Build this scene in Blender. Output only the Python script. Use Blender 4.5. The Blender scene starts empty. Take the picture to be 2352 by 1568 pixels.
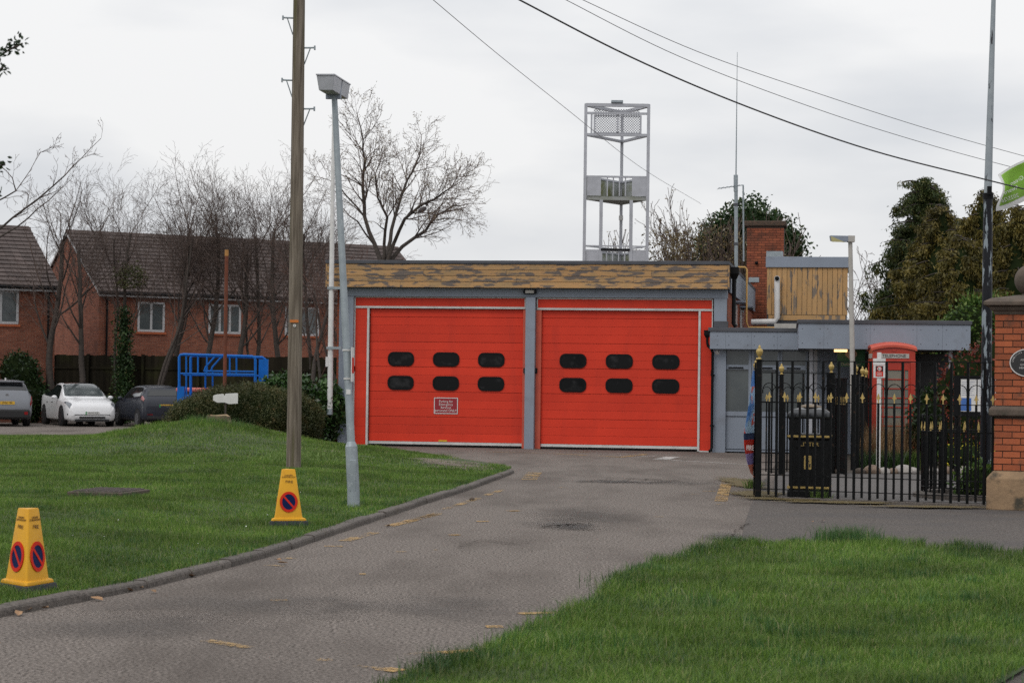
import bpy, bmesh, math, random
import numpy as np
from mathutils import Vector, Matrix, noise
random.seed(7); RNG = np.random.default_rng(7)
PI = math.pi
scene = bpy.context.scene
COL = scene.collection

# ------------------------------------------------------------------ camera
EYE = 1.52                                  # eye height over the tarmac
FPX = 4704.0                                # focal length in units of a 2352-wide frame (72 mm on full frame)
PITCH, ROLL = math.atan(96 / FPX), math.radians(0.75)
cam_d = bpy.data.cameras.new('camera')
cam_d.lens, cam_d.sensor_width = 72.0, 36.0
cam_d.clip_start, cam_d.clip_end = 0.1, 2000
cam_d.dof.use_dof = True; cam_d.dof.focus_distance = 30.0; cam_d.dof.aperture_fstop = 7.1
cam = bpy.data.objects.new('camera', cam_d); COL.objects.link(cam)
cam.matrix_world = Matrix.Translation((0, 0, EYE)) @ Matrix.Rotation(PI/2 + PITCH, 4, 'X') @ Matrix.Rotation(ROLL, 4, 'Z')
scene.camera = cam

# ------------------------------------------------------------------ overcast daylight
SUN_EL, SUN_AZ = math.radians(48), math.radians(215)      # azimuth clockwise from +Y (behind and left of the viewer)
world = bpy.data.worlds.new('World'); scene.world = world; world.use_nodes = True
wn, wl = world.node_tree.nodes, world.node_tree.links
wn.clear()
w_out = wn.new('ShaderNodeOutputWorld'); w_bg = wn.new('ShaderNodeBackground'); w_bg.inputs['Strength'].default_value = 0.1
sky = wn.new('ShaderNodeTexSky'); sky.sky_type = 'NISHITA'; sky.sun_disc = False
sky.sun_elevation, sky.sun_rotation = SUN_EL, SUN_AZ
sky.air_density, sky.dust_density = 1.0, 3.0
tc = wn.new('ShaderNodeTexCoord')
mp = wn.new('ShaderNodeMapping'); mp.inputs['Scale'].default_value = (1.0, 1.0, 3.6)
mp.inputs['Rotation'].default_value = (0.0, 0.22, 0.0)
cn = wn.new('ShaderNodeTexNoise'); cn.inputs['Scale'].default_value = 3.4; cn.inputs['Detail'].default_value = 6; cn.inputs['Roughness'].default_value = 0.45
cr = wn.new('ShaderNodeValToRGB')
cr.color_ramp.elements[0].position = 0.38; cr.color_ramp.elements[0].color = (0.69, 0.715, 0.755, 1)
cr.color_ramp.elements[1].position = 0.57; cr.color_ramp.elements[1].color = (0.95, 0.95, 0.95, 1)
wl.new(tc.outputs['Generated'], mp.inputs['Vector']); wl.new(mp.outputs['Vector'], cn.inputs['Vector']); wl.new(cn.outputs['Fac'], cr.inputs['Fac'])
# an overcast dome grows brighter towards the zenith
sx = wn.new('ShaderNodeSeparateXYZ'); wl.new(tc.outputs['Generated'], sx.inputs['Vector'])
mr = wn.new('ShaderNodeMapRange'); mr.inputs['From Min'].default_value = 0.0; mr.inputs['From Max'].default_value = 1.0
mr.inputs['To Min'].default_value = 9.3; mr.inputs['To Max'].default_value = 13.5
wl.new(sx.outputs['Z'], mr.inputs['Value'])
sc_ = wn.new('ShaderNodeVectorMath'); sc_.operation = 'SCALE'; wl.new(cr.outputs['Color'], sc_.inputs[0]); wl.new(mr.outputs['Result'], sc_.inputs['Scale'])
mx = wn.new('ShaderNodeMix'); mx.data_type = 'RGBA'; mx.inputs['Factor'].default_value = 0.94
wl.new(sky.outputs['Color'], mx.inputs['A']); wl.new(sc_.outputs['Vector'], mx.inputs['B'])
wl.new(mx.outputs['Result'], w_bg.inputs['Color']); wl.new(w_bg.outputs['Background'], w_out.inputs['Surface'])
sun_d = bpy.data.lights.new('sun', 'SUN'); sun_d.energy = 0.9; sun_d.angle = math.radians(24); sun_d.color = (1, 0.96, 0.9)
sun = bpy.data.objects.new('sun', sun_d); COL.objects.link(sun)
_sd = Vector((math.sin(SUN_AZ)*math.cos(SUN_EL), math.cos(SUN_AZ)*math.cos(SUN_EL), math.sin(SUN_EL)))
sun.rotation_euler = _sd.to_track_quat('Z', 'Y').to_euler()
scene.view_settings.view_transform = 'Standard'; scene.view_settings.look = 'None'
scene.view_settings.exposure = 0.0; scene.view_settings.gamma = 1.0; scene.view_settings.use_curve_mapping = False
scene.cycles.max_bounces = 6; scene.cycles.transparent_max_bounces = 12
scene.cycles.use_denoising = False

# ------------------------------------------------------------------ surveying: sight lines from the eye to real places
_fw = Vector((0, math.cos(PITCH), math.sin(PITCH))); _u0 = Vector((0, -math.sin(PITCH), math.cos(PITCH))); _r0 = Vector((1, 0, 0))
_rt = math.cos(ROLL)*_r0 + math.sin(ROLL)*_u0; _up = -math.sin(ROLL)*_r0 + math.cos(ROLL)*_u0
EYEP = Vector((0, 0, EYE))
def ray(u, v): return _fw + (u-1176)/FPX*_rt + (784-v)/FPX*_up
def at(u, v, d): r = ray(u, v); return EYEP + r*(d/r.y)          # point on that sight line, d metres away
def on(u, v, z=0.0): r = ray(u, v); return EYEP + r*((z-EYE)/r.z) # where it meets height z

# ------------------------------------------------------------------ materials
def _n(nt, t, **kw):
    n = nt.nodes.new(t)
    for k, v in kw.items(): setattr(n, k, v)
    return n
def M(name, c1, c2=None, sc=6.0, rough=0.7, bump=0.0, bsc=None, met=0.0, spec=0.5, rnd=0.0, isl=0.0, st=(1, 1, 1), lo=0.35, hi=0.65,
      coat=0.0, c3=None, sc3=1.0, t3=(0.5, 0.6), st3=(1, 1, 1), co='pos', emit=None, trans=0.0, detail=5, brk=False):
    m = bpy.data.materials.new(name); m.use_nodes = True; nt = m.node_tree; L = nt.links
    b = nt.nodes['Principled BSDF']; b.inputs['Roughness'].default_value = rough; b.inputs['Metallic'].default_value = met
    b.inputs['Specular IOR Level'].default_value = spec
    if coat: b.inputs['Coat Weight'].default_value = coat; b.inputs['Coat Roughness'].default_value = 0.08
    if trans: b.inputs['Transmission Weight'].default_value = trans
    if emit: b.inputs['Emission Color'].default_value = (*emit[0], 1); b.inputs['Emission Strength'].default_value = emit[1]
    b.inputs['Base Color'].default_value = (*c1, 1)
    if c2 is None: c2 = tuple(x*0.86 for x in c1)
    g = _n(nt, 'ShaderNodeNewGeometry')
    if co == 'pos': vec = g.outputs['Position']
    else: vec = _n(nt, 'ShaderNodeTexCoord').outputs['Object']
    if brk:       # every board weathers by itself: the pattern breaks at the joints
        oi = _n(nt, 'ShaderNodeObjectInfo'); s1 = _n(nt, 'ShaderNodeMath', operation='MULTIPLY'); s1.inputs[1].default_value = 53.0; ad = _n(nt, 'ShaderNodeVectorMath', operation='ADD')
        L.new(oi.outputs['Random'], s1.inputs[0]); L.new(vec, ad.inputs[0]); L.new(s1.outputs[0], ad.inputs[1]); vec = ad.outputs['Vector']
    def nz(scale, stretch, det):
        mpn = _n(nt, 'ShaderNodeMapping'); mpn.inputs['Scale'].default_value = stretch; L.new(vec, mpn.inputs['Vector'])
        n = _n(nt, 'ShaderNodeTexNoise'); n.inputs['Scale'].default_value = scale; n.inputs['Detail'].default_value = det; n.inputs['Roughness'].default_value = 0.6
        L.new(mpn.outputs['Vector'], n.inputs['Vector']); return n.outputs['Fac']
    r = _n(nt, 'ShaderNodeValToRGB'); e = r.color_ramp.elements
    e[0].position, e[0].color = lo, (*c1, 1); e[1].position, e[1].color = hi, (*c2, 1)
    L.new(nz(sc, st, detail), r.inputs['Fac']); out = r.outputs['Color']
    if c3 is not None:
        mrn = _n(nt, 'ShaderNodeMapRange'); mrn.inputs['From Min'].default_value, mrn.inputs['From Max'].default_value = t3
        L.new(nz(sc3, st3, 8), mrn.inputs['Value'])
        mi = _n(nt, 'ShaderNodeMix', data_type='RGBA'); L.new(mrn.outputs['Result'], mi.inputs['Factor']); L.new(out, mi.inputs['A']); mi.inputs['B'].default_value = (*c3, 1)
        out = mi.outputs['Result']
    for amt, src in ((rnd, 'o'), (isl, 'i')):
        if amt:
            if src == 'o': rv = _n(nt, 'ShaderNodeObjectInfo').outputs['Random']
            else: rv = g.outputs['Random Per Island']
            mrn = _n(nt, 'ShaderNodeMapRange'); mrn.inputs['To Min'].default_value = 1-amt; mrn.inputs['To Max'].default_value = 1+amt
            L.new(rv, mrn.inputs['Value'])
            s = _n(nt, 'ShaderNodeVectorMath', operation='SCALE'); L.new(out, s.inputs[0]); L.new(mrn.outputs['Result'], s.inputs['Scale']); out = s.outputs['Vector']
    L.new(out, b.inputs['Base Color'])
    if bump:
        bn = _n(nt, 'ShaderNodeBump'); bn.inputs['Strength'].default_value = bump; bn.inputs['Distance'].default_value = 0.02
        L.new(nz(bsc or sc*4, st, 6), bn.inputs['Height']); L.new(bn.outputs['Normal'], b.inputs['Normal'])
    return m
def ramp_island(m, stops, clump=0.0):
    """replace the base colour by a colour ramp over each leaf's own random value"""
    nt = m.node_tree; b = nt.nodes['Principled BSDF']; g = _n(nt, 'ShaderNodeNewGeometry'); r = _n(nt, 'ShaderNodeValToRGB')
    el = r.color_ramp.elements
    while len(el) < len(stops): el.new(0.5)
    for e, (p, c) in zip(el, stops): e.position = p; e.color = (*c, 1)
    if clump:      # sprays of one bough share their colour
        cn_ = _n(nt, 'ShaderNodeTexNoise'); cn_.inputs['Scale'].default_value = clump; cn_.inputs['Detail'].default_value = 2; nt.links.new(g.outputs['Position'], cn_.inputs['Vector'])
        m1 = _n(nt, 'ShaderNodeMapRange'); m1.inputs['From Min'].default_value = .3; m1.inputs['From Max'].default_value = .7; m1.inputs['To Max'].default_value = .7; nt.links.new(cn_.outputs['Fac'], m1.inputs['Value'])
        m2 = _n(nt, 'ShaderNodeMath', operation='MULTIPLY_ADD'); m2.inputs[1].default_value = .3; nt.links.new(g.outputs['Random Per Island'], m2.inputs[0]); nt.links.new(m1.outputs[0], m2.inputs[2]); nt.links.new(m2.outputs[0], r.inputs['Fac'])
    else: nt.links.new(g.outputs['Random Per Island'], r.inputs['Fac'])
    tex = _n(nt, 'ShaderNodeTexNoise'); tex.inputs['Scale'].default_value = 0.8; tex.inputs['Detail'].default_value = 3; nt.links.new(g.outputs['Position'], tex.inputs['Vector'])
    mrn = _n(nt, 'ShaderNodeMapRange'); mrn.inputs['From Min'].default_value = .3; mrn.inputs['From Max'].default_value = .7; mrn.inputs['To Min'].default_value = 0.60; mrn.inputs['To Max'].default_value = 1.35
    nt.links.new(tex.outputs['Fac'], mrn.inputs['Value'])
    s = _n(nt, 'ShaderNodeVectorMath', operation='SCALE'); nt.links.new(r.outputs['Color'], s.inputs[0]); nt.links.new(mrn.outputs['Result'], s.inputs['Scale'])
    nt.links.new(s.outputs['Vector'], b.inputs['Base Color']); return m
def leafmat(name, stops, rough=0.55, spec=0.3, thin=0.25, clump=0.0):
    m = ramp_island(M(name, (0.05, 0.1, 0.03), rough=rough, spec=spec), stops, clump)
    nt = m.node_tree; b = nt.nodes['Principled BSDF']; out = nt.nodes['Material Output']
    if thin:
        tr = _n(nt, 'ShaderNodeBsdfTranslucent'); mxs = _n(nt, 'ShaderNodeMixShader'); mxs.inputs[0].default_value = thin
        src = b.inputs['Base Color'].links[0].from_socket
        nt.links.new(src, tr.inputs['Color']); nt.links.new(b.outputs[0], mxs.inputs[1]); nt.links.new(tr.outputs[0], mxs.inputs[2]); nt.links.new(mxs.outputs[0], out.inputs['Surface'])
    return m
def brickmat(name, c1, c2, mortar, bw=0.225, bh=0.075, noise_c=0.45):
    m = bpy.data.materials.new(name); m.use_nodes = True; nt = m.node_tree; L = nt.links; b = nt.nodes['Principled BSDF']; b.inputs['Roughness'].default_value = 0.85
    b.inputs['Specular IOR Level'].default_value = 0.25
    t = _n(nt, 'ShaderNodeTexCoord'); s = _n(nt, 'ShaderNodeSeparateXYZ'); L.new(t.outputs['Object'], s.inputs[0])
    ad = _n(nt, 'ShaderNodeMath', operation='ADD'); L.new(s.outputs['X'], ad.inputs[0]); L.new(s.outputs['Y'], ad.inputs[1])
    cb = _n(nt, 'ShaderNodeCombineXYZ'); L.new(ad.outputs[0], cb.inputs['X']); L.new(s.outputs['Z'], cb.inputs['Y'])
    br = _n(nt, 'ShaderNodeTexBrick'); br.inputs['Scale'].default_value = 1.0; br.inputs['Brick Width'].default_value = bw; br.inputs['Row Height'].default_value = bh
    br.inputs['Mortar Size'].default_value = 0.005; br.inputs['Color1'].default_value = (*c1, 1); br.inputs['Color2'].default_value = (*c2, 1); br.inputs['Mortar'].default_value = (*mortar, 1)
    br.inputs['Bias'].default_value = 0.0
    L.new(cb.outputs[0], br.inputs['Vector'])
    nz = _n(nt, 'ShaderNodeTexNoise'); nz.inputs['Scale'].default_value = 1.6; nz.inputs['Detail'].default_value = 6; L.new(t.outputs['Object'], nz.inputs['Vector'])
    mrn = _n(nt, 'ShaderNodeMapRange'); mrn.inputs['To Min'].default_value = 1-noise_c; mrn.inputs['To Max'].default_value = 1+noise_c; L.new(nz.outputs['Fac'], mrn.inputs['Value'])
    sc = _n(nt, 'ShaderNodeVectorMath', operation='SCALE'); L.new(br.outputs['Color'], sc.inputs[0]); L.new(mrn.outputs[0], sc.inputs['Scale']); L.new(sc.outputs[0], b.inputs['Base Color'])
    bp = _n(nt, 'ShaderNodeBump'); bp.inputs['Strength'].default_value = 0.5; bp.inputs['Distance'].default_value = 0.01; bp.invert = True
    L.new(br.outputs['Fac'], bp.inputs['Height']); L.new(bp.outputs[0], b.inputs['Normal']); return m
def wornpaint(name, col, keep=0.5, sc=30, big=1.2, st=(1, 1, 1)):
    """paint worn through to whatever is under it: transparent where it has gone"""
    m = bpy.data.materials.new(name); m.use_nodes = True; nt = m.node_tree; L = nt.links; b = nt.nodes['Principled BSDF']; b.inputs['Roughness'].default_value = 0.8
    b.inputs['Base Color'].default_value = (*col, 1); out = nt.nodes['Material Output']
    g = _n(nt, 'ShaderNodeNewGeometry')
    mpn = _n(nt, 'ShaderNodeMapping'); mpn.inputs['Scale'].default_value = st; L.new(g.outputs['Position'], mpn.inputs['Vector'])
    n1 = _n(nt, 'ShaderNodeTexNoise'); n1.inputs['Scale'].default_value = sc; n1.inputs['Detail'].default_value = 4; L.new(mpn.outputs[0], n1.inputs['Vector'])
    n2 = _n(nt, 'ShaderNodeTexNoise'); n2.inputs['Scale'].default_value = big; n2.inputs['Detail'].default_value = 4; L.new(mpn.outputs[0], n2.inputs['Vector'])
    a = _n(nt, 'ShaderNodeMath', operation='ADD'); L.new(n1.outputs['Fac'], a.inputs[0]); L.new(n2.outputs['Fac'], a.inputs[1])
    mrn = _n(nt, 'ShaderNodeMapRange'); mrn.inputs['From Min'].default_value = 1.5-keep-0.15; mrn.inputs['From Max'].default_value = 1.5-keep+0.15; L.new(a.outputs[0], mrn.inputs['Value'])
    tr = _n(nt, 'ShaderNodeBsdfTransparent'); ms = _n(nt, 'ShaderNodeMixShader'); L.new(mrn.outputs[0], ms.inputs[0]); L.new(tr.outputs[0], ms.inputs[1]); L.new(b.outputs[0], ms.inputs[2]); L.new(ms.outputs[0], out.inputs['Surface'])
    return m

# ------------------------------------------------------------------ mesh building
class MB:
    def __init__(s): s.v = []; s.f = []
    def add(s, vs, fs):
        o = len(s.v); s.v += [tuple(x) for x in vs]; s.f += [tuple(i+o for i in f) for f in fs]; return s
    def box(s, x0, x1, y0, y1, z0, z1):
        return s.add([(x0,y0,z0),(x1,y0,z0),(x1,y1,z0),(x0,y1,z0),(x0,y0,z1),(x1,y0,z1),(x1,y1,z1),(x0,y1,z1)],
                     [(3,2,1,0),(4,5,6,7),(0,1,5,4),(1,2,6,5),(2,3,7,6),(3,0,4,7)])
    def tube(s, p0, p1, r0, r1=None, n=8, cap=True):
        p0, p1 = Vector(p0), Vector(p1); r1 = r0 if r1 is None else r1
        d = (p1-p0).normalized(); a = Vector((0,0,1)) if abs(d.z) < 0.9 else Vector((1,0,0)); x = d.cross(a).normalized(); y = d.cross(x)
        vs = []
        for p, r in ((p0, r0), (p1, r1)):
            for i in range(n): t = 2*PI*(i+0.5)/n; vs.append(p + x*(r*math.cos(t)) + y*(r*math.sin(t)))
        fs = [(i, i+n, (i+1) % n+n, (i+1) % n) for i in range(n)]
        if cap: fs += [tuple(range(n)), tuple(range(2*n-1, n-1, -1))]
        return s.add(vs, fs)
    def path(s, pts, r, n=6):
        pts = [Vector(p) for p in pts]; rs = r if isinstance(r, (list, tuple)) else [r]*len(pts); vs = []; fs = []
        x = None
        for i, p in enumerate(pts):
            d = (pts[min(i+1, len(pts)-1)] - pts[max(i-1, 0)]).normalized()
            if x is None: a = Vector((0,0,1)) if abs(d.z) < 0.9 else Vector((1,0,0)); x = d.cross(a).normalized()
            x = (x - d*x.dot(d)).normalized(); y = d.cross(x)
            for k in range(n): t = 2*PI*k/n; vs.append(p + x*(rs[i]*math.cos(t)) + y*(rs[i]*math.sin(t)))
        for i in range(len(pts)-1):
            for k in range(n): fs.append((i*n+k, (i+1)*n+k, (i+1)*n+(k+1) % n, i*n+(k+1) % n))
        fs += [tuple(range(n)), tuple(range(len(pts)*n-1, (len(pts)-1)*n-1, -1))]
        return s.add(vs, fs)
    def lathe(s, prof, n=16, c=(0, 0, 0), sq=False):
        """profile of (radius, height) about z; sq makes it square in plan"""
        vs = []; fs = []
        if sq: n = 4
        for r, z in prof:
            for k in range(n): t = 2*PI*k/n + (PI/4 if sq else 0); q = r*(math.sqrt(2) if sq else 1); vs.append((c[0]+q*math.cos(t), c[1]+q*math.sin(t), c[2]+z))
        for i in range(len(prof)-1):
            for k in range(n): fs.append((i*n+k, i*n+(k+1) % n, (i+1)*n+(k+1) % n, (i+1)*n+k))
        fs += [tuple(range(n-1, -1, -1)), tuple(range((len(prof)-1)*n, len(prof)*n))]
        return s.add(vs, fs)
    def prism(s, poly, y0, y1):
        """polygon in (x, z), extruded along y"""
        n = len(poly)
        return s.add([(x, y0, z) for x, z in poly]+[(x, y1, z) for x, z in poly],
                     [tuple(range(n)), tuple(range(2*n-1, n-1, -1))]+[(i, i+n, (i+1) % n+n, (i+1) % n) for i in range(n)])
    def extr(s, poly, z0, z1):
        n = len(poly)
        return s.add([(x, y, z0) for x, y in poly]+[(x, y, z1) for x, y in poly],
                     [tuple(range(n-1, -1, -1)), tuple(range(n, 2*n))]+[(i, (i+1) % n, (i+1) % n+n, i+n) for i in range(n)])
    def ball(s, c, r, n=14, m=9, sc=(1, 1, 1)):
        vs = [(c[0], c[1], c[2]-r*sc[2])]; fs = []
        for i in range(1, m):
            a = -PI/2+PI*i/m
            for k in range(n): t = 2*PI*k/n; vs.append((c[0]+r*sc[0]*math.cos(a)*math.cos(t), c[1]+r*sc[1]*math.cos(a)*math.sin(t), c[2]+r*sc[2]*math.sin(a)))
        vs.append((c[0], c[1], c[2]+r*sc[2]))
        for k in range(n): fs.append((0, 1+(k+1) % n, 1+k))
        for i in range(m-2):
            for k in range(n): fs.append((1+i*n+k, 1+i*n+(k+1) % n, 1+(i+1)*n+(k+1) % n, 1+(i+1)*n+k))
        for k in range(n): fs.append((1+(m-2)*n+k, 1+(m-2)*n+(k+1) % n, len(vs)-1))
        return s.add(vs, fs)
    def mesh(s, name, smooth=False, fix=True):
        me = bpy.data.meshes.new(name); me.from_pydata(s.v, [], s.f)
        if fix:
            bm = bmesh.new(); bm.from_mesh(me); bmesh.ops.recalc_face_normals(bm, faces=bm.faces); bm.to_mesh(me); bm.free()
        if smooth:
            me.polygons.foreach_set('use_smooth', [True]*len(me.polygons)); me.set_sharp_from_angle(angle=math.radians(40))
        return me
    def build(s, name, mat, parent=None, smooth=False, bevel=0.0, **kw):
        return obj(name, s.mesh(name, smooth), mat, parent, bevel=bevel, **kw)
def obj(name, me, mat, parent=None, loc=None, rot=None, bevel=0.0, label=None):
    o = bpy.data.objects.new(name, me); COL.objects.link(o)
    if mat is not None and not me.materials: me.materials.append(mat)
    if parent is not None: o.parent = parent
    if loc is not None: o.location = loc
    if rot is not None: o.rotation_euler = rot
    if bevel:
        b = o.modifiers.new('edge', 'BEVEL'); b.width = bevel; b.segments = 2; b.limit_method = 'ANGLE'
    if label: o['label'] = label
    return o
def tag(o, label, cat, group=None):
    o['label'] = label; o['category'] = cat
    if group: o['group'] = group
    return o
def thing(name, label, cat, loc=(0, 0, 0), rz=0.0, group=None, rot=None):
    o = bpy.data.objects.new(name, None); COL.objects.link(o); o.empty_display_size = 0.1
    o.location = loc; o.rotation_euler = rot if rot else (0, 0, rz)
    return tag(o, label, cat, group)
def struct(o, kind='structure'): o['kind'] = kind; return o
def np_mesh(name, V, Fc):
    """big mesh from numpy; Fc is a list of (n,k) int arrays"""
    me = bpy.data.meshes.new(name); V = np.asarray(V, np.float32); me.vertices.add(len(V)); me.vertices.foreach_set('co', V.ravel())
    Fc = [np.asarray(f, np.int32) for f in Fc if len(f)]
    tot = np.concatenate([np.full(len(f), f.shape[1], np.int32) for f in Fc]); lv = np.concatenate([f.ravel() for f in Fc])
    me.loops.add(len(lv)); me.loops.foreach_set('vertex_index', lv); me.polygons.add(len(tot))
    st = np.zeros(len(tot), np.int32); st[1:] = np.cumsum(tot)[:-1]; me.polygons.foreach_set('loop_start', st); me.polygons.foreach_set('loop_total', tot)
    me.update(calc_edges=True); return me
def copies(root, loc, rz, label, group=None):
    r = root.copy(); COL.objects.link(r); r.location = loc; r.rotation_euler = (0, 0, rz); r['label'] = label
    if group: r['group'] = group
    for ch in list(root.children):
        c = ch.copy(); COL.objects.link(c); c.parent = r
        for g in ch.children: d = g.copy(); COL.objects.link(d); d.parent = c
    return r
_tc = {}
def text_mesh(txt, size, depth=0.002, mirror=False, wide=1.0):
    cu = bpy.data.curves.new('lettering', 'FONT'); cu.body = txt; cu.size = size; cu.align_x = 'CENTER'; cu.align_y = 'CENTER'; cu.extrude = depth; cu.resolution_u = 3
    cu.space_line = 0.9
    o = bpy.data.objects.new('lettering', cu); me = bpy.data.meshes.new_from_object(o); bpy.data.objects.remove(o); bpy.data.curves.remove(cu)
    # stand it up: text plane xy -> xz, facing -y
    n = len(me.vertices); co = np.empty(n*3, np.float32); me.vertices.foreach_get('co', co); co = co.reshape(-1, 3)
    out = np.stack([co[:, 0]*wide*(-1 if mirror else 1), -co[:, 2], co[:, 1]], 1); me.vertices.foreach_set('co', out.ravel().astype(np.float32))
    me.materials.clear(); me.update(); return me
def text(name, txt, size, mat, parent, loc, depth=0.002, rot=None, mirror=False, wide=1.0):
    return obj(name, text_mesh(txt, size, depth, mirror, wide), mat, parent, loc=loc, rot=rot)
def sstep(a, b, x): t = min(1, max(0, (x-a)/(b-a))); return t*t*(3-2*t)

# ------------------------------------------------------------------ palette
m_tarmac = M('tarmac', (0.050, 0.042, 0.036), (0.285, 0.246, 0.220), sc=46, rough=0.92, bump=1.0, bsc=45, spec=0.2, lo=.37, hi=.61, c3=(0.080, 0.066, 0.057), sc3=0.8, t3=(0.46, 0.78), st3=(1, .3, 1), detail=6)
m_pave = M('footway_tarmac', (0.042, 0.036, 0.032), (0.145, 0.126, 0.114), sc=40, rough=0.88, bump=0.5, bsc=60, spec=0.3, c3=(0.075, 0.068, 0.066), sc3=0.8, t3=(0.5, 0.68), st3=(.6, 1, 1))
m_soil = M('lawn_soil', (0.034, 0.062, 0.016), (0.055, 0.075, 0.024), sc=9, rough=0.95, c3=(0.085, 0.075, 0.04), sc3=1.7, t3=(.58, .75))
m_kerb = M('kerb_concrete', (0.07, 0.060, 0.053), (0.15, 0.13, 0.115), sc=30, rough=0.9, bump=0.6, bsc=60, rnd=0.12, c3=(0.10, 0.085, 0.07), sc3=5, t3=(.55, .7))
m_red = M('door_red', (0.65, 0.045, 0.020), (0.58, 0.039, 0.018), sc=1.3, rough=0.5, spec=0.22, rnd=0.07, c3=(0.47, 0.036, 0.02), sc3=2.2, t3=(.52, .9), st3=(1.6, 1, .3))
m_redf = M('door_faded_red', (0.55, 0.10, 0.055), (0.47, 0.08, 0.05), sc=3, rough=0.7)
m_alu = M('white_trim', (0.62, 0.61, 0.60), (0.5, 0.49, 0.48), sc=5, rough=0.5, c3=(0.3, 0.28, 0.26), sc3=7, t3=(.6, .75))
m_gbl = M('blue_grey_paint', (0.235, 0.268, 0.325), (0.215, 0.247, 0.30), sc=2.5, rough=0.5, spec=0.4, c3=(0.19, 0.21, 0.25), sc3=3, t3=(.56, .75))
m_gbd = M('dark_grey_felt', (0.075, 0.078, 0.092), (0.055, 0.057, 0.066), sc=3, rough=0.75)
m_black = M('black_paint', (0.004, 0.0045, 0.005), (0.007, 0.0075, 0.008), sc=14, rough=0.55, spec=0.10, c3=(0.05, 0.03, 0.02), sc3=7, t3=(.62, .75))
m_bplas = M('black_plastic', (0.006, 0.006, 0.007), rough=0.5, spec=.15)
m_gold = M('gold_paint', (0.50, 0.36, 0.115), (0.36, 0.25, 0.075), sc=22, rough=0.5, met=0.1)
m_dglass = M('dark_glass', (0.003, 0.0035, 0.004), (0.04, 0.04, 0.042), sc=3.2, rough=0.1, spec=0.16, lo=.52, hi=.8)  # paler noise patches are faint reflections painted into the pane colour
m_wglass = M('window_glass', (0.06, 0.072, 0.078), (0.085, 0.098, 0.10), sc=2, rough=0.12, spec=0.6)
m_ochre = M('peeling_ochre_paint', (0.47, 0.262, 0.108), (0.35, 0.225, 0.11), sc=3, rough=0.8, rnd=0.10,
            c3=(0.13, 0.105, 0.092), sc3=3.4, t3=(0.50, 0.56), st3=(0.8, 0.8, 3.2), bump=.2, bsc=20, brk=True)
m_ochrev = M('peeling_ochre_boards', (0.47, 0.272, 0.112), (0.39, 0.24, 0.108), sc=3, rough=0.8, rnd=0.08,
             c3=(0.17, 0.135, 0.105), sc3=4.0, t3=(0.55, 0.59), st3=(2.2, 2.2, 0.5), brk=True)
m_brick_s = brickmat('station_brick', (0.30, 0.075, 0.035), (0.22, 0.055, 0.028), (0.12, 0.09, 0.075))
m_brick_h = brickmat('house_brick', (0.245, 0.083, 0.048), (0.16, 0.052, 0.032), (0.20, 0.15, 0.12))
m_gal = M('galvanised_steel', (0.30, 0.34, 0.365), (0.24, 0.275, 0.30), sc=7, rough=0.5, met=0.25, c3=(0.38, 0.42, 0.44), sc3=20, t3=(.55, .7))
m_lgrey = M('light_grey_steel', (0.42, 0.43, 0.47), (0.35, 0.36, 0.39), sc=4, rough=0.5)
m_white = M('white_paint', (0.68, 0.67, 0.66), (0.58, 0.57, 0.56), sc=8, rough=0.5)
m_cream = M('cream_paint', (0.42, 0.40, 0.37), (0.36, 0.345, 0.32), sc=8, rough=0.6)
m_pole = M('weathered_pole_wood', (0.085, 0.066, 0.048), (0.215, 0.18, 0.142), sc=26, rough=0.9, bump=0.6, bsc=30, st=(1, 1, 0.05), c3=(0.085, 0.076, 0.032), sc3=3.2, t3=(0.52, 0.66), st3=(2, 2, 0.10))
m_bark = M('bark', (0.066, 0.053, 0.045), (0.042, 0.034, 0.029), sc=10, rough=0.95, bump=0.5)
m_twig = M('twigs', (0.12, 0.085, 0.070), (0.085, 0.062, 0.054), sc=1.5, rough=0.9, isl=0.25)
m_twigr = M('red_brown_twigs', (0.11, 0.056, 0.040), (0.075, 0.042, 0.034), sc=1.5, rough=0.9, isl=0.25)
m_yel = M('yellow_plastic', (0.70, 0.36, 0.022), (0.65, 0.32, 0.020), sc=6, rough=0.5, spec=.25, c3=(0.45, 0.21, 0.03), sc3=9, t3=(.6, .75))
m_rub = M('grey_rubber', (0.035, 0.036, 0.04), (0.05, 0.052, 0.056), sc=12, rough=0.8)
m_sred = M('sign_red', (0.62, 0.028, 0.012), rough=0.5, spec=.15); m_sblue = M('sign_blue', (0.002, 0.012, 0.075), rough=0.5, spec=.15)
m_ink = M('ink', (0.16, 0.085, 0.02), rough=0.7); m_inkd = M('dark_ink', (0.02, 0.02, 0.022), rough=0.6)
m_stone = M('sandstone', (0.31, 0.205, 0.118), (0.24, 0.16, 0.095), sc=5, rough=0.92, bump=0.5, c3=(0.055, 0.048, 0.034), sc3=4.5, t3=(.52, .66))
m_stoned = M('weathered_stone', (0.115, 0.088, 0.068), (0.08, 0.062, 0.05), sc=7, rough=0.92, bump=0.4, c3=(0.05, 0.045, 0.032), sc3=5, t3=(.55, .68))
m_mortar = M('mortar', (0.085, 0.06, 0.046), (0.055, 0.04, 0.032), sc=20, rough=0.95)
m_brick_p = M('pillar_brick', (0.35, 0.092, 0.034), (0.29, 0.075, 0.030), sc=9, rough=0.85, rnd=0.22, bump=.3, bsc=50, c3=(0.15, 0.062, 0.035), sc3=3.2, t3=(.58, .70))
m_brick_c = M('chimney_brick', (0.26, 0.072, 0.032), (0.19, 0.050, 0.025), sc=5, rough=0.9, rnd=0.25, c3=(0.13, 0.045, 0.025), sc3=2.0, t3=(.52, .68))
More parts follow.
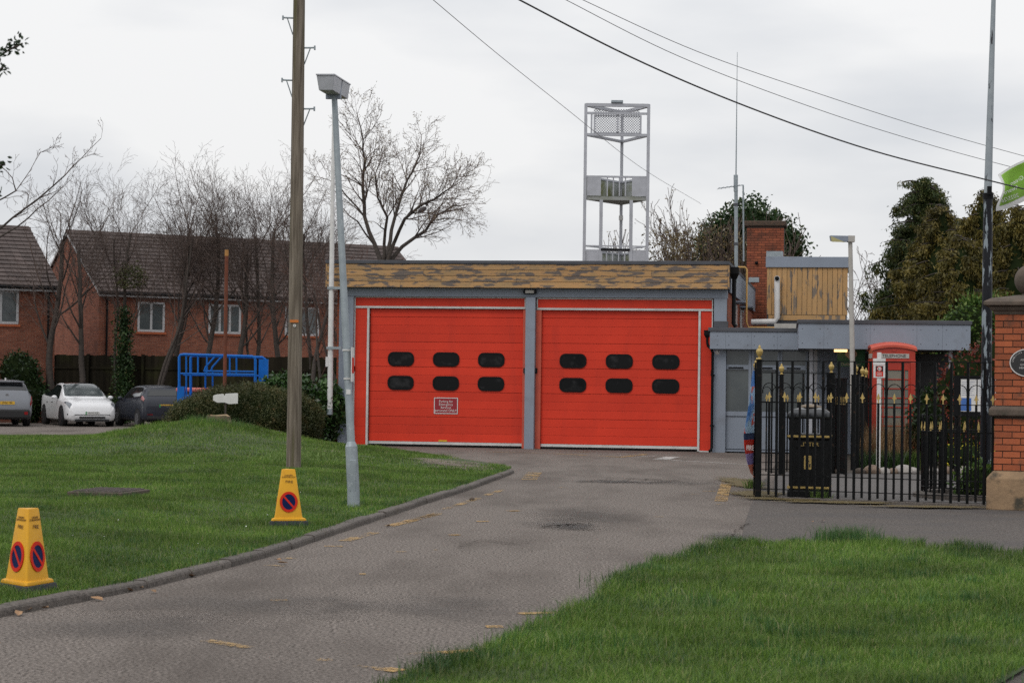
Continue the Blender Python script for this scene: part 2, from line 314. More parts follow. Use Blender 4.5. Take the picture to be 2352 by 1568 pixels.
# ------------------------------------------------------------------ ground, road, footway
def G(x, y): return -0.28*sstep(46, 60, y)*sstep(-3.5, -6.5, x)
def sheet(name, xs, ys, zf, mat, parent=None):
    V = [(x, y, zf(x, y)) for y in ys for x in xs]; nx = len(xs)
    Fc = np.array([(j*nx+i, j*nx+i+1, (j+1)*nx+i+1, (j+1)*nx+i) for j in range(len(ys)-1) for i in range(nx-1)])
    return obj(name, np_mesh(name, V, [Fc]), mat, parent)
struct(sheet('ground', [-400, -120, -60, 60, 120, 400], [-60, 0, 60, 120, 200, 700], lambda x, y: -0.5, M('earth', (0.06, 0.07, 0.03), (0.08, 0.075, 0.04), sc=0.3)))
road = struct(sheet('road', list(np.arange(-40, 40.1, 1.0)), list(np.arange(-8, 110.1, 1.0)), G, m_tarmac))
def poly_sheet(name, pts, z, mat, parent=None):
    n = len(pts); me = bpy.data.meshes.new(name); me.from_pydata([(p[0], p[1], z) for p in pts], [], [tuple(range(n))]); 
    bm = bmesh.new(); bm.from_mesh(me); bmesh.ops.triangulate(bm, faces=bm.faces); bm.to_mesh(me); bm.free()
    if me.polygons and me.polygons[0].normal.z < 0: me.flip_normals()
    return obj(name, me, mat, parent)
E2 = lambda u, v, z=0.0: on(u, v, z).to_2d()
_pv = [E2(1762, 1092), E2(1722, 1165), E2(1700, 1245), E2(1560, 1330), E2(1500, 1420), (2.2, 8.0), (16, 6), (16, 27.0), (6.2, 27.4), (3.6, 28.3)]
struct(poly_sheet('pavement', _pv, 0.004, m_pave))
struct(poly_sheet('park_path', [(3.62, 28.2), (6.1, 27.3), (16, 27.0), (16, 36.2), (8.4, 36.2), (4.7, 36.4)], 0.009, M('path_tarmac', (0.115, 0.105, 0.10), (0.082, 0.075, 0.071), sc=18, rough=0.9, bump=0.3)))
struct(poly_sheet('flower_bed', [(4.6, 36.4), (8.4, 36.2), (16, 36.2), (16, 47), (7.5, 47), (5.5, 42)], 0.013, M('bed_soil', (0.055, 0.042, 0.03), (0.035, 0.028, 0.02), sc=9, rough=0.95)))

# worn yellow and white road paint
m_ypaint = wornpaint('worn_yellow_paint', (0.42, 0.255, 0.085), keep=0.49, sc=34, big=2.5)
m_ypaintf = wornpaint('faint_yellow_paint', (0.38, 0.24, 0.09), keep=0.44, sc=30, big=2.2)
m_wpaint = wornpaint('worn_white_paint', (0.50, 0.48, 0.46), keep=0.52, sc=30, big=2.5)
def c8(x, y): return (1600+.6378*x)/1.7415, (1750+.6378*y)/1.7415
def c7(x, y): return (800+.8503*x)/1.7415, (2000+.8503*y)/1.7415
def mark(c, p, q, w, mat):
    a, b = on(*c(*p), 0.006), on(*c(*q), 0.006); d = (b-a).to_2d(); n = Vector((-d.y, d.x)).normalized()*w/2
    me = bpy.data.meshes.new('road_marking'); n3 = Vector((n.x, n.y, 0)); me.from_pydata([a-n3, b-n3, b+n3, a+n3], [], [(0, 1, 2, 3)])
    if me.polygons[0].normal.z < 0: me.flip_normals()
    return obj('road_marking', me, mat, road)
for p, q, w, m in [((520, 86), (960, 98), .10, m_ypaintf), ((960, 98), (1380, 120), .11, m_ypaint), ((1380, 121), (1540, 103), .16, m_ypaint), ((850, 76), (1200, 92), .08, m_ypaintf),
                   ((1625, 137), (1712, 119), .32, m_wpaint), ((1690, 139), (2215, 169), .10, m_wpaint), ((1510, 113), (1600, 115), .2, m_wpaint),
                   ((2054, 262), (2012, 396), .17, m_ypaint), ((845, 216), (808, 262), .25, m_ypaintf), ((1930, 300), (2020, 298), .1, m_ypaintf), ((1905, 335), (1990, 333), .1, m_ypaint),
                   ((1925, 383), (2035, 380), .1, m_ypaint), ((1980, 416), (2010, 416), .1, m_ypaintf), ((0, 540), (240, 470), .12, m_ypaintf), ((270, 450), (500, 375), .1, m_ypaintf), ((540, 360), (650, 322), .1, m_ypaintf),
                   ((680, 458), (745, 456), .1, m_ypaint), ((480, 522), (560, 522), .1, m_ypaint), ((310, 608), (370, 606), .1, m_ypaint), ((1000, 311), (1040, 311), .1, m_ypaintf),
                   ((1830, 353), (1880, 353), .1, m_ypaintf), ((1615, 495), (1632, 493), .12, m_ypaintf)]:
    mark(c8, p, q, w, m)
for p, q, w, m in [((585, 214), (675, 215), .10, m_ypaint), ((330, 468), (410, 468), .11, m_ypaint), ((545, 746), (620, 745), .11, m_ypaint), ((1345, 592), (1425, 592), .11, m_ypaint), ((730, 776), (850, 788), .06, m_ypaintf),
                   ((850, 788), (945, 800), .12, m_ypaint), ((960, 722), (1130, 714), .07, m_ypaintf), ((1130, 714), (1290, 703), .10, m_ypaint), ((1500, 531), (1680, 525), .1, m_ypaint), ((750, 345), (780, 345), .1, m_ypaintf), ((920, 240), (972, 240), .1, m_ypaint),
                   ((1170, 162), (1218, 162), .1, m_ypaint), ((890, 120), (1000, 92), .13, m_ypaint), ((1000, 92), (1115, 64), .13, m_ypaintf), ((680, 190), (820, 150), .13, m_ypaintf), ((310, 303), (405, 308), .08, m_ypaintf), ((1100, 232), (1120, 232), .1, m_ypaintf),
                   ((20, 655), (230, 690), .1, m_ypaintf), ((400, 272), (440, 270), .1, m_ypaintf), ((1300, 99), (1360, 98), .1, m_ypaint), ((1445, 49), (1500, 48), .1, m_ypaint)]:
    mark(c7, p, q, w, m)
# dark patched and stained tarmac
def softstain(name, col, amt=1.0, sc=16):
    m = wornpaint(name, col, keep=.5, sc=sc, big=2.2); nt = m.node_tree; at_ = _n(nt, 'ShaderNodeAttribute'); at_.attribute_name = 'fade'
    ms = [n for n in nt.nodes if n.type == 'MIX_SHADER'][0]; src = ms.inputs[0].links[0].from_socket; add = [n for n in nt.nodes if n.type == 'MATH'][0]; mr_ = [n for n in nt.nodes if n.type == 'MAP_RANGE'][0]
    a2 = _n(nt, 'ShaderNodeMath', operation='MULTIPLY_ADD'); a2.inputs[1].default_value = 1.0; nt.links.new(at_.outputs['Fac'], a2.inputs[0]); nt.links.new(add.outputs[0], a2.inputs[2]); nt.links.new(a2.outputs[0], mr_.inputs['Value'])
    mr_.inputs['From Min'].default_value = 1.25; mr_.inputs['From Max'].default_value = 1.95; mr_.inputs['To Max'].default_value = amt; return m
m_stain = softstain('dark_patch', (0.048, 0.042, 0.039), .85); m_stain2 = softstain('damp_patch', (0.07, 0.061, 0.056), .33)
def blob(u, v, w, d, z, mat, name='tarmac_patch', parent=None, n=26, amp=.25):
    c = on(u, v, z); k = []
    ph = random.random()*9
    for i in range(n):
        t = 2*PI*i/n; s = 1+amp*noise.noise((math.cos(t)*1.4+ph, math.sin(t)*1.4, ph)); k.append((c.x+w*s*math.cos(t), c.y+d*s*math.sin(t)))
    vs = [(c.x, c.y, z)]; fd = [1.0]; R_ = 6
    for j in range(1, R_+1):
        for x, y in k: vs.append((c.x+(x-c.x)*j/R_, c.y+(y-c.y)*j/R_, z)); fd.append(1-(j/R_))
    fs = [(0, 1+i, 1+(i+1) % n) for i in range(n)]+[(1+(j-1)*n+i, 1+j*n+i, 1+j*n+(i+1) % n, 1+(j-1)*n+(i+1) % n) for j in range(1, R_) for i in range(n)]
    me = bpy.data.meshes.new(name); me.from_pydata(vs, [], fs); at_ = me.attributes.new('fade', 'FLOAT', 'POINT'); at_.data.foreach_set('value', fd)
    if me.polygons[0].normal.z < 0: me.flip_normals()
    return obj(name, me, mat, parent)
for u, v, w, d in [(1316, 1206, .42, .75), (1275, 1200, .6, 1.6), (1440, 1105, 1.2, .7), (1560, 1108, 1.1, 1.1), (1345, 1183, 1.0, 2.2), (560, 1385, 1.3, 1.1), (1000, 1395, 1.0, 1.1), (1680, 1235, .4, 1.2), (300, 1440, 1.0, .9)]:
    blob(u, v, w, d, 0.010 if u in (1275, 1345, 560, 300) else 0.014, m_stain2 if u in (1275, 1345, 560, 300, 1000, 1560) else m_stain, parent=road)
m_crack = M('crack_shadow', (0.025, 0.021, 0.018), rough=1.0, spec=0)
for pts, w in ([((1120, 277), (1250, 266), (1340, 268), (1470, 258), (1600, 262), (1780, 270)), .035], [((1240, 255), (1380, 250), (1530, 256), (1660, 262)), .025], [((900, 555), (1010, 547), (1120, 535), (1200, 541)), .03], [((2190, 540), (2140, 560), (2100, 590), (2060, 640)), .02], [((330, 690), (520, 640), (700, 660), (900, 630)), .012]):
    P_ = [on(*c8(*p), .016) for p in pts]; fine = []
    for a, b in zip(P_, P_[1:]):
        for k in range(7): q_ = a.lerp(b, k/7); fine.append(Vector((q_.x+random.gauss(0, .02), q_.y+random.gauss(0, .10), .016)))
    vs = []; 
    for p in fine: h_ = w*random.uniform(.3, 1.6); vs += [(p.x, p.y-h_, .016), (p.x, p.y+h_, .016)]
    me = bpy.data.meshes.new('tarmac_crack'); me.from_pydata(vs, [], [(2*i, 2*i+2, 2*i+3, 2*i+1) for i in range(len(fine)-1)])
    obj('tarmac_crack', me, m_crack, road)
m_moss = softstain('moss_and_grit', (0.105, 0.075, 0.020), 1.0, 14); [n for n in m_moss.node_tree.nodes if n.type == 'MAP_RANGE'][0].inputs['From Max'].default_value = 1.55
for i, (u, v, w, d) in enumerate([(1708, 1108, .45, 2.6), (1735, 1132, .6, 1.2), (1800, 1144, .9, .5), (1930, 1152, 1.2, .4), (2130, 1162, 1.3, .35)]):
    struct(blob(u, v, w, d, 0.0175+0.0025*i, m_moss, 'moss'), 'stuff')

# ------------------------------------------------------------------ kerb and the two lawns
_kp = [(-160, 1422), (0, 1394), (62, 1381), (209.5, 1355.5), (333, 1331.7), (444, 1305), (541, 1281), (620.5, 1260), (689, 1239.6), (790, 1205), (860, 1183), (940, 1157), (1010, 1135), (1070, 1117), (1130, 1096), (1168, 1083), (1188, 1073)]
KT = 0.065                                   # the road has been resurfaced: only a low upstand is left
KP = [on(u, v, KT) for u, v in _kp]
kerb = bpy.data.objects.new('kerb', None); COL.objects.link(kerb); struct(kerb); kerb.location = (KP[1].x, KP[1].y, 0)
def along(pts, step):
    acc = 0; out = [pts[0]]
    for a, b in zip(pts, pts[1:]):
        L = (b-a).length; t = step-acc
        while t <= L: out.append(a+(b-a)*(t/L)); t += step
        acc = L-(t-step)
    return out
KS = along(KP, 0.915)
kprof = [(0, -.05), (0.002, .04), (.010, .056), (.03, KT), (.115, KT), (.115, -.05)]   # across: face towards the road at 0
_kme = None
for i, (a, b) in enumerate(zip(KS, KS[1:])):
    d = (b-a); d.z = 0; L = d.length; ang = math.atan2(d.y, d.x)
    if _kme is None:
        mbk = MB(); n = len(kprof)
        mbk.add([(0.006, y, z) for y, z in kprof]+[(0.905, y, z) for y, z in kprof], [tuple(range(n)), tuple(range(2*n-1, n-1, -1))]+[(k, k+n, (k+1) % n+n, (k+1) % n) for k in range(n)])
        _kme = mbk.mesh('kerb_stone'); _kme.materials.append(m_kerb)
    o = obj('kerb_stone', _kme, m_kerb, kerb); o.location = (a.x-kerb.location.x, a.y-kerb.location.y, random.uniform(-.006, .006)-kerb.location.z); o.rotation_euler = (0, random.uniform(-.008, .008), ang+random.uniform(-.012, .012))
KY = [p.y for p in KP]; KX = [p.x-0.10 for p in KP]
_back = [on(1184, 1070, .06), on(1120, 1061, .06), on(1058, 1052, .06), on(955, 1038, .05), on(870, 1028, .05), on(790, 1021.5, .05), on(700, 1018, .05)]
BY = KY + [p.y for p in _back[1:]]; BX = KX + [p.x for p in _back[1:]]
def xr(y): return float(np.interp(y, BY, BX))
# value noise for numpy point clouds
_ng = RNG.random((128, 128))
def vn(x, y, f):
    x = np.asarray(x)*f+50.3; y = np.asarray(y)*f+31.7; i = np.floor(x).astype(int); j = np.floor(y).astype(int); a = x-i; b = y-j; a = a*a*(3-2*a); b = b*b*(3-2*b)
    g = lambda p, q: _ng[p % 128, q % 128]
    return (g(i, j)*(1-a)+g(i+1, j)*a)*(1-b)+(g(i, j+1)*(1-a)+g(i+1, j+1)*a)*b
def ss_np(a, b, x): t = np.clip((x-a)/(b-a), 0, 1); return t*t*(3-2*t)
def hl_np(x, y):
    e = np.maximum(0.0, np.interp(y, BY, BX)-x)
    b = KT-.012+0.12*ss_np(0.0, 2.8, e)
    m = 0.37*np.exp(-((x+6.2)/1.15)**2/2-((y-42)/2.6)**2/2)+0.12*np.exp(-((x+7.8)/2.0)**2/2-((y-42.5)/3)**2/2)
    return b+m+0.03*(2*vn(x, y, .45)-1)*ss_np(0.1, 1.2, e)-0.34*ss_np(45.5, 52, y)
def hl(x, y): return float(hl_np(np.array([x], float), np.array([y], float))[0])
def hr_np(x, y): return 0.035+0.03*(2*vn(x, y, .6)-1)
def hr(x, y): return float(hr_np(np.array([x], float), np.array([y], float))[0])
def lawn_left():
    ys = np.concatenate([np.arange(9, 34, .35), np.arange(34, 52.1, .5)]); ss = np.concatenate([np.arange(0, 3, .2), np.arange(3, 12, .5), [13, 16, 20, 26, 34]])
    V = []; nx = len(ss)
    for y in ys:
        for s in ss: x = xr(y)-s; V.append((x, y, hl(x, y)))
    Fc = np.array([(j*nx+i, (j+1)*nx+i, (j+1)*nx+i+1, j*nx+i+1) for j in range(len(ys)-1) for i in range(nx-1)])
    me = np_mesh('lawn', V, [Fc]); me.polygons.foreach_set('use_smooth', [True]*len(me.polygons))
    if me.polygons[0].normal.z < 0: me.flip_normals()
    return struct(obj('lawn', me, m_soil))
lawn_left()
# trodden earth at the tip of the lawn
for u, v, w, d in ((1010, 1058, 1.3, 2.6), (770, 1043, .55, 1.3), (1085, 1068, .9, 1.8)):
    o = blob(u, v, w, d, .12, softstain('bare_earth', (.17, .135, .105), 1.0, 9), 'bare_earth', amp=.5); 
    for vv in o.data.vertices: vv.co.z = hl(vv.co.x, vv.co.y)+.012
    struct(o)
_rp = [(860, 1590), (930, 1545), (1010, 1520), (1100, 1489), (1200, 1450), (1290, 1415), (1345, 1392), (1390, 1355), (1440, 1325), (1480, 1300), (1540, 1282), (1600, 1267), (1680, 1257), (1760, 1255), (1850, 1253), (1950, 1250), (2060, 1258), (2200, 1266), (2352, 1274), (2420, 1276)]
RP = [on(u, v, 0.03) for u, v in _rp]
_cut = [on(2420, 1490, .03), on(2352, 1532, .03), on(2270, 1580, .03)]
RPOLY = [(p.x, p.y) for p in RP]+[(7, 18), (7, 14)]+[(p.x, p.y) for p in _cut]+[(2.2, 8.6), (-.6, 8.6)]
def inside(px, py, poly):
    c = np.zeros(len(px), bool); n = len(poly)
    for i in range(n):
        x1, y1 = poly[i]; x2, y2 = poly[(i+1) % n]
        with np.errstate(divide='ignore', invalid='ignore'):
            t = ((y1 > py) != (y2 > py)) & (px < (x2-x1)*(py-y1)/(y2-y1+1e-12)+x1)
        c ^= t
    return c
struct(poly_sheet('verge', RPOLY, .022, m_soil))

def blades(P, H, Wd, lean=0.45, three=True, bias=(0, 0)):
    n = len(P); th = RNG.uniform(0, 2*PI, n); la = RNG.uniform(0, 2*PI, n); lm = RNG.random(n)*lean
    sx, sy = np.cos(th)*Wd/2, np.sin(th)*Wd/2
    dx, dy = np.cos(la)*lm+bias[0], np.sin(la)*lm+bias[1]
    B = P
    def pt(t, k, w): return np.stack([B[:, 0]+dx*H*k+sx*w, B[:, 1]+dy*H*k+sy*w, B[:, 2]+H*t], 1)
    if three:
        V = np.stack([pt(-.15, 0, -1), pt(-.15, 0, 1), pt(.55, .3, .75), pt(.55, .3, -.75), pt(.95, 1, 0)], 1).reshape(-1, 3); b = np.arange(n)[:, None]*5
        return V, [b+np.array([[0, 1, 2, 3]]), b+np.array([[3, 2, 4]])]
    V = np.stack([pt(-.15, 0, -1), pt(-.15, 0, 1), pt(.95, .8, 0)], 1).reshape(-1, 3); b = np.arange(n)[:, None]*3
    return V, [b+np.array([[0, 1, 2]])]
def join_np(parts):
    Vs = []; Fs = []; o = 0
    for V, fs in parts:
        Vs.append(V); Fs += [f+o for f in fs]; o += len(V)
    return np.concatenate(Vs), Fs
m_grass = leafmat('grass_blades', [(0, (0.032, 0.080, 0.010)), (.3, (0.074, 0.152, 0.017)), (.65, (0.125, 0.216, 0.029)), (.88, (0.185, 0.285, 0.056)), (.96, (0.26, 0.28, 0.10)), (1, (0.36, 0.31, 0.17))], rough=.5, spec=.35, thin=.3)
def grass_right():
    n = 640000; px = RNG.uniform(-1, 7, n); py = RNG.uniform(8.8, 19.3, n)
    k = inside(px, py, RPOLY); vis = (px < 0.262*py+.15) & (px > -0.27*py)
    dens = np.clip(1.35-0.055*py, .35, 1)
    k &= vis & (RNG.random(n) < dens); px, py = px[k], py[k]
    cl = vn(px, py, 1.1)*.5+vn(px+9, py, 4.0)*.5
    H = (.026+.085*cl**2.2)*RNG.uniform(.55, 1.3, len(px))
    # longer tufts along the uncut edge
    ed = np.full(len(px), 9.0)
    for a, b in zip(RP, RP[1:]):
        d = np.array([b.x-a.x, b.y-a.y]); L2 = d@d; t = np.clip(((px-a.x)*d[0]+(py-a.y)*d[1])/L2, 0, 1); ed = np.minimum(ed, np.hypot(px-a.x-t*d[0], py-a.y-t*d[1]))
    tuft = np.clip(1-ed/.45, 0, 1)*vn(px, py, 2.2); H *= 1+1.1*tuft
    z = hr_np(px, py)
    V, Fs = blades(np.stack([px, py, z], 1), H, RNG.uniform(.0022, .0048, len(px)), lean=1.1, three=True, bias=(.1, .05))
    return struct(obj('grass', np_mesh('verge_grass', V, Fs), m_grass), 'stuff')
_g = grass_right(); _g['label'] = 'rough green grass verge at the bottom beside the drive'
def grass_left():
    parts = []
    for y0, y1, rho, w, three, hh in [(9.5, 17, 5200, (.0025, .0048), True, 1.0), (17, 24, 3600, (.004, .007), False, 1.0), (24, 33, 2000, (.006, .010), False, 1.05), (33, 47, 1000, (.009, .014), False, 1.15)]:
        x0 = max(-.262*y1-.6, -13); n = int(rho*(y1-y0)*(1.2-x0)); px = RNG.uniform(x0, 1.2, n); py = RNG.uniform(y0, y1, n)
        bx = np.interp(py, BY, BX); k = (px < bx-.01+.03*RNG.random(n)) & (px > -.262*py-.5)
        # bare earth at the trodden tip
        bare = np.exp(-((px-(-1.0))/.85)**2-((py-37.6)/3.0)**2)+.9*np.exp(-((px+2.7)/.35)**2-((py-36.5)/.8)**2); k &= RNG.random(n) > np.clip(bare*2.6*(.35+.8*vn(px, py, 1.4))-.25, 0, .985)
        px, py = px[k], py[k]; cl = vn(px, py, .8)*.4+vn(px+4, py+2, 2.6)*.6
        H = hh*(.02+.075*cl**2)*RNG.uniform(.6, 1.25, len(px))
        moundy = np.exp(-((px+6.6)/1.5)**2-((py-41.5)/1.4)**2); H *= 1+.9*moundy
        z = hl_np(px, py)
        parts.append(blades(np.stack([px, py, z], 1), H, RNG.uniform(*w, len(px)), lean=1.1, three=three))
    V, Fs = join_np(parts); o = struct(obj('grass', np_mesh('lawn_grass', V, Fs), m_grass), 'stuff'); o['label'] = 'mown green grass bank behind the kerb'
grass_left()
# longer tufts where the mower never reaches
def tufts(spots, hf, label):
    parts = []
    for x, y, r, n, h in spots:
        px = RNG.normal(x, r, n); py = RNG.normal(y, r*1.2, n); z = hf(px, py); parts.append(blades(np.stack([px, py, z], 1), RNG.uniform(.5, 1.2, n)*h, RNG.uniform(.003, .006, n), lean=.8))
    V, Fs = join_np(parts); o = struct(obj('grass', np_mesh('grass_tufts', V, Fs), m_tuft), 'stuff'); o['label'] = label
m_tuft = leafmat('tuft_blades', [(0, (0.022, 0.068, 0.014)), (.5, (0.045, 0.12, 0.026)), (.85, (0.085, 0.175, 0.05)), (1, (0.28, 0.27, 0.13))], rough=.5, spec=.35, thin=.25)
_sp = []
for _ in range(95):
    y = random.uniform(9.2, 18.6); x = random.uniform(-.25*y, .25*y)
    if inside(np.array([x]), np.array([y]), RPOLY)[0]: _sp.append((x, y, random.uniform(.05, .16), random.randint(60, 170), random.uniform(.07, .125)))
for a, b in zip(RP, RP[1:]):
    for _ in range(5): t = random.random(); c = a.lerp(b, t); _sp.append((c.x+random.uniform(0, .12), c.y-random.uniform(0, .12), random.uniform(.03, .09), random.randint(30, 90), random.uniform(.06, .12)))
c = on(1950, 1240, .05); _sp += [(c.x+random.uniform(-.25, .25), c.y-random.uniform(0, .3), .08, 120, .17) for _ in range(7)]
tufts(_sp, hr_np, 'longer dark grass tufts in the verge')
_sp = []
for _ in range(120):
    y = random.uniform(11.5, 30); x = xr(y)-random.uniform(.05, 5); _sp.append((x, y, random.uniform(.05, .15), random.randint(30, 90), random.uniform(.05, .09)))
for y in np.arange(12, 35, .25): _sp.append((xr(y)-.03-random.random()*.08, y, .05, 30, random.uniform(.04, .075)))
for u, v, z in ((53, 1356, .07), (10, 1348, .07), (95, 1348, .07), (640, 1192, .13), (690, 1194, .13), (800, 1150, .12), (826, 1150, .12), (813, 1153, .12), (650, 1057, .2), (200, 1147, .15), (300, 1150, .15), (250, 1152, .15)): c = on(u, v, z); _sp.append((c.x, c.y, .07, 80, .085))
for u in (440, 470, 500, 530, 560): c = at(u, 975, 41.8); _sp.append((c.x, c.y, .15, 120, .2))
tufts(_sp, hl_np, 'longer grass tufts on the bank and along the kerb')
# weeds round the foot of the telegraph pole, long grass at the stump
m_weed = leafmat('weed_leaves', [(0, (0.085, 0.15, 0.03)), (.6, (0.14, 0.22, 0.055)), (1, (0.21, 0.28, 0.09))])
def weeds(u, v, z, wx, wy, n, h, name, label):
    c = on(u, v, z); px = RNG.normal(c.x, wx, n); py = RNG.normal(c.y, wy, n); zz = hl_np(px, py)
    zz = zz+RNG.random(n)*h; V, Fs = blades(np.stack([px, py, zz], 1), RNG.uniform(.03, .07, n), RNG.uniform(.01, .022, n), lean=1.2, three=False)
    o = struct(obj(name, np_mesh(name, V, Fs), m_weed), 'stuff'); o['label'] = label
weeds(690, 1062, .14, .34, .9, 1700, .13, 'weeds', 'pale green weeds round the foot of the telegraph pole')
# ------------------------------------------------------------------ the fire station
YAW = math.radians(9.4); SO = on(1215, 1030.7, 0.0)
SA = Vector((math.cos(YAW), -math.sin(YAW), 0)); SB = Vector((math.sin(YAW), math.cos(YAW), 0))
def stl(u, v, b=0.0):      # a sight line met with the plane b metres behind the station front -> (a, b, z)
    r = ray(u, v); t = ((SO+SB*b-EYEP).dot(SB))/r.dot(SB); p = EYEP+r*t-SO; return Vector((p.dot(SA), b, p.z))
def cst(u, v, b): x = stl((2700+u*.3507)/1.7415, (800+v*.3507)/1.7415, b); return x
st = thing('fire_station', 'flat-roofed fire station with two red bay doors and peeling ochre fascia', 'fire station', SO, -YAW)
w = MB(); w.box(-4.66, -4.56, .12, 12.6, 0, 3.72); w.build('wall', m_brick_s, st)
w = MB(); w.box(4.45, 4.555, .02, 12.6, 0, 3.72); w.build('wall', m_brick_s, st)
w = MB(); w.box(-4.56, 4.45, 12.5, 12.6, 0, 3.72); w.build('wall', m_brick_s, st)
MB().box(-4.55, 4.44, .75, .85, 0, 3.7).build('inner_wall', m_black, st)
MB().box(-4.7, 4.47, .1, 12.7, 3.74, 4.20).build('roof', m_gbd, st)
# fascia: four rows of boards, each row in lengths, set on a dark backing
fas = MB().box(-4.79, 4.56, -.30, -.04, 3.735, 4.275).build('fascia', m_gbd, st)
for r in range(4):
    z0 = 3.73+r*.1375; x = -4.81; cuts = sorted([random.uniform(-3.4, -2.0), random.uniform(-.7, .7), random.uniform(2.0, 3.4)])+[4.58]
    for c in cuts:
        MB().box(x+.001, c-.001, -.326, -.302, z0, z0+.128).build('plank', m_ochre, fas, bevel=.004); x = c
MB().box(-4.84, -4.812, -.33, .3, 3.73, 4.275).build('fascia_end_board', m_ochre, st)
MB().box(4.582, 4.61, -.33, -.02, 3.73, 4.275).build('fascia_end_board', m_ochre, st)
MB().box(-4.85, 4.62, -.35, 12.75, 4.278, 4.36).build('roof_edge', m_gbd, st, bevel=.01)
MB().box(-.9, -.35, .3, .8, 4.362, 4.40).build('roof_vent', m_gbd, st)
MB().box(4.585, 4.615, .3, 12.6, 3.68, 4.276).build('side_fascia', m_gbl, st)
# grey frame: posts and beam
MB().box(-4.555, -4.215, -.10, .30, 0, 3.52).build('post', m_gbl, st, bevel=.006)
MB().box(-.10, .125, -.14, .30, 0, 3.52).build('post', m_gbl, st, bevel=.006)
MB().box(4.26, 4.552, -.10, .015, 0, 3.52).build('post', m_gbl, st, bevel=.006)
MB().box(-4.56, 4.557, -.09, .30, 3.525, 3.728).build('beam', m_gbl, st, bevel=.005)
MB().box(4.27, 4.58, -.16, .1, 2.86, 3.0).build('flashing', m_gbd, st); 
fl = MB(); fl.prism([(4.29, 3.0)]+[(4.425+.135*math.cos(t), 3.0+.07*math.sin(t)) for t in np.linspace(PI, 0, 9)]+[(4.56, 3.0)], -.15, .09).build('flashing_cap', m_gbl, st)
def rrect(cx, cz, w, h, r, n=6):
    out = []
    for sx, sz, a0 in ((1, 1, 0), (-1, 1, PI/2), (-1, -1, PI), (1, -1, 1.5*PI)):
        for k in range(n+1): a = a0+PI/2*k/n; out.append((cx+sx*(w/2-r)+r*math.cos(a), cz+sz*(h/2-r)+r*math.sin(a)))
    return out
def ringprism(mb, outer, inner, y0, y1):
    n = len(outer)
    vs = [(x, y0, z) for x, z in outer]+[(x, y0, z) for x, z in inner]+[(x, y1, z) for x, z in outer]+[(x, y1, z) for x, z in inner]; fs = []
    for i in range(n):
        j = (i+1) % n; fs += [(i, j, n+j, n+i), (2*n+i, 3*n+i, 3*n+j, 2*n+j), (i, 2*n+i, 2*n+j, j), (n+i, n+j, 3*n+j, 3*n+i)]
    return mb.add(vs, fs)
NSL = 16; SLH = (3.245-.125)/NSL
sl_me = MB().box(-1.825, 1.825, 0, .05, 0.0012, SLH-.0012).mesh('door_slat'); sl_me.materials.append(m_red)
fr_me = ringprism(MB(), rrect(0, 0, .63, .335, .14), rrect(0, 0, .545, .25, .10), -.022, 0.0).mesh('window_frame', smooth=False); fr_me.materials.append(m_bplas)
pn_me = MB().prism(rrect(0, 0, .548, .253, .10), -.010, .0).mesh('window_pane'); pn_me.materials.append(m_dglass)
def bay(x0, x1, wins, side):
    d = thing('bay_door', 'red slatted bay door', 'door'); del d['category']; del d['label']; d.parent = st; d.location = ((x0+x1)/2, .10, 0)
    for k in range(NSL):
        o = obj('door_slat', sl_me, m_red, d, loc=(0, random.uniform(0, .003), .125+k*SLH), bevel=.005); o.scale.x = (x1-x0)/3.65; o.scale.z = .975 if k % 3 == 2 else 1.0
    MB().box(-(x1-x0)/2, (x1-x0)/2, -.012, .05, .06, .122).build('bottom_rail', m_alu, d); MB().box(-(x1-x0)/2, (x1-x0)/2, 0, .05, .012, .058).build('bottom_seal', m_bplas, d)
    for a in wins:
        for z in (2.06, 1.5):
            obj('window_frame', fr_me, m_bplas, d, loc=(a-(x0+x1)/2, 0, z)); obj('window_pane', pn_me, m_dglass, d, loc=(a-(x0+x1)/2, -.0005, z))
    return d
dl = bay(-3.85, -.18, (-3.095, -2.01, -.935), -1); dr = bay(.255, 3.90, (.995, 2.075, 3.155), 1)
MB().box(-.18, .02, -.014, 0, .075, .11).build('label_plate', M('yellow_label', (.6, .38, .02)), dl, loc=(.03, 0, .06))
# red infill panels with white trims
for x0, x1, z0, z1 in ((-4.19, -.15, 3.302, 3.495), (.165, 4.205, 3.286, 3.485)):
    MB().box(x0, x1, .03, .06, z0, z1).build('top_panel', m_red, st)
for x0, x1 in ((-4.19, -3.905), (3.955, 4.205)):
    k = 15
    for i in range(k): MB().box(x0, x1, .03, .06, .035+i*.216, .035+(i+1)*.216-.002).build('side_panel', m_red, st)
for x0, x1, z0, z1, y0 in ((-4.22, -.125, 3.252, 3.30, 0.0), (-4.215, -4.192, .03, 3.25, .01), (-3.903, -3.855, 0.02, 3.25, 0.0), (-4.215, -3.904, .005, .032, 0.0), (-4.215, -.127, 3.497, 3.522, 0.0), (-4.215, -4.192, 3.302, 3.495, .005), (-.148, -.127, 3.302, 3.495, .005),
                           (.14, 4.235, 3.236, 3.284, 0.0), (4.207, 4.23, .03, 3.234, .01), (3.903, 3.952, 0.02, 3.234, 0.0), (3.953, 4.232, .005, .032, 0.0), (.14, 4.235, 3.487, 3.522, 0.0), (.14, .163, 3.286, 3.485, .005), (4.207, 4.23, 3.286, 3.485, .005)):
    MB().box(x0, x1, y0, .065, z0, z1).build('trim', m_alu, st)
for x0, x1 in ((-.178, -.105), (.13, .252)): MB().box(x0, x1, .02, .2, 0.01, 3.234).build('jamb', m_redf, st)
for a in (-4.205, -.13, .15, 4.22): MB().box(a-.02, a+.02, -.04, 0.02, 1.76, 1.88).build('sensor', m_bplas, st)
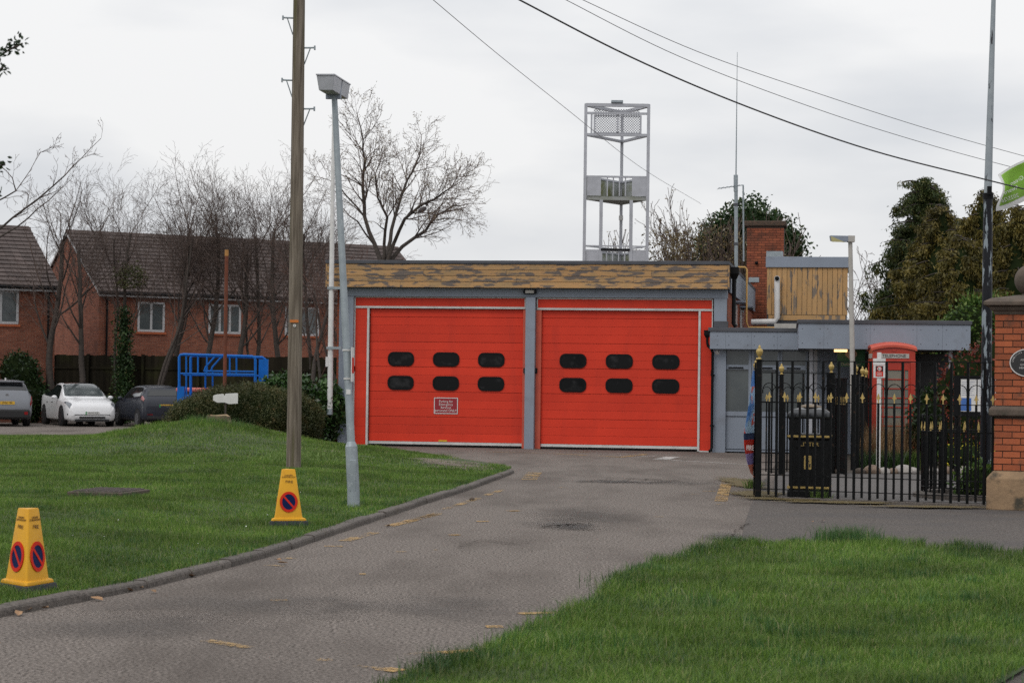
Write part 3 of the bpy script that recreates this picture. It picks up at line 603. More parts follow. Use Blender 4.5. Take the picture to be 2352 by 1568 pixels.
MB().box(-4.6, 4.6, -.16, 0.0, -.05, .006).build('threshold', M('concrete_sill', (.17, .145, .125), (.12, .105, .095), sc=10), st)
lt = MB().box(-.15, .15, -.2, -.092, 3.60, 3.70).build('floodlight', m_bplas, st, bevel=.01); MB().box(-.10, .10, -.206, -.2005, 3.615, 3.685).build('lens', m_cream, lt)
# rainwater pipes at the right corner, gas pipe, side windows
p = cst(675, 850, .1); q = cst(652, 1430, .1)
dp = MB().path([(p.x, .1, p.z-.1), (p.x, .1, 2.95), (p.x+.06, .1, 2.88)], .05, 10).build('downpipe', m_bplas, st, smooth=True)
MB().lathe([(.06, 0), (.11, .12), (.11, .27), (.08, .27)], sq=True).build('hopper', m_bplas, dp, loc=(p.x, .1, p.z-.10))
for b0, b1 in ((2.3, 3.5), (5.6, 6.8)):
    wn_ = MB().box(4.556, 4.60, b0, b1, 2.98, 3.5).build('side_window', m_white, st); MB().box(4.601, 4.606, b0+.08, b1-.08, 3.05, 3.43).build('window_pane', m_wglass, wn_); MB().box(4.556, 4.85, b0-.15, b1+.15, 3.53, 3.57).build('window_hood', m_gbl, wn_)
# sign on the left bay door
sg = thing('parking_sign', 'dark red parking sign with white lettering on the bay door', 'sign', SO+SA*(-2.0)+SB*.097+Vector((0, 0, .975)), -YAW)
MB().box(-.29, .29, -.008, 0, -.195, .195).build('board', M('sign_maroon', (.30, .012, .022), rough=.4), sg)
b = MB(); ringprism(b, [(-.285, -.19), (.285, -.19), (.285, .19), (-.285, .19)], [(-.268, -.173), (.268, -.173), (.268, .173), (-.268, .173)], -.0105, -.0085); b.build('border', m_white, sg)
text('lettering', 'Parking for\nEmergency\nServices\npersonnel ONLY', .079, m_white, sg, (0, -.0105, -.008), wide=.95)

# ------------------------------------------------------------------ grey office wing
wg = thing('office_wing', 'low grey office wing with panelled fascia and glazed bays', 'building', SO, -YAW)
MB().box(4.46, 8.6, .11, .2, 0.02, 2.37).build('wall', m_gbl, wg)
MB().box(4.56, 8.6, .2, 12, .02, 2.74).build('rear_block', m_brick_s, wg)
MB().box(4.2, 8.6, -.28, .3, 2.372, 2.378).build('soffit', m_gbl, wg)
fa = MB().box(4.21, 6.58, -.296, .3, 2.379, 2.755).build('fascia', m_gbd, wg)
for x0, x1 in ((4.19, 4.545), (4.548, 5.13), (5.133, 5.715), (5.718, 6.6)):
    MB().box(x0, x1, -.312, -.298, 2.365, 2.758).build('fascia_panel', m_gbl, fa)
    
for x in (4.36, 4.62, 5.05, 5.2, 5.64, 5.79):
    for z in (2.46, 2.66): MB().box(x-.008, x+.008, -.317, -.3125, z-.008, z+.008).build('screw_cap', m_gbd, fa)
MB().box(4.15, 8.6, -.34, 12.2, 2.76, 2.85).build('roof_edge', m_gbd, wg, bevel=.01)
for x0, x1 in ((4.5, 5.06), (5.19, 5.72), (5.82, 6.35)):
    fr = MB(); fr.box(x0-.06, x0, -.03, .1, .03, 2.368); fr.box(x1, x1+.06, -.03, .1, .03, 2.368); fr.box(x0+.001, x1-.001, -.03, .1, 1.91, 2.01); fr.box(x0+.001, x1-.001, -.03, .1, 2.325, 2.368); fr.box(x0+.001, x1-.001, -.03, .1, .84, .945); fr.box(x0+.001, x1-.001, -.03, .1, .03, .07)
    f = fr.build('window_unit', m_gbl, wg); MB().box(x0, x1, .02, .05, 2.011, 2.324).build('window_pane', m_wglass, f); MB().box(x0, x1, .02, .05, .946, 1.909).build('window_pane', m_wglass, f)
    MB().box(x0+.012, x1-.012, -.005, .05, .085, .825).build('lower_panel', m_gbl, f, bevel=.01); MB().box(x0+.1, x1-.12, -.05, -.031, 1.93, 1.96).build('vent', m_bplas, f)
MB().ball((0, 0, 0), .065).build('bulkhead_light', m_white, wg, smooth=True, loc=(4.35, -.07, 2.29))
dp = MB().path([(4.125, -.24, 2.66), (4.125, -.24, 2.50), (4.145, -.24, 2.43), (4.22, -.22, 2.36), (4.248, -.2, 2.28), (4.248, -.2, .12), (4.235, -.22, .06), (4.20, -.26, .03)], .032, 10).build('downpipe', m_bplas, wg, smooth=True)
MB().lathe([(.04, 0), (.07, .06), (.075, .17), (.05, .17)], sq=True).build('hopper', m_bplas, dp, loc=(4.125, -.24, 2.62))
for z in (.6, 1.75): MB().box(4.2, 4.30, -.19, -.12, z, z+.03).build('pipe_bracket', m_bplas, dp)
gp = [cst(705, 765, 2.2), cst(800, 766, 2.2), cst(820, 790, 2.2), cst(815, 1390, 2.2), cst(840, 1412, 2.2), cst(1410, 1415, 2.2)]
gp[3].z = max(gp[3].z, 2.9); gp[4].z = gp[5].z = 2.93
MB().path(gp, .022, 8).build('gas_pipe', M('ochre_pipe', (.52, .30, .085), rough=.6), wg, smooth=True)
vp = [cst(1165, 905, 4.85), cst(1165, 1340, 4.85), cst(1140, 1385, 4.85), cst(870, 1392, 4.85)]
pp = MB().path([vp[0]+Vector((0, -.08, .02)), vp[0]+Vector((0, -.02, .03)), vp[0]+Vector((0, 0, -.03)), vp[1], vp[2], vp[3]], .072, 12).build('vent_pipe', m_white, wg, smooth=True)
MB().tube((vp[0].x, vp[0].y-.105, vp[0].z+.02), (vp[0].x, vp[0].y-.08, vp[0].z+.02), .055, n=12).build('vent_mouth', m_black, pp)
MB().box(5.6, 7.3, .9, 1.5, 2.852, 2.99).build('roof_tray', m_cream, wg)
# timber box on the roof
tb = thing('timber_plant_room', 'roof box of peeling ochre vertical boards with grey metal top', 'plant room', SO+SB*5, -YAW)
MB().box(5.26, 7.25, .03, 2.4, 2.855, 4.6).build('core', m_gbd, tb)
n = 16; wbd = (7.27-5.25)/n
for i in range(n): MB().box(5.25+i*wbd+.004, 5.25+(i+1)*wbd-.004, random.uniform(-.004, .002), .028, 3.34, 4.53).build('board', m_ochrev, tb, bevel=.004)
MB().box(5.30, 7.22, .0, .029, 3.20, 3.33).build('skirting_board', m_ochrev, tb)
MB().box(5.22, 7.30, -.05, 2.5, 4.531, 4.80).build('metal_top', m_gbl, tb, bevel=.008); MB().box(5.23, 5.64, -.045, .5, 4.802, 4.94).build('cowl', m_gal, tb)
# chimney behind
ch = thing('chimney_stack', 'square red brick chimney with crumbling dark capping', 'chimney', SO+SB*13, -YAW)
cw = (5.41-4.33)/5
MB().box(4.345, 5.395, .012, 1.0, 0, 6.2).build('core', m_mortar, ch)
bme = MB().box(0, cw-.012, 0, .1, 0, .064).mesh('brick'); bme.materials.append(m_brick_c); bmh = MB().box(0, cw/2-.012, 0, .1, 0, .064).mesh('brick'); bmh.materials.append(m_brick_c)
r = 0; z = 3.0
while z < 6.15:
    if r % 2 == 0:
        for k in range(5): obj('brick', bme, m_brick_c, ch, loc=(4.33+k*cw+.006, random.uniform(-.004, .004), z))
    else:
        obj('brick', bmh, m_brick_c, ch, loc=(4.336, 0, z))
        for k in range(4): obj('brick', bme, m_brick_c, ch, loc=(4.33+(k+.5)*cw+.006, random.uniform(-.004, .004), z))
        obj('brick', bmh, m_brick_c, ch, loc=(5.41-cw/2+.006, 0, z))
    z += .075; r += 1
MB().box(4.25, 5.47, -.07, 1.05, 6.195, 6.35).build('capping', M('crumbling_cap', (.10, .06, .04), (.05, .04, .03), sc=14, rough=.95, bump=1), ch, bevel=.03)
MB().ball((4.62, -.05, 5.12), .05).build('bell', m_black, ch, smooth=True); MB().box(4.40, 4.70, -.03, .0, 4.56, 4.7).build('flashing', m_gal, ch)
# canopy over the entrance
cl = at(1834, 792, 43.5); CW = 3.58
cn_ = thing('entrance_canopy', 'flat grey canopy with panelled fascia over the entrance', 'canopy', (cl.x, cl.y, 0), -math.radians(7.5))
zc0, zc1 = 2.37, 2.87
MB().box(0.01, CW-.01, .02, 3.6, zc0+.004, zc1-.01).build('deck', m_gbd, cn_)
MB().box(0.012, CW-.012, .03, 3.6, zc0-.02, zc0).build('soffit', M('dark_soffit', (.10, .105, .115), rough=.7), cn_)
for x0, x1 in ((0, .53), (.533, 1.5), (1.503, 2.47), (2.473, 3.0), (3.003, CW)):
    MB().box(x0, x1, 0, .018, zc0-.03, zc1).build('fascia_panel', m_gbl, cn_)
    for dx in (.08, (x1-x0)-.08):
        for z in (zc0+.08, zc1-.12): MB().box(x0+dx-.008, x0+dx+.008, -.004, -.0005, z, z+.016).build('screw_cap', m_gbd, cn_)
MB().box(-.002, .009, .02, 3.4, zc0-.03, zc1).build('side_panel', m_gbl, cn_)
MB().box(-.03, CW+.03, -.03, 3.7, zc1+.002, zc1+.085).build('roof_edge', m_gbd, cn_, bevel=.01)
for x, y in ((.28, .9), (3.2, .35), (.40, 2.4)): MB().box(x-.04, x+.04, y-.04, y+.04, 0, zc0-.021).build('post', m_lgrey, cn_)
m_lamp = M('lit_tube', (1, .75, .4), emit=((1, .62, .26), 2.2))
MB().box(.78, 1.06, 1.1, 1.25, zc0-.075, zc0-.021).build('strip_light', m_lamp, cn_)
MB().box(1.3, 2.6, 2.6, 2.65, 0.02, 2.3).build('entrance_door', M('dark_timber', (.035, .026, .02), rough=.5), cn_)
MB().box(2.6, 3.5, 2.7, 2.8, 0.02, 2.3).build('return_wall', M('dark_render', (.05, .05, .052), rough=.8), cn_)
ds = thing('defibrillator_sign', 'dark green defibrillator sign with pale heart under the canopy', 'sign', at(1955, 821, 44.9), -math.radians(7.5))
MB().box(-.30, .30, 0, .01, -.20, .20).build('board', M('sign_green', (.012, .10, .035), rough=.4), ds)
hp = [(.13*16*math.sin(t)**3/16, .13*(13*math.cos(t)-5*math.cos(2*t)-2*math.cos(3*t)-math.cos(4*t))/16) for t in np.linspace(0, 2*PI, 40, endpoint=False)]
MB().prism([(x, z+.05) for x, z in hp], -.004, -.001).build('heart', M('sign_pale', (.45, .33, .27), rough=.5), ds); text('lettering', 'Defibrillator', .085, m_cream, ds, (0, -.004, -.15))
bolt = [(.01, .09), (-.035, .03), (0, .035), (-.015, -.03), (.04, .05), (.005, .045)]
MB().prism([(x, z+.02) for x, z in bolt], -.007, -.0045).build('bolt', M('bolt_green', (.012, .10, .035)), ds)

# white flagpole fixed up the left corner
fp0, fp1 = at(757.5, 940, 47.9), at(767, 236, 47.9)
fp = thing('wall_flagpole', 'white flagpole clamped to the left corner of the fire station', 'flagpole', fp0)
d = fp1-fp0; MB().path([(0, 0, 0), d*.4, d], [.065, .06, .035], 12).build('shaft', m_white, fp, smooth=True)
MB().tube((0, 0, -.12), (0, 0, .02), .072, n=12).build('end_cap', m_gal, fp)
for t in (.20, .395): c = d*t; MB().box(c.x-.09, c.x+.26, c.y-.08, c.y+.02, c.z-.03, c.z+.03).build('clamp', m_gal, fp)
c = d*.16; MB().box(c.x-.11, c.x-.04, c.y-.05, c.y+.05, c.z-.15, c.z+.08).build('cleat', m_white, fp)
# aerial mast on the right corner
ab = SO+SA*4.74+SB*.28
am = thing('aerial_mast', 'thin grey radio mast with whip aerial at the roof corner', 'aerial', (ab.x, ab.y, 3.9))
top = at(1693.5, 120, ab.y); mid = at(1690.5, 402, ab.y); base = Vector((ab.x, ab.y, 3.9)); L = lambda p: Vector(p)-base
MB().path([(0, 0, 0), L(mid)], .042, 8).build('mast', m_gal, am, smooth=True); MB().path([L(mid), L(top)], [.018, .006], 6).build('whip', m_gal, am)
ya, yb = at(1650, 433, ab.y), at(1707, 425, ab.y); yg = MB().path([L(ya), L(yb)], .012, 6).build('yagi_boom', m_gal, am)
for k in range(6): c = L(ya).lerp(L(yb), k/5*.8); MB().path([c+Vector((0, -.25, 0)), c+Vector((0, .25, 0))], .006, 4).build('element', m_gal, yg)
MB().path([L(yb), L(at(1708, 600, ab.y))], .02, 6).build('second_pole', m_gal, am); MB().path([L(at(1690, 402, ab.y)), L(at(1690, 440, ab.y))], .05, 8).build('collar', m_gal, am)
for v in (470, 560): c = L(at(1690.5, v, ab.y)); MB().box(c.x-.05, c.x+.05, -.05, .05, c.z-.03, c.z+.03).build('strap', m_gbd, am)

# ------------------------------------------------------------------ drill tower
D0, D1 = 68.0, 69.9
def ct(x, y, d=D0): return at((2250+.4654*x)/1.7415, (350+.4654*y)/1.7415, d)
tl, tr, trr = ct(204, 145), ct(742, 145), ct(512, 208, D1)
xl, xrr_, xm = ct(195, 700).x, ct(735, 700).x, ct(508, 700, D1).x; y0, y1 = D0, D1
tw = thing('drill_tower', 'pale grey steel drill tower with two railed platforms behind the roof', 'tower', (xm, D0, -.3))
ZT = tl.z; q = lambda x, y, z: Vector((x-xm, y-D0, z+.3))
zy = lambda cy: ct(200, cy).z
for x, y in ((xl, y0), (xrr_, y0), (xm, y1)): MB().box(x-xm-.05, x-xm+.05, y-D0-.05, y-D0+.05, 0, ZT+.3).build('leg', m_lgrey, tw)
def tri_beam(z, t, name='beam'):
    for a, b in (((xl, y0), (xrr_, y0)), ((xl, y0), (xm, y1)), ((xrr_, y0), (xm, y1))): MB().tube(q(a[0], a[1], z), q(b[0], b[1], z), t, n=4).build(name, m_lgrey, tw)
for cy, t in ((150, .075), (405, .06), (765, .045), (1400, .045), (1360, .03)): tri_beam(zy(cy), t)
MB().tube(q(xl, y0, zy(220)), q(xrr_, y0, zy(220)), .05, n=4).build('beam', m_lgrey, tw)
for cy0, cy1 in ((935, 965), (1495, 1520)):
    MB().extr([(xl-xm, 0), (xrr_-xm, 0), (0, y1-y0)], zy(cy1)+.3, zy(cy0)+.3).build('platform', M('stained_deck', (.22, .23, .19), (.3, .31, .31), sc=2), tw)
for cx in (330, 588): xx = ct(cx, 1200).x; MB().box(xx-xm-.055, xx-xm+.055, -.05, .05, zy(1500)+.3, zy(965)+.3).build('stanchion', m_lgrey, tw)
for c0, c1 in ((770, 930), (1405, 1495)):
    for a, b in ((210, 330), (597, 722)): MB().box(ct(a, 850).x-xm, ct(b, 850).x-xm, -.03, .0, zy(c1)+.3, zy(c0)+.3).build('side_sheet', m_lgrey, tw)
    for cx in (385, 437, 489, 541): xx = ct(cx, 850).x-xm; MB().box(xx-.02, xx+.02, -.02, .02, zy(c1)+.3, zy(c0)+.3).build('rail_bar', m_lgrey, tw)
    for sgn, xa in ((-1, xl), (1, xrr_)):
        a, b = q(xa, y0, 0), q(xm, y1, 0); n2 = 1
        m = MB(); z0_, z1_ = zy(c1)+.3, zy(c0)+.3; m.add([(a.x, a.y+.02, z0_), (b.x, b.y, z0_), (b.x, b.y, z1_), (a.x, a.y+.02, z1_), (a.x, a.y+.05, z0_), (b.x, b.y+.03, z0_), (b.x, b.y+.03, z1_), (a.x, a.y+.05, z1_)], [(0, 1, 2, 3), (7, 6, 5, 4), (0, 4, 5, 1), (3, 2, 6, 7)])
        m.build('rear_sheet', M('mossy_sheet', (.36, .38, .37), (.15, .16, .06), sc=1.2, lo=.45, hi=.62), tw)
a0, a1 = ct(330, 1388).x-xm, ct(578, 1388).x-xm; MB().box(a0, a1, -.08, .0, zy(1398)+.3, zy(1382)+.3).build('dark_rail', m_bplas, tw)
def screen(xa, xb, za, zb, name='mesh_screen'):
    m = MB(); n = 26; w_, h_ = xb-xa, zb-za; s = .085
    k = -h_
    while k < w_:
        for sg_ in (1, -1):
            x0_, x1_ = max(0, k), min(w_, k+h_)
            if x1_ > x0_:
                zz0, zz1 = (x0_-k, x1_-k)
                if sg_ < 0: zz0, zz1 = h_-zz0, h_-zz1
                m.tube((xa+x0_, 0, za+zz0), (xa+x1_, 0, za+zz1), .012, n=3, cap=False)
        k += s
    o = m.build(name, m_lgrey, tw); o['kind'] = 'stuff'; return o
xa, xb = ct(275, 300).x-xm, ct(672, 300).x-xm
screen(xa, xb, zy(388)+.3, zy(238)+.3)
m = MB(); ringprism(m, [(xa-.03, zy(392)+.3), (xb+.03, zy(392)+.3), (xb+.03, zy(234)+.3), (xa-.03, zy(234)+.3)], [(xa+.03, zy(384)+.3), (xb-.03, zy(384)+.3), (xb-.03, zy(242)+.3), (xa+.03, zy(242)+.3)], -.03, .03); m.build('screen_frame', m_lgrey, tw)
o = screen(xa, xb, zy(232)+.3, zy(160)+.3); o.location.y = .7
for cx in (250, 474): xx = ct(cx, 300).x-xm; MB().box(xx-.03, xx+.03, -.03, .03, zy(395)+.3, zy(222)+.3).build('screen_post', m_lgrey, tw)
MB().box(ct(420, 120).x-xm, ct(520, 120).x-xm, -.1, .25, ZT+.36, zy(110)+.3).build('top_lamp', m_gal, tw)
MB().box(-.08, .06, y1-y0-.2, y1-y0-.08, zy(1100)+.3, zy(1060)+.3).build('bulkhead_lamp', m_white, tw)
# ------------------------------------------------------------------ park railings
URN = [(.012, 0), (.03, .004), (.032, .012), (.014, .03), (.018, .042), (.035, .06), (.046, .095), (.050, .115), (.044, .121), (.043, .133), (.028, .148), (.018, .153), (.020, .165), (.015, .182), (.006, .197), (.001, .2)]
urn_me = MB().lathe(URN, 12).mesh('urn_finial', smooth=True); urn_me.materials.append(m_gold)
def fleur_mesh():
    m = MB(); m.lathe([(.004, 0), (.011, .004), (.008, .012), (.006, .03)], 6)
    half = [(.008, .03), (.010, .05), (.022, .062), (.030, .060), (.031, .066), (.024, .078), (.013, .076), (.016, .088), (.011, .102), (.004, .122), (0, .135)]
    m.prism([(-x, z) for x, z in half[:-1]][::1]+[(0, .135)]+[(x, z) for x, z in half[:-1]][::-1], -.006, .006); return m.mesh('fleur_finial')
fleur_me = fleur_mesh(); fleur_me.materials.append(m_gold)
spear_me = MB().lathe([(.004, 0), (.012, .006), (.008, .02), (.020, .034), (.016, .05), (.004, .12), (.0, .13)], 4).mesh('spear_finial'); spear_me.materials.append(m_gold)
bar_c = {}
def bar_mesh(h, r):
    k = (round(h, 3), r)
    if k not in bar_c: bar_c[k] = MB().box(-r, r, -r, r, 0, h).mesh('bar'); bar_c[k].materials.append(m_black)
    return bar_c[k]
def bow_mesh(w, r=.006, z=0):
    return MB().path([(-w/2, 0, -.05)]+[(w/2*-math.cos(t), 0, w/2*1.0*math.sin(t)) for t in np.linspace(0, PI, 9)]+[(w/2, 0, -.05)], r, 6).mesh('bow', smooth=True)
def railing(name, label, p, q, zs, pitch, r, bows=True, fin=fleur_me, base=0.03, skip=None, brush=False):
    """zs: bottom rail, lower rail, spear rail, top rail heights"""
    p, q = Vector(p), Vector(q); d = q-p; L = d.to_2d().length; t = thing(name, label, 'railing', (p.x, p.y, 0), math.atan2(d.y, d.x), 'black park railings')
    for z in zs: MB().box(0, L, -.011, .011, z-.006, z+.006).build('rail', m_black, t)
    n = int(L/pitch); bw = None
    for i in range(1, n+1):
        x = i*pitch
        if x > L-.02: break
        if i % 2 == 0: obj('bar', bar_mesh(zs[3]-base, r), m_black, t, loc=(x, 0, base))
        else:
            obj('bar', bar_mesh(zs[2]-base-.03, r*.85), m_black, t, loc=(x, 0, base+.03)); obj('finial', fin, m_gold, t, loc=(x, 0, zs[2]+.004))
            if bows:
                if bw is None: bw = bow_mesh(pitch*2-r*2); bw.materials.append(m_black)
                obj('bow', bw, m_black, t, loc=(x, 0, zs[2]+.165))
    if brush:
        m = MB()
        for k in range(int(L/.022)): m.tube((k*.022, 0, zs[3]), (k*.022+random.uniform(-.01, .01), 0, zs[3]+.045), .004, .001, 4, False)
        o = m.build('spike_strip', m_black, t); o['kind'] = 'stuff'
    return t
def rail_post(pos, h, w, label, urn=1.0):
    t = thing('railing_post', label, 'post', (pos[0], pos[1], 0), -math.radians(18), 'railing posts with gold urns')
    MB().box(-w/2, w/2, -w/2, w/2, 0, h).build('shaft', m_black, t, bevel=.004); MB().box(-w/2-.008, w/2+.008, -w/2-.008, w/2+.008, h+.001, h+.016).build('cap', m_black, t)
    o = obj('urn', urn_me, m_gold, t, loc=(0, 0, h+.016)); o.scale = (urn,)*3; return t
F0, F1 = on(1741, 1141, .02), on(2284, 1162, .02)
rail_post(F0, 1.87, .072, 'tallest gold-urned post at the corner beside the feather banner', 1.0)
FZ = (.135, .327, 1.315, 1.868)
dF = (F1-F0).normalized()
railing('front_railing', 'nearest black railing with gold fleur spearheads in front of the litter bin', F0+dF*.04, F1, FZ, .1085, .0155)
R0, R1 = at(1747, 1090, 35.2), at(1905, 1090, 36.0)
for u, v, d, lab, s in ((1738.5, 848, 33.5, 'gold-urned post half hidden just behind the corner post', .9), (1735.5, 853, 37.0, 'small gold-urned post furthest behind the corner post', .9), (1795, 862, 35.4, 'thin gold-urned post halfway along the rear railing', .95), (1909.5, 858, 36.1, 'broad gold-urned gate post behind the hood of the litter bin', 1.0),
                          (1965.5, 862, 37.6, 'gold-urned gate post just beside the cream lamp column', 1.0), (1981, 866, 40.0, 'nearest of three gold-urned posts in a row beside the phone box', .98), (1989, 868, 42.0, 'middle of three gold-urned posts in a row beside the phone box', .98), (1996, 870, 44.0, 'last of three gold-urned posts in a row beside the phone box', .98)):
    P = at(u, v, d); rail_post(P, P.z, .14 if 'broad' in lab or 'gate post' in lab else .07, lab, s)
railing('rear_railing', 'low rear railing with spike strip behind the litter bin', Vector((R0.x, R0.y, 0)), Vector((R1.x, R1.y, 0)), (.10, .22, 1.25, 1.76), .115, .011, fin=fleur_me, brush=True)
S0, S1 = F0, at(1738.5, 1090, 33.5); railing('side_railing', 'side railing running back edge-on from the corner post', (F0.x, F0.y+.06, 0), (S1.x, S1.y-.06, 0), (.12, .3, 1.28, 1.80), .11, .011, bows=False)
g0, g1 = at(1917, 1080, 36.3), at(1944, 1080, 35.0); railing('gate_leaf', 'open iron gate leaf standing ajar beside the litter bin', (g0.x, g0.y, 0), (g1.x, g1.y, 0), (.12, .32, 1.22, 1.68), .085, .012, bows=False)
g0, g1 = at(1966, 1080, 37.7), at(1996, 1080, 44.2); railing('path_railing', 'railing receding behind the cream lamp column past the phone box', (g0.x, g0.y, 0), (g1.x, g1.y, 0), (.12, .32, 1.25, 1.72), .115, .011, bows=False)
# low edging under the front railing
ed = MB(); L = (F1-F0).length; o = MB().box(.3, L, -.07, .07, 0, .035).build('railing_plinth', m_kerb, loc=(F0.x, F0.y, 0), rot=(0, 0, math.atan2(dF.y, dF.x))); tag(o, 'low concrete strip under the front railing', 'plinth')
# round bow-topped guard about the flagpole
gc = at(2263, 1140, 28.7); gc.z = 0; GR = .88
tg = thing('round_railing', 'round bow-topped black railing with gold spears about the flagpole', 'railing', gc)
for z in (.16, .93): MB().path([(GR*math.cos(t), GR*math.sin(t), z) for t in np.linspace(0, 2*PI, 49)], .011, 5).build('rail', m_black, tg)
NB = 56; bb = bow_mesh(2*GR*math.sin(2*PI/NB)*.93); bb.materials.append(m_black)
for k in range(NB):
    t = 2*PI*k/NB; loc = (GR*math.cos(t), GR*math.sin(t), .09)
    if k % 2 == 0: obj('bar', bar_mesh(.98, .0085), m_black, tg, loc=loc, rot=(0, 0, t)); 
    else: obj('bar', bar_mesh(.84, .0085), m_black, tg, loc=loc, rot=(0, 0, t)); obj('spear', spear_me, m_gold, tg, loc=(loc[0], loc[1], .935), rot=(0, 0, t)); obj('bow', bb, m_black, tg, loc=(loc[0], loc[1], 1.07), rot=(0, 0, t+PI/2))
MB().lathe([(GR+.12, 0), (GR+.12, .06), (GR+.05, .08), (GR-.06, .08), (GR-.06, .0)], 40).build('base_kerb', m_kerb, tg)

# ------------------------------------------------------------------ brick gate pillar
pc = at(2358, 1171, 25.9); PYAW = -math.radians(18); pw = .405
pl = thing('gate_pillar', 'red brick gate pillar with stone bands, cap and ball finial', 'pillar', (pc.x+.12, pc.y+.38, 0), PYAW)
MB().box(-pw+.016, pw-.016, -pw+.016, pw-.016, .3, 2.52).build('core', m_mortar, pl)
MB().lathe([(pw+.085, 0), (pw+.085, .40), (pw+.06, .435), (pw+.012, .49), (pw, .492)], sq=True).build('plinth_stone', m_stone, pl, bevel=.012)
MB().lathe([(pw+.05, 1.185), (pw+.065, 1.20), (pw+.065, 1.27), (pw+.03, 1.312), (pw, 1.313)], sq=True).build('band_stone', m_stoned, pl, bevel=.008)
MB().lathe([(pw+.01, 2.475), (pw+.02, 2.51), (pw+.055, 2.53), (pw+.07, 2.575), (pw+.02, 2.58)], sq=True).build('neck_stone', m_stoned, pl, bevel=.006)
MB().lathe([(pw+.12, 2.581), (pw+.135, 2.59), (pw+.135, 2.635), (pw+.05, 2.68), (.16, 2.73), (.1, 2.735)], sq=True).build('cap_stone', m_stoned, pl, bevel=.008)
MB().lathe([(.10, 2.735), (.10, 2.76)], 20).build('ball_neck', m_stoned, pl, smooth=True); MB().ball((0, 0, 2.93), .20, 24, 16).build('stone_ball', m_stoned, pl, smooth=True)
S_, H_ = .223, .106; bmeshes = {}
def brk(w):
    k = round(w, 3)
    if k not in bmeshes: bmeshes[k] = MB().box(0, k-.011, 0, .10, 0, .0705).mesh('brick'); bmeshes[k].materials.append(m_brick_p)
    return bmeshes[k]
for rows, zb in ((8, .495), (14, 1.316)):
    for r in range(rows):
        for face in range(2):
            x = -pw; e = (r+face) % 2 == 0; first = True
            while x < pw-.02:
                w = (H_ if e else S_) if first else S_
                first = False; w = min(w, pw-x)
                if w < .03: break
                o = obj('brick', brk(w), m_brick_p, pl); dy = random.uniform(-.003, .003)
                if face == 0: o.location = (x+.005, -pw+dy, zb+r*.0828+.006)
                else: o.location = (-pw+dy, -x-.005, zb+r*.0828+.006); o.rotation_euler = (0, 0, -PI/2)
                x += w
# oval plaque
pq = thing('oval_plaque', 'oval black memorial plaque with white rim on the pillar', 'plaque', pl.matrix_world @ Vector((0, 0, 0)) if False else (0, 0, 0))
_pm = Matrix.Translation(pl.location) @ Matrix.Rotation(PYAW, 4, 'Z')
pq.location = _pm @ Vector((.005, -pw-.004, 1.865)); pq.rotation_euler = (0, 0, PYAW)
ell = lambda a, b: [(a*math.cos(t), b*math.sin(t)) for t in np.linspace(0, 2*PI, 40, endpoint=False)]
MB().prism(ell(.225, .178), -.012, 0).build('plate', m_inkd, pq); m = MB(); ringprism(m, ell(.225, .178), ell(.212, .166), -.017, -.0125); m.build('rim', m_alu, pq)
for i, (s, z) in enumerate((('ASSOCIATION', .035), ('LEA GEORGE V', -.025), ('MEMORIAL AND', -.068), ('1936', -.108))): text('lettering', s, .034, m_alu, pq, (.02, -.0145, z), depth=.001)
arc = 'CHARITIES UNION & CARERS'
for i, c in enumerate(arc):
    if c == ' ': continue
    t = PI*.97-(PI*.94)*i/(len(arc)-1); text('letter', c, .030, m_alu, pq, (.185*math.cos(t), -.0145, .138*math.sin(t)+.004), depth=.001, rot=(0, -(t-PI/2), 0))

# ------------------------------------------------------------------ litter bin
bc = on(1867, 1141, .02); bw, bh = .275, 1.25
lb = thing('litter_bin', 'black litter bin with gold bands and lettering behind the railing', 'bin', (bc.x, bc.y+.32, 0), -math.radians(10))
m_bingloss = M('bin_black', (.005, .0055, .006), (.008, .0085, .009), sc=8, rough=.35, spec=.2)
MB().lathe([(bw+.02, 0), (bw+.02, .10), (bw, .12), (bw, .80), (bw+.015, .81), (bw+.015, .87), (bw-.04, .88)], sq=True).build('body', m_bingloss, lb, bevel=.03)
for z in (.13, .83): MB().lathe([(bw+.018, z), (bw+.022, z+.004), (bw+.022, z+.028), (bw+.018, z+.03)], sq=True).build('gold_band', m_gold, lb)
for sx_ in (-1, 1):
    for sy_ in (-1, 1): MB().extr([(sx_*bw*1.02, sy_*bw*1.02), (sx_*bw*1.02, sy_*bw*.55), (sx_*bw*.86, sy_*bw*.52), (sx_*bw*.52, sy_*bw*.86), (sx_*bw*.55, sy_*bw*1.02)], .87, 1.12).build('hood_corner', m_bingloss, lb)
MB().lathe([(bw+.015, 1.085), (bw+.03, 1.11), (bw+.02, 1.165), (bw-.05, 1.215), (bw-.14, 1.24), (.06, 1.25)], sq=True).build('hood', M('bin_hood', (.02, .022, .025), rough=.12, spec=.6), lb, bevel=.035)
MB().lathe([(.16, 1.245), (.15, 1.262), (.05, 1.285), (.02, 1.287)], 16).build('stubber', M('bin_top', (.20, .15, .10), rough=.6), lb)
MB().box(-.19, .19, -bw-.022, -bw-.001, .70, .775).build('name_panel', m_bingloss, lb); text('lettering', 'LITTER', .075, m_gold, lb, (0, -bw-.024, .737), wide=1.15)
sp = MB().box(-.09, .09, -bw-.006, -bw-.001, .36, .62).build('symbol_plate', m_bingloss, lb); MB().prism(rrect(-.02, .49, .10, .19, .015), -bw-.009, -bw-.0065).build('symbol_ground', m_gold, sp)
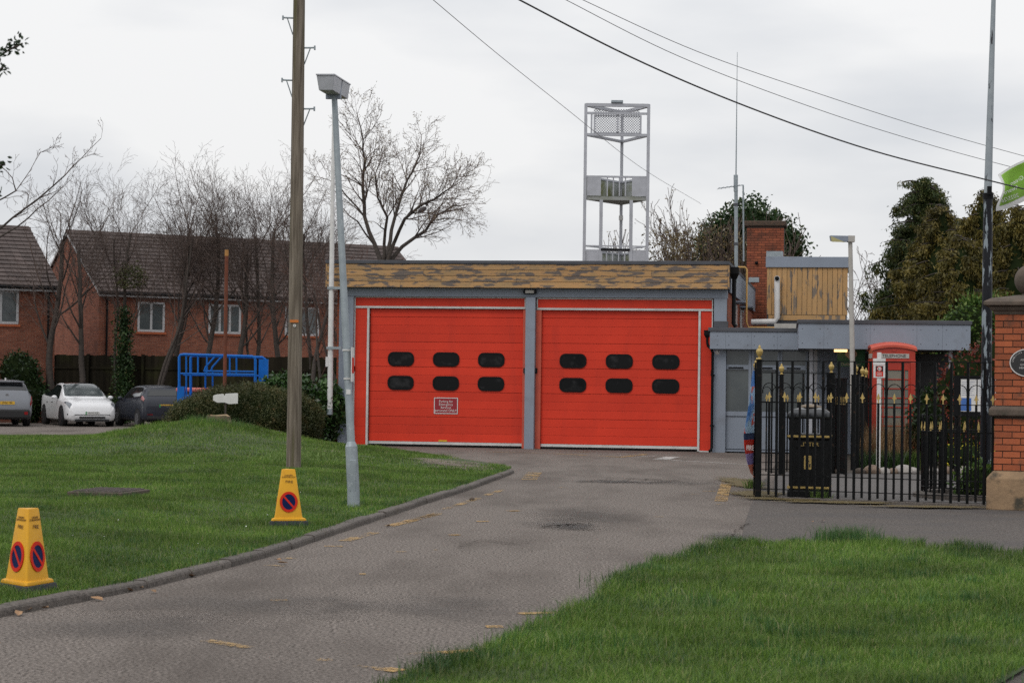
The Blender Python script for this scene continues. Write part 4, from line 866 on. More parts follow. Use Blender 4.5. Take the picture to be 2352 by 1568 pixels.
fig = MB(); fig.prism(rrect(-.025, .545, .022, .022, .010), -bw-.013, -bw-.0095); fig.prism([(-.036, .53), (-.014, .53), (.006, .50), (.0, .495), (-.012, .51), (-.014, .48), (-.018, .42), (-.026, .42), (-.027, .465), (-.031, .42), (-.040, .42), (-.038, .49)], -bw-.013, -bw-.0095)
fig.prism([(-.002, .475), (.02, .475), (.016, .425), (.002, .425)], -bw-.013, -bw-.0095); fig.build('symbol', m_inkd, sp)

# ------------------------------------------------------------------ telephone kiosk
kb = at(2050, 1040, 42.8); kz = .02
m_kred = M('kiosk_red', (.44, .036, .016), (.36, .028, .014), sc=3, rough=.4, spec=.5); m_kpale = M('kiosk_roof', (.54, .085, .045), (.44, .06, .035), sc=4, rough=.5)  # kiosk red is darkened in the colour to carry the shade over it
m_kglass = M('kiosk_glass', (.16, .17, .15), (.24, .21, .17), sc=2.2, rough=.15)
kk = thing('telephone_kiosk', 'red telephone kiosk with domed roof and small panes', 'telephone kiosk', (kb.x, kb.y+.2, kz), -math.radians(4))
MB().box(-.455, .455, -.455, .455, 0, .12).build('plinth', m_bplas, kk)
for sx_ in (-1, 1):
    for sy_ in (-1, 1): MB().box(sx_*.445-(.105 if sx_ > 0 else 0), sx_*.445+(.105 if sx_ < 0 else 0), sy_*.445-(.105 if sy_ > 0 else 0), sy_*.445+(.105 if sy_ < 0 else 0), .12, 2.048).build('corner_post', m_kred, kk, bevel=.015)
def kpanel(rot):
    d = bpy.data.objects.new('glazed_side', None); COL.objects.link(d); d.parent = kk; d.rotation_euler = (0, 0, rot)
    f = MB(); f.box(-.338, .338, -.42, -.37, .121, .33); f.box(-.338, .338, -.42, -.37, 1.88, 2.048); f.box(-.338, -.30, -.42, -.37, .331, 1.879); f.box(.30, .338, -.42, -.37, .331, 1.879); f.build('door_frame', m_kred, d)
    g = MB()
    for k in range(1, 8): z = .33+k*(1.55/8); g.box(-.299, .299, -.415, -.385, z-.010, z+.010)
    for x in (-.215, .215): g.box(x-.011, x+.011, -.413, -.388, .331, 1.879)
    g.build('glazing_bars', m_kred, d)
    for k in range(8):
        z0 = .33+k*(1.55/8)+.011; z1 = z0+1.55/8-.022
        for x0, x1 in ((-.299, -.227), (-.203, .203), (.227, .299)): MB().box(x0, x1, -.402, -.396, z0, z1).build('pane', m_kglass, d)
for k in range(4): kpanel(k*PI/2)
MB().box(-.448, .448, -.448, .448, 2.05, 2.09).build('cornice', m_kred, kk, bevel=.008)
arch = lambda w, z0, h: [(-w, z0)]+[(w*-math.cos(t), z0+h*math.sin(t)**1.0) for t in np.linspace(0, PI, 17)][1:-1]+[(w, z0)]
MB().box(-.435, .435, -.435, .435, 2.091, 2.25).build('fascia', m_kred, kk)
seg = lambda w, z0, h: [(-w, 2.251)]+[(x, z0+h*(1-(x/w)**2)) for x in np.linspace(-w, w, 15)]+[(w, 2.251)]
for r_ in range(4):
    o = MB().prism(seg(.43, 2.275, .075), -.434, -.40).build('pediment', m_kred, kk, rot=(0, 0, r_*PI/2))
dome = MB(); ng = 13; vs = []; xs_ = np.linspace(-.47, .47, ng)
for i in xs_:
    for j in xs_: vs.append((i, j, 2.325+.075*(1-(i/.47)**2)+.075*(1-(j/.47)**2)))
lo_ = [(x, y, z-.05) for x, y, z in vs]; fs = [(i*ng+j, (i+1)*ng+j, (i+1)*ng+j+1, i*ng+j+1) for i in range(ng-1) for j in range(ng-1)]
N_ = ng*ng; rim = [k for k in range(ng)]+[k*ng+ng-1 for k in range(1, ng)]+[(ng-1)*ng+k for k in range(ng-2, -1, -1)]+[k*ng for k in range(ng-2, 0, -1)]
fs += [tuple(N_+k for k in reversed(f)) for f in fs[:]]+[(rim[k], rim[(k+1) % len(rim)], N_+rim[(k+1) % len(rim)], N_+rim[k]) for k in range(len(rim))]
dome.add(vs+lo_, fs).build('roof', m_kpale, kk, smooth=True)
for r_ in range(4):
    s = bpy.data.objects.new('sign_box', None); COL.objects.link(s); s.parent = kk; s.rotation_euler = (0, 0, r_*PI/2)
    MB().box(-.31, .31, -.447, -.436, 2.125, 2.22).build('opal_panel', m_cream, s)
    if r_ == 0: text('lettering', 'TELEPHONE', .085, m_inkd, s, (0, -.4495, 2.172), wide=1.05)
cr_ = MB(); cr_.prism(rrect(0, 2.272, .09, .02, .009), -.442, -.4355); cr_.prism([(-.045, 2.282), (-.05, 2.312), (-.022, 2.295), (0, 2.319), (.022, 2.295), (.05, 2.312), (.045, 2.282)], -.442, -.4355); cr_.build('crown_emblem', m_kred, kk)

# ------------------------------------------------------------------ white park sign post
sb = on(2017, 1081, .012)
ps = thing('park_sign_post', 'white post with small red and black no-dogs notice', 'sign', (sb.x, sb.y, 0), -math.radians(6))
MB().box(-.037, .037, -.037, .037, 0, 2.17).build('post', m_white, ps, bevel=.004)
MB().box(-.112, .112, -.05, -.038, 1.94, 2.06).build('upper_plate', m_white, ps); MB().box(-.105, .115, -.05, -.038, 1.71, 1.935).build('plate', m_white, ps)
no = MB().box(-.066, .068, -.056, -.0505, 1.735, 1.925).build('notice', m_sred, ps); MB().box(-.066, .068, -.0585, -.0565, 1.825, 1.925).build('notice_header', m_inkd, no)
m = MB(); ringprism(m, [(.046*math.cos(t), 1.872+.046*math.sin(t)) for t in np.linspace(0, 2*PI, 24, endpoint=False)], [(.036*math.cos(t), 1.872+.036*math.sin(t)) for t in np.linspace(0, 2*PI, 24, endpoint=False)], -.064, -.0612); m.build('prohibition_ring', m_sred, no)
MB().prism([(.037*math.cos(t), 1.872+.037*math.sin(t)) for t in np.linspace(0, 2*PI, 24, endpoint=False)], -.061, -.0588).build('disc', m_white, no)
m = MB(); m.prism([(-.022, 1.885), (-.012, 1.888), (-.008, 1.868), (-.006, 1.85), (-.014, 1.85), (-.017, 1.866), (-.021, 1.85), (-.026, 1.85)], -.0635, -.0613); m.prism([(.0, 1.868), (.018, 1.868), (.025, 1.876), (.026, 1.868), (.02, 1.852), (.016, 1.86), (.004, 1.858), (.002, 1.85)], -.0635, -.0613); m.build('pictogram', m_inkd, no)
for z in (1.80, 1.775, 1.75): MB().box(-.045, .045, -.0585, -.0563, z, z+.008).build('small_print', m_white, no)

# ------------------------------------------------------------------ cream lamp column in the park
lbp = on(1962, 1056, .01); t_ = at(1953, 556, lbp.y)
lc = thing('park_lamp_column', 'tall cream lamp column with flat lantern in front of the canopy', 'lamp post', (lbp.x, lbp.y, 0))
dd = Vector((t_.x-lbp.x, 0, t_.z)); MB().path([(0, 0, 0), dd*.25, dd], [.066, .058, .045], 12).build('column', m_cream, lc, smooth=True)
hh = dd
hd = MB(); a0, a1 = at(1906, 548, lbp.y).x-lbp.x, at(1961, 548, lbp.y).x-lbp.x
hd.prism([(a0, hh.z+.13), (a0+.02, hh.z+.02), (a0+.30, hh.z+.0), (a1, hh.z+.02), (a1, hh.z+.125)], -.09, .09)
hd.build('lantern', m_gbl, lc, bevel=.01); MB().prism([(a0+.005, hh.z+.115), (a0+.025, hh.z-.005), (a0+.30, hh.z-.01)], -.095, -.0905).build('diffuser', M('yellowed_lens', (.42, .38, .18), rough=.3), lc)
MB().box(a1-.13, a1+.01, -.095, .095, hh.z+.0, hh.z+.13).build('lantern_end', m_cream, lc)

# ------------------------------------------------------------------ notice board
nb = at(2243, 1000, 33.5); z0, z1 = at(2243, 952, 33.5).z, at(2243, 863, 33.5).z
nt_ = thing('notice_board', 'black-framed notice board with white papers behind the round railing', 'notice board', (nb.x, nb.y, 0), -math.radians(8))
x0, x1 = at(2192, 900, 33.5).x-nb.x, at(2330, 900, 33.5).x-nb.x
MB().box(x0, x1, 0, .06, z0-.03, z1).build('backboard', m_bplas, nt_)
m = MB(); ringprism(m, [(x0, z0-.03), (x1, z0-.03), (x1, z1), (x0, z1)], [(x0+.09, z0+.03), (x1-.07, z0+.03), (x1-.07, z1-.04), (x0+.09, z1-.04)], -.025, -.0005); m.build('frame', m_bplas, nt_)
for a, b in ((x0+.11, x0+.36), (x0+.38, x0+.60), (x0+.66, x0+.88)):
    pp = MB().box(a, b, -.008, -.004, z0+.05, z1-.055).build('poster', m_white, nt_)
    for k in range(7): zz = z1-.10-k*.035; MB().box(a+.02, b-.03-.02*(k % 3), -.0095, -.0083, zz-.008, zz).build('print_line', M('print_grey', (.30, .33, .42)), pp)
MB().box(x0+.115, x0+.28, -.0105, -.0083, z0+.06, z0+.27).build('blue_block', M('poster_blue', (.05, .14, .42)), nt_)
for x in (x0+.05, x1-.1): MB().box(x-.03, x+.03, .061, .12, 0, z1-.05).build('leg', m_bplas, nt_)

# ------------------------------------------------------------------ big flagpole and the flag beside it
m_peel = M('peeling_black_over_grey', (.005, .006, .010), (.009, .010, .014), sc=6, rough=.4, spec=.25, c3=(.24, .28, .31), sc3=5.5, t3=(.55, .585), st3=(2.2, 2.2, .55))
m_peelu = M('weathered_grey_pole', (.24, .275, .305), (.30, .335, .36), sc=6, rough=.55, c3=(.02, .022, .03), sc3=7, t3=(.60, .64), st3=(2.2, 2.2, .5))
fb = Vector((gc.x, gc.y, 0)); f1 = at(2269.5, 452, gc.y); f2 = at(2284.5, -60, gc.y)
fpole = thing('flagpole', 'tall flagpole, peeling black below and weathered grey above', 'flagpole', fb)
MB().path([(0, 0, .05), Vector((f1.x-fb.x, 0, f1.z))*.4, Vector((f1.x-fb.x, 0, f1.z))], [.083, .076, .064], 16).build('lower_tube', m_peel, fpole, smooth=True)
MB().path([Vector((f1.x-fb.x, .02, f1.z)), Vector((f2.x-fb.x, .02, f2.z))], [.056, .028], 14).build('upper_tube', m_peelu, fpole, smooth=True)
v0 = Vector((f1.x-fb.x, 0, f1.z)); MB().tube(v0-Vector((0, 0, .03)), v0+Vector((0, 0, .05)), .074, n=16).build('collar', m_bplas, fpole); MB().box(v0.x-.03, v0.x+.03, -.10, -.06, v0.z+.02, v0.z+.14).build('bracket', m_bplas, fpole)
MB().tube((0, 0, 0), (0, 0, .12), .13, n=16).build('base_collar', m_bplas, fpole)
# green flag on a pole just out of frame
FD = 29.5
def flagpt(s, t):   # s 0..1 from hoist (right) to fly, t 0..1 down
    u = 2470-s*178; v = 330+t*92+s*62+6*math.sin(s*7+t*2)*s
    v += -24*(1-s)*0 - 26*math.exp(-((s-.25)/.5)**2)*0
    if s > .62: v += (s-.62)*14*(1-t)
    p = at(u+9*math.sin(t*5)*s*s, v, FD); p.y += .10*math.sin(s*9+t*2.5)*s+.04*math.sin(s*17+1)*s; return p
fl = thing('green_flag', 'green flag with white edge and reversed lettering flying at the right', 'flag', flagpt(0, .5))
def flag_patch(s0, s1, t0, t1, off, ns=24, nt2=12):
    vs = []
    for i in range(ns+1):
        for j in range(nt2+1): p = flagpt(s0+(s1-s0)*i/ns, t0+(t1-t0)*j/nt2)-fl.location; vs.append((p.x, p.y+off, p.z))
    return MB().add(vs, [(i*(nt2+1)+j, (i+1)*(nt2+1)+j, (i+1)*(nt2+1)+j+1, i*(nt2+1)+j+1) for i in range(ns) for j in range(nt2)])
m_fg = leafmat('flag_green', [(0, (.29, .50, .085)), (1, (.29, .50, .085))], thin=.45); m_fw = leafmat('flag_white', [(0, (.72, .72, .72)), (1, (.72, .72, .72))], thin=.45)
flag_patch(0, 1, 0, 1, .004).build('border_cloth', m_fw, fl, smooth=True); flag_patch(.0, .965, .05, .87, -.003).build('green_cloth', m_fg, fl, smooth=True); flag_patch(.0, .965, .05, .87, .011).build('green_cloth', m_fg, fl, smooth=True)
for s, u, v, sz, rt_ in (('Green', 2336, 415, .082, .5), ('Award', 2323, 436, .086, .42), ('2025/26', 2320, 455, .082, .36)):
    p = at(u, v, FD-.13)-fl.location; text('lettering', s, sz, m_fw, fl, p, mirror=True, rot=(0, -rt_, 0), depth=.001)
px_ = flagpt(0, .5); o = MB().path([(0, 0, 0), (0, 0, px_.z+1.2)], [.05, .03], 10).build('flag_staff', m_white, fl, smooth=True); o.location = (0.06, 0, -px_.z)

# ------------------------------------------------------------------ feather banner tied to the railing
m_ban = M('banner_print', (.05, .22, .62), (.42, .62, .80), sc=3.5, rough=.5, lo=.42, hi=.56, c3=(.62, .06, .03), sc3=3.2, t3=(.52, .56), st3=(1, 1, 1.2))
b0 = F0+Vector((-.03, .10, 0)); bn = thing('feather_banner', 'bright blue and red feather banner edge-on at the railing corner', 'banner', (b0.x, b0.y, 0))
prof = [(.0, 1.74), (-.045, 1.74), (-.075, 1.5), (-.10, 1.25), (-.145, 1.0), (-.165, .85), (-.155, .7), (-.115, .5), (-.06, .34), (0, .28)]
def slab(zt, zb, mat, nm):
    zs_ = np.linspace(zt, zb, 9); xs = np.interp(-zs_, [-p[1] for p in prof], [p[0] for p in prof]); vs = [(x, .02*math.sin(z*5), z) for x, z in zip(xs, zs_)]+[(.02, .35+.05*math.sin(z*4), z) for z in zs_]
    vs += [(x, y+.006, z) for x, y, z in vs]; n = len(zs_); m_ = MB(); 
    f = []
    for i in range(n-1): f += [(i, i+1, n+i+1, n+i), (2*n+i, 3*n+i, 3*n+i+1, 2*n+i+1), (i, 2*n+i, 2*n+i+1, i+1)]
    m_.add(vs, f).build(nm, mat, bn, smooth=True)
slab(1.74, 1.52, M('banner_sky', (.08, .30, .72), (.03, .13, .55), sc=5), 'sky_field'); slab(1.52, .88, m_ban, 'picture_field'); slab(.88, .79, M('banner_navy', (.01, .03, .10)), 'dark_band'); slab(.79, .60, m_sred, 'red_field'); slab(.60, .45, M('banner_purple', (.10, .06, .30), (.4, .3, .55), sc=8), 'purple_field'); slab(.45, .28, M('banner_red2', (.50, .07, .03), (.6, .2, .1), sc=9), 'tail_field')
text('lettering', 'FIRE', .10, m_white, bn, (-.075, -.022, .68), rot=(0, 0, .35), wide=.62)
MB().path([(.03, .36, 0), (.03, .36, 1.85)], .012, 8).build('pole', m_bplas, bn)

# ------------------------------------------------------------------ leaning galvanised lamp column, left
l0 = on(813, 1152, .13); lt_ = at(768, 222, l0.y+.35)
gl = thing('leaning_lamp_column', 'leaning galvanised lamp column with boxy twin lantern in the lawn', 'lamp post', l0)
dl_ = lt_-l0; MB().path([(0, 0, -.2), dl_*.03, dl_*.134], [.072, .072, .070], 20).build('base_section', m_gal, gl, smooth=True)
MB().path([dl_*.134, dl_*.146], [.070, .048], 20).build('shoulder', m_gal, gl, smooth=True)
MB().path([dl_*.146, dl_*.6, dl_], [.046, .040, .034], 20).build('shaft', m_gal, gl, smooth=True)
p = dl_*.06; MB().box(p.x-.03, p.x+.04, p.y-.080, p.y-.060, p.z-.16, p.z+.2).build('access_door', m_gal, gl, bevel=.004)
for t in (.30, .37): c = dl_*t; MB().tube(c-Vector((0, 0, .010)), c+Vector((0, 0, .010)), .052, n=16).build('strap', m_alu, gl)
c = dl_*.28; MB().box(c.x-.02, c.x+.03, c.y-.055, c.y-.0455, c.z-.085, c.z-.03).build('sticker', m_white, gl)
wsg = MB(); c = dl_*.335; cx, cy, cz = c; s2 = gl
MB().box(cx+.055, cx+.065, cy-.16, cy+.16, cz-.20, cz+.20).build('side_notice', m_white, gl); MB().box(cx+.0655, cx+.068, cy-.15, cy+.15, cz-.1, cz+.08).build('notice_red', m_sred, gl)
hd_ = bpy.data.objects.new('lantern', None); COL.objects.link(hd_); hd_.parent = gl; hd_.location = dl_+Vector((-.01, 0, .02)); hd_.rotation_euler = (0, -.03, math.radians(84))
def lan(sg_):
    m_ = MB(); a, b2 = .03, .50
    m_.add([(sg_*a, -.082, .0), (sg_*a, .082, .0), (sg_*b2*.93, .082, .0), (sg_*b2*.93, -.082, .0), (sg_*a, -.105, .17), (sg_*a, .105, .17), (sg_*b2, .105, .17), (sg_*b2, -.105, .17)], [(0, 1, 2, 3), (4, 7, 6, 5), (0, 4, 5, 1), (1, 5, 6, 2), (2, 6, 7, 3), (3, 7, 4, 0)])
    m_.build('lantern_bowl', m_lgrey, hd_, bevel=.008)
lan(1); lan(-1); MB().box(-.03, .03, -.088, .088, -.05, .165).build('lantern_spigot', m_gbl, hd_); MB().box(-.51, .51, -.11, .11, .171, .185).build('lantern_lid', m_lgrey, hd_)

# ------------------------------------------------------------------ telegraph pole
tp = at(674.5, 1057, 31.3); tt = at(688, -70, 31.3)
tg2 = thing('telegraph_pole', 'mossy wooden telegraph pole with metal climbing steps', 'telegraph pole', tp)
dt = tt-tp; MB().path([Vector((0, 0, -.3))]+[dt*k/8 for k in range(9)], [.113]+[.112-.024*k/8 for k in range(9)], 22).build('shaft', m_pole, tg2, smooth=True)
for u, v, sg_ in ((650, 41, -1), (723, 110, 1), (648, 184, -1), (722, 250, 1)):
    c = at(u, v, 31.3)-tp; cc = dt*(c.z/dt.z); r = .095
    s = MB().path([(cc.x+sg_*r*.8, 0, c.z-.005), (c.x, 0, c.z)], .014, 6).build('step', m_gal, tg2)
    MB().path([(cc.x+sg_*r*.95, 0, c.z-.26), (cc.x+(c.x-cc.x)*.72, 0, c.z-.012)], .010, 6).build('step_brace', m_gal, s); MB().box(c.x-.012, c.x+.012, -.02, .02, c.z-.035, c.z+.03).build('step_end', m_gal, s)
c = at(677.5, 738, 31.3)-tp; MB().box(c.x-.065, c.x+.065, -.118, -.100, c.z-.02, c.z+.022).build('orange_plate', M('orange_plate', (.55, .16, .02), rough=.5), tg2)
c = at(678.5, 746.5, 31.3)-tp; MB().tube((c.x, -.122, c.z-.01), (c.x, -.100, c.z-.01), .022, n=14).build('number_disc', m_alu, tg2); MB().box(c.x-.003, c.x+.003, -.124, -.1222, c.z-.022, c.z+.002).build('numeral', m_inkd, tg2)

# ------------------------------------------------------------------ three-sided no-waiting cones
def cone3(label, pos, rz, h=.525):
    t = thing('no_waiting_cone', label, 'traffic cone', pos, rz, 'yellow no-waiting cones'); K = math.sqrt(3)
    def tri(s, z, rc):      # rounded triangle of side s, a face towards -y
        R = s/K; out = []
        for k in range(3):
            a = -PI/2+PI/3+k*2*PI/3; c = Vector((math.cos(a), math.sin(a)))*(R-2*rc)
            for j in range(-2, 3): b = a+j*PI/6; out.append((c.x+rc*math.cos(b), c.y+rc*math.sin(b), z))
        return out
    def loft(rings, name, mat):
        n = 15; vs = [p for r in rings for p in r]; fs = [(i*n+k, i*n+(k+1) % n, (i+1)*n+(k+1) % n, (i+1)*n+k) for i in range(len(rings)-1) for k in range(n)]+[tuple(range(n-1, -1, -1)), tuple(range((len(rings)-1)*n, len(rings)*n))]
        return MB().add(vs, fs).build(name, mat, t, smooth=True)
    t.scale = (1.05,)*3; s0, s1, zb, zt = .290, .150, .055, h
    loft([tri(s0+.115, -.01, .012), tri(s0+.10, .033, .012), tri(s0+.06, .036, .012)], 'rubber_base', m_rub)
    loft([tri(s0+.065, .0365, .014), tri(s0+.07, .042, .014), tri(s0+.055, .058, .014), tri(s0+.01, .066, .014)], 'flange', m_yel)
    loft([tri(s0+.005, .060, .014), tri(s0*.985, .08, .014), tri(s1, zt-.008, .012), tri(s1-.012, zt, .010)], 'body', m_yel)
    tilt = math.atan((s0-s1)/(2*K)/(zt-zb))
    for k in range(3):
        f = bpy.data.objects.new('face_marking', None); COL.objects.link(f); f.parent = t; a = k*2*PI/3
        inr = lambda z: (s0+(s1-s0)*(z-.08)/(zt-.08))/(2*K)
        zc = .215; off = inr(zc)+.0008
        f.location = (math.sin(a)*off, -math.cos(a)*off, zc); f.rotation_euler = Matrix.Rotation(a, 4, 'Z').to_3x3().__matmul__(Matrix.Rotation(-tilt, 3, 'X')).to_euler()
        E_ = lambda a_, b_: [(a_*math.cos(q_), b_*math.sin(q_)) for q_ in np.linspace(0, 2*PI, 36, endpoint=False)]
        m_ = MB(); ringprism(m_, E_(.086, .098), E_(.064, .074), -.006, .0); m_.build('red_ring', m_sred, f, smooth=True)
        MB().prism(E_(.0645, .0745), -.003, -.001).build('blue_disc', m_sblue, f)
        sl = MB(); sl.prism([(-.054, .047), (-.042, .060), (.054, -.047), (.042, -.060)], -.0055, -.0032); sl.build('red_bar', m_sred, f)
        text('force_lettering', 'CHESHIRE\nCONSTABULARY', .0175, m_ink, f, (0, -.001, .245), depth=.0006); text('hand_lettering', 'FIRE', .034, m_ink, f, (.004, -.001, .192), depth=.0006, rot=(0, .06, 0), wide=1.2)
    return t
c1 = on(52, 1358, .07); c1.z = hl(c1.x, c1.y)+.02
cone3('yellow three-sided cone nearest the camera with a corner towards us', c1+Vector((0, .12, 0)), math.radians(72))
c2 = on(657, 1192, .13); c2.z = hl(c2.x, c2.y)+.02
cone3('yellow three-sided cone by the telegraph pole with one face towards us', c2+Vector((0, .1, 0)), math.radians(16))

# ------------------------------------------------------------------ manhole cover and frame in the lawn
mh = on(250, 1143, .15); mh.z = hl(mh.x, mh.y)+.055
mt = thing('manhole_cover', 'rusty rectangular drain cover set proud in the lawn', 'manhole cover', mh, math.radians(-12))
m_iron = M('rusty_iron', (.075, .062, .056), (.11, .09, .08), sc=14, rough=.8, bump=.5)
MB().box(-.33, .33, -.42, .42, -.10, .0).build('frame', m_stoned, mt, bevel=.01)
lid = MB().box(-.28, .28, -.37, .37, .0005, .012).build('lid', m_iron, mt)
tread = MB().box(-.018, .018, -.018, .018, 0, .006).mesh('tread'); tread.materials.append(m_iron)
for i in range(8):
    for j in range(10): obj('tread', tread, m_iron, lid, loc=(-.235+i*.067, -.325+j*.072, .0122))
# ------------------------------------------------------------------ tree stump on the mound
sp_ = at(500, 988, 42.4); z_ = hl(sp_.x, sp_.y)
stp = thing('tree_stump', 'cut tree stump with pale broken bark on the grass mound', 'tree stump', (sp_.x, sp_.y, z_-.05))
rs = [.27*(1+.22*noise.noise((math.cos(t)*1.3, math.sin(t)*1.3, 5))) for t in np.linspace(0, 2*PI, 22, endpoint=False)]
vs = []
for z, k in ((0, 1.2), (.12, 1.0), (.20, .94)): vs += [(r*k*math.cos(t), r*k*math.sin(t), z+(.05*noise.noise((math.cos(t)*2, math.sin(t)*2, 1)) if z else 0)) for r, t in zip(rs, np.linspace(0, 2*PI, 22, endpoint=False))]
MB().add(vs, [(i*22+k, i*22+(k+1) % 22, (i+1)*22+(k+1) % 22, (i+1)*22+k) for i in range(2) for k in range(22)]).build('bark', M('stump_bark', (.16, .115, .075), (.09, .065, .045), sc=9, rough=.95, bump=1), stp)
MB().add([(v[0]*.98, v[1]*.98, v[2]+.002) for v in vs[44:]], [tuple(range(22))]).build('cut_face', M('cut_wood', (.34, .235, .125), (.22, .15, .085), sc=11, rough=.9), stp)
# ------------------------------------------------------------------ fallen leaves along the kerb and a pebble
m_dead = M('dead_leaf', (.20, .105, .05), (.28, .17, .09), sc=20, rough=.8, rnd=.3)
ORD = 'first second third fourth fifth sixth seventh eighth ninth tenth eleventh twelfth'.split()
for i, (u, v) in enumerate(((8, 1409), (42, 1412), (66, 1403), (103, 1399), (222, 1378), (295, 1358), (318, 1352), (352, 1361), (438, 1324), (640, 1288), (650, 1295), (893, 1210), (1890, 1198), (1867, 1200))):
    p = on(u, v, .004); k = random.uniform(.03, .06) if i != 13 else .028
    vs = [(-k, 0, .004), (-k*.3, k*.45, .012), (k*.5, k*.4, .018), (k, 0, .008), (k*.4, -k*.45, .016), (-k*.4, -k*.4, .010), (0, 0, .003)]
    o = MB().add(vs, [(6, i_, (i_+1) % 6) for i_ in range(6)]).build('fallen_leaf', m_dead); o.location = p+Vector((0, 0, .008)); o.rotation_euler = (random.uniform(-.2, .2), random.uniform(-.2, .2), random.uniform(0, 6)); tag(o, ('curled brown dead leaf by the kerb, %s from the left edge' % ORD[i]) if i < 12 else ('brown dead leaf on the pavement before the litter bin, %s of two' % ('larger', 'smaller')[i-12]), 'leaf', 'dead leaves on the tarmac')
o = MB().ball((0, 0, .02), .035, 8, 6, (1, .8, .7)).build('stone', m_stoned); o.location = on(1084, 1149, 0); tag(o, 'small dark stone lying on the drive near the kerb', 'stone')
# rocks edging the bed
for i, (u, k, sh) in enumerate(((1930, .10, 0), (1975, .09, 0), (2003, .13, 1), (2030, .10, 2), (2052, .085, 1), (2075, .14, 2), (2095, .10, 2), (2103, .07, 1), (2145, .10, 2), (2172, .12, 1), (2215, .12, 2))):
    p = on(u, 1087, .01); m_ = MB().ball((0, 0, 0), k, 10, 7); m_.v = [(x*1.2*(1+.3*noise.noise((x*9, y*9, i))), y*(1+.3*noise.noise((x*9, z*9, i+3))), z*.8*(1+.3*noise.noise((y*9, z*9, i+7)))) for x, y, z in m_.v]
    o = m_.build('edging_rock', (m_stoned, M('tan_rock', (.24, .17, .12), (.17, .12, .09), sc=9), M('pale_rock', (.36, .33, .30), (.26, .24, .23), sc=9))[sh], smooth=True); o.location = (p.x, p.y, k*.45); tag(o, ('mossy dark', 'tan', 'pale grey')[sh]+' rock edging the flower bed, %s rock from its left end' % ORD[i], 'rock', 'rocks along the bed')
# ------------------------------------------------------------------ foliage helpers
def leaf_cloud(P, size, aspect=.5, up=None, droop=None):
    """one small kite-shaped leaf per point; size array"""
    n = len(P); a = RNG.normal(size=(n, 3)); 
    if up is not None: a[:, 2] = np.abs(a[:, 2])*up
    if droop is not None: a[:, 2] = -np.abs(a[:, 2])*droop
    a /= np.linalg.norm(a, axis=1)[:, None]+1e-9; b = RNG.normal(size=(n, 3)); b -= (b*a).sum(1)[:, None]*a; b /= np.linalg.norm(b, axis=1)[:, None]+1e-9
    s = np.asarray(size)[:, None] if np.ndim(size) else size
    V = np.stack([P, P+a*s*.5+b*s*aspect*.5, P+a*s, P+a*s*.5-b*s*aspect*.5], 1).reshape(-1, 3); k = np.arange(n)[:, None]*4
    return V, [k+np.array([[0, 1, 2, 3]])]
def lumpy(c, r, n_u=24, n_v=14, amp=.18, f=2.0, flat=0.0, seed=0):
    """closed lumpy blob mesh, c centre, r (rx, ry, rz)"""
    m = MB().ball((0, 0, 0), 1, n_u, n_v); out = []
    for x, y, z in m.v:
        k = 1+amp*noise.noise((x*f+seed, y*f, z*f))+amp*.5*noise.noise((x*f*2.3+seed, y*f*2.3, z*f*2.3)); out.append((c[0]+x*r[0]*k, c[1]+y*r[1]*k, max(c[2]+z*r[2]*k, c[2]-r[2]*(1-flat))))
    m.v = out; return m
def surf_pts(me, n, jitter=.05, zmin=None):
    """random points on a mesh surface with normals"""
    me.calc_loop_triangles(); T = np.empty(len(me.loop_triangles)*3, np.int32); me.loop_triangles.foreach_get('vertices', T); T = T.reshape(-1, 3)
    V = np.empty(len(me.vertices)*3, np.float32); me.vertices.foreach_get('co', V); V = V.reshape(-1, 3)
    A, B, C = V[T[:, 0]], V[T[:, 1]], V[T[:, 2]]; N = np.cross(B-A, C-A); ar = np.linalg.norm(N, axis=1); p = ar/ar.sum(); k = RNG.choice(len(T), n, p=p)
    r1, r2 = np.sqrt(RNG.random(n)), RNG.random(n); P = A[k]*(1-r1)[:, None]+B[k]*(r1*(1-r2))[:, None]+C[k]*(r1*r2)[:, None]; Nn = N[k]/(ar[k][:, None]+1e-9)
    P = P+Nn*(RNG.normal(0, jitter, n)[:, None]); return P, Nn
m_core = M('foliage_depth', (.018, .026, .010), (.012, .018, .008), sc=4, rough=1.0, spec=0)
def bush(name, label, cat, base, blobs, nleaf, size, mat, jitter=.05, core=m_core, group=None, aspect=.5, kind_parts=('foliage', 'inner_growth'), shrink=.90, **kw):
    t = thing(name, label, cat, base, 0, group); Vs = []
    for i, (c, r) in enumerate(blobs):
        me = lumpy(c, r, seed=i*3.3+base[0]).mesh('tmp'); P, N = surf_pts(me, max(30, int(nleaf*(r[0]*r[2])/sum(q[0]*q[2] for _, q in blobs))), jitter)
        P = P[P[:, 2] > .0]; Vs.append(leaf_cloud(P, RNG.uniform(.6, 1.2, len(P))*size, aspect, **kw)); bpy.data.meshes.remove(me)
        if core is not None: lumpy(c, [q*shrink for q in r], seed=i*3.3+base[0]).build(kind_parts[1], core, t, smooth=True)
    V, Fs = join_np(Vs); obj(kind_parts[0], np_mesh(kind_parts[0], V, Fs), mat, t); return t
m_yew = leafmat('yew_needles', [(0, (.026, .036, .012)), (.4, (.050, .058, .019)), (.75, (.082, .078, .028)), (.93, (.11, .075, .032)), (1, (.15, .09, .04))], thin=.1, clump=6.0)
m_laurel = leafmat('laurel_leaves', [(0, (.018, .045, .012)), (.5, (.035, .085, .02)), (.85, (.06, .13, .03)), (1, (.12, .19, .06))], rough=.35, spec=.5, thin=.15)
m_dkgreen = leafmat('dark_leaves', [(0, (.010, .022, .008)), (.6, (.020, .042, .013)), (1, (.04, .075, .022))], rough=.4)
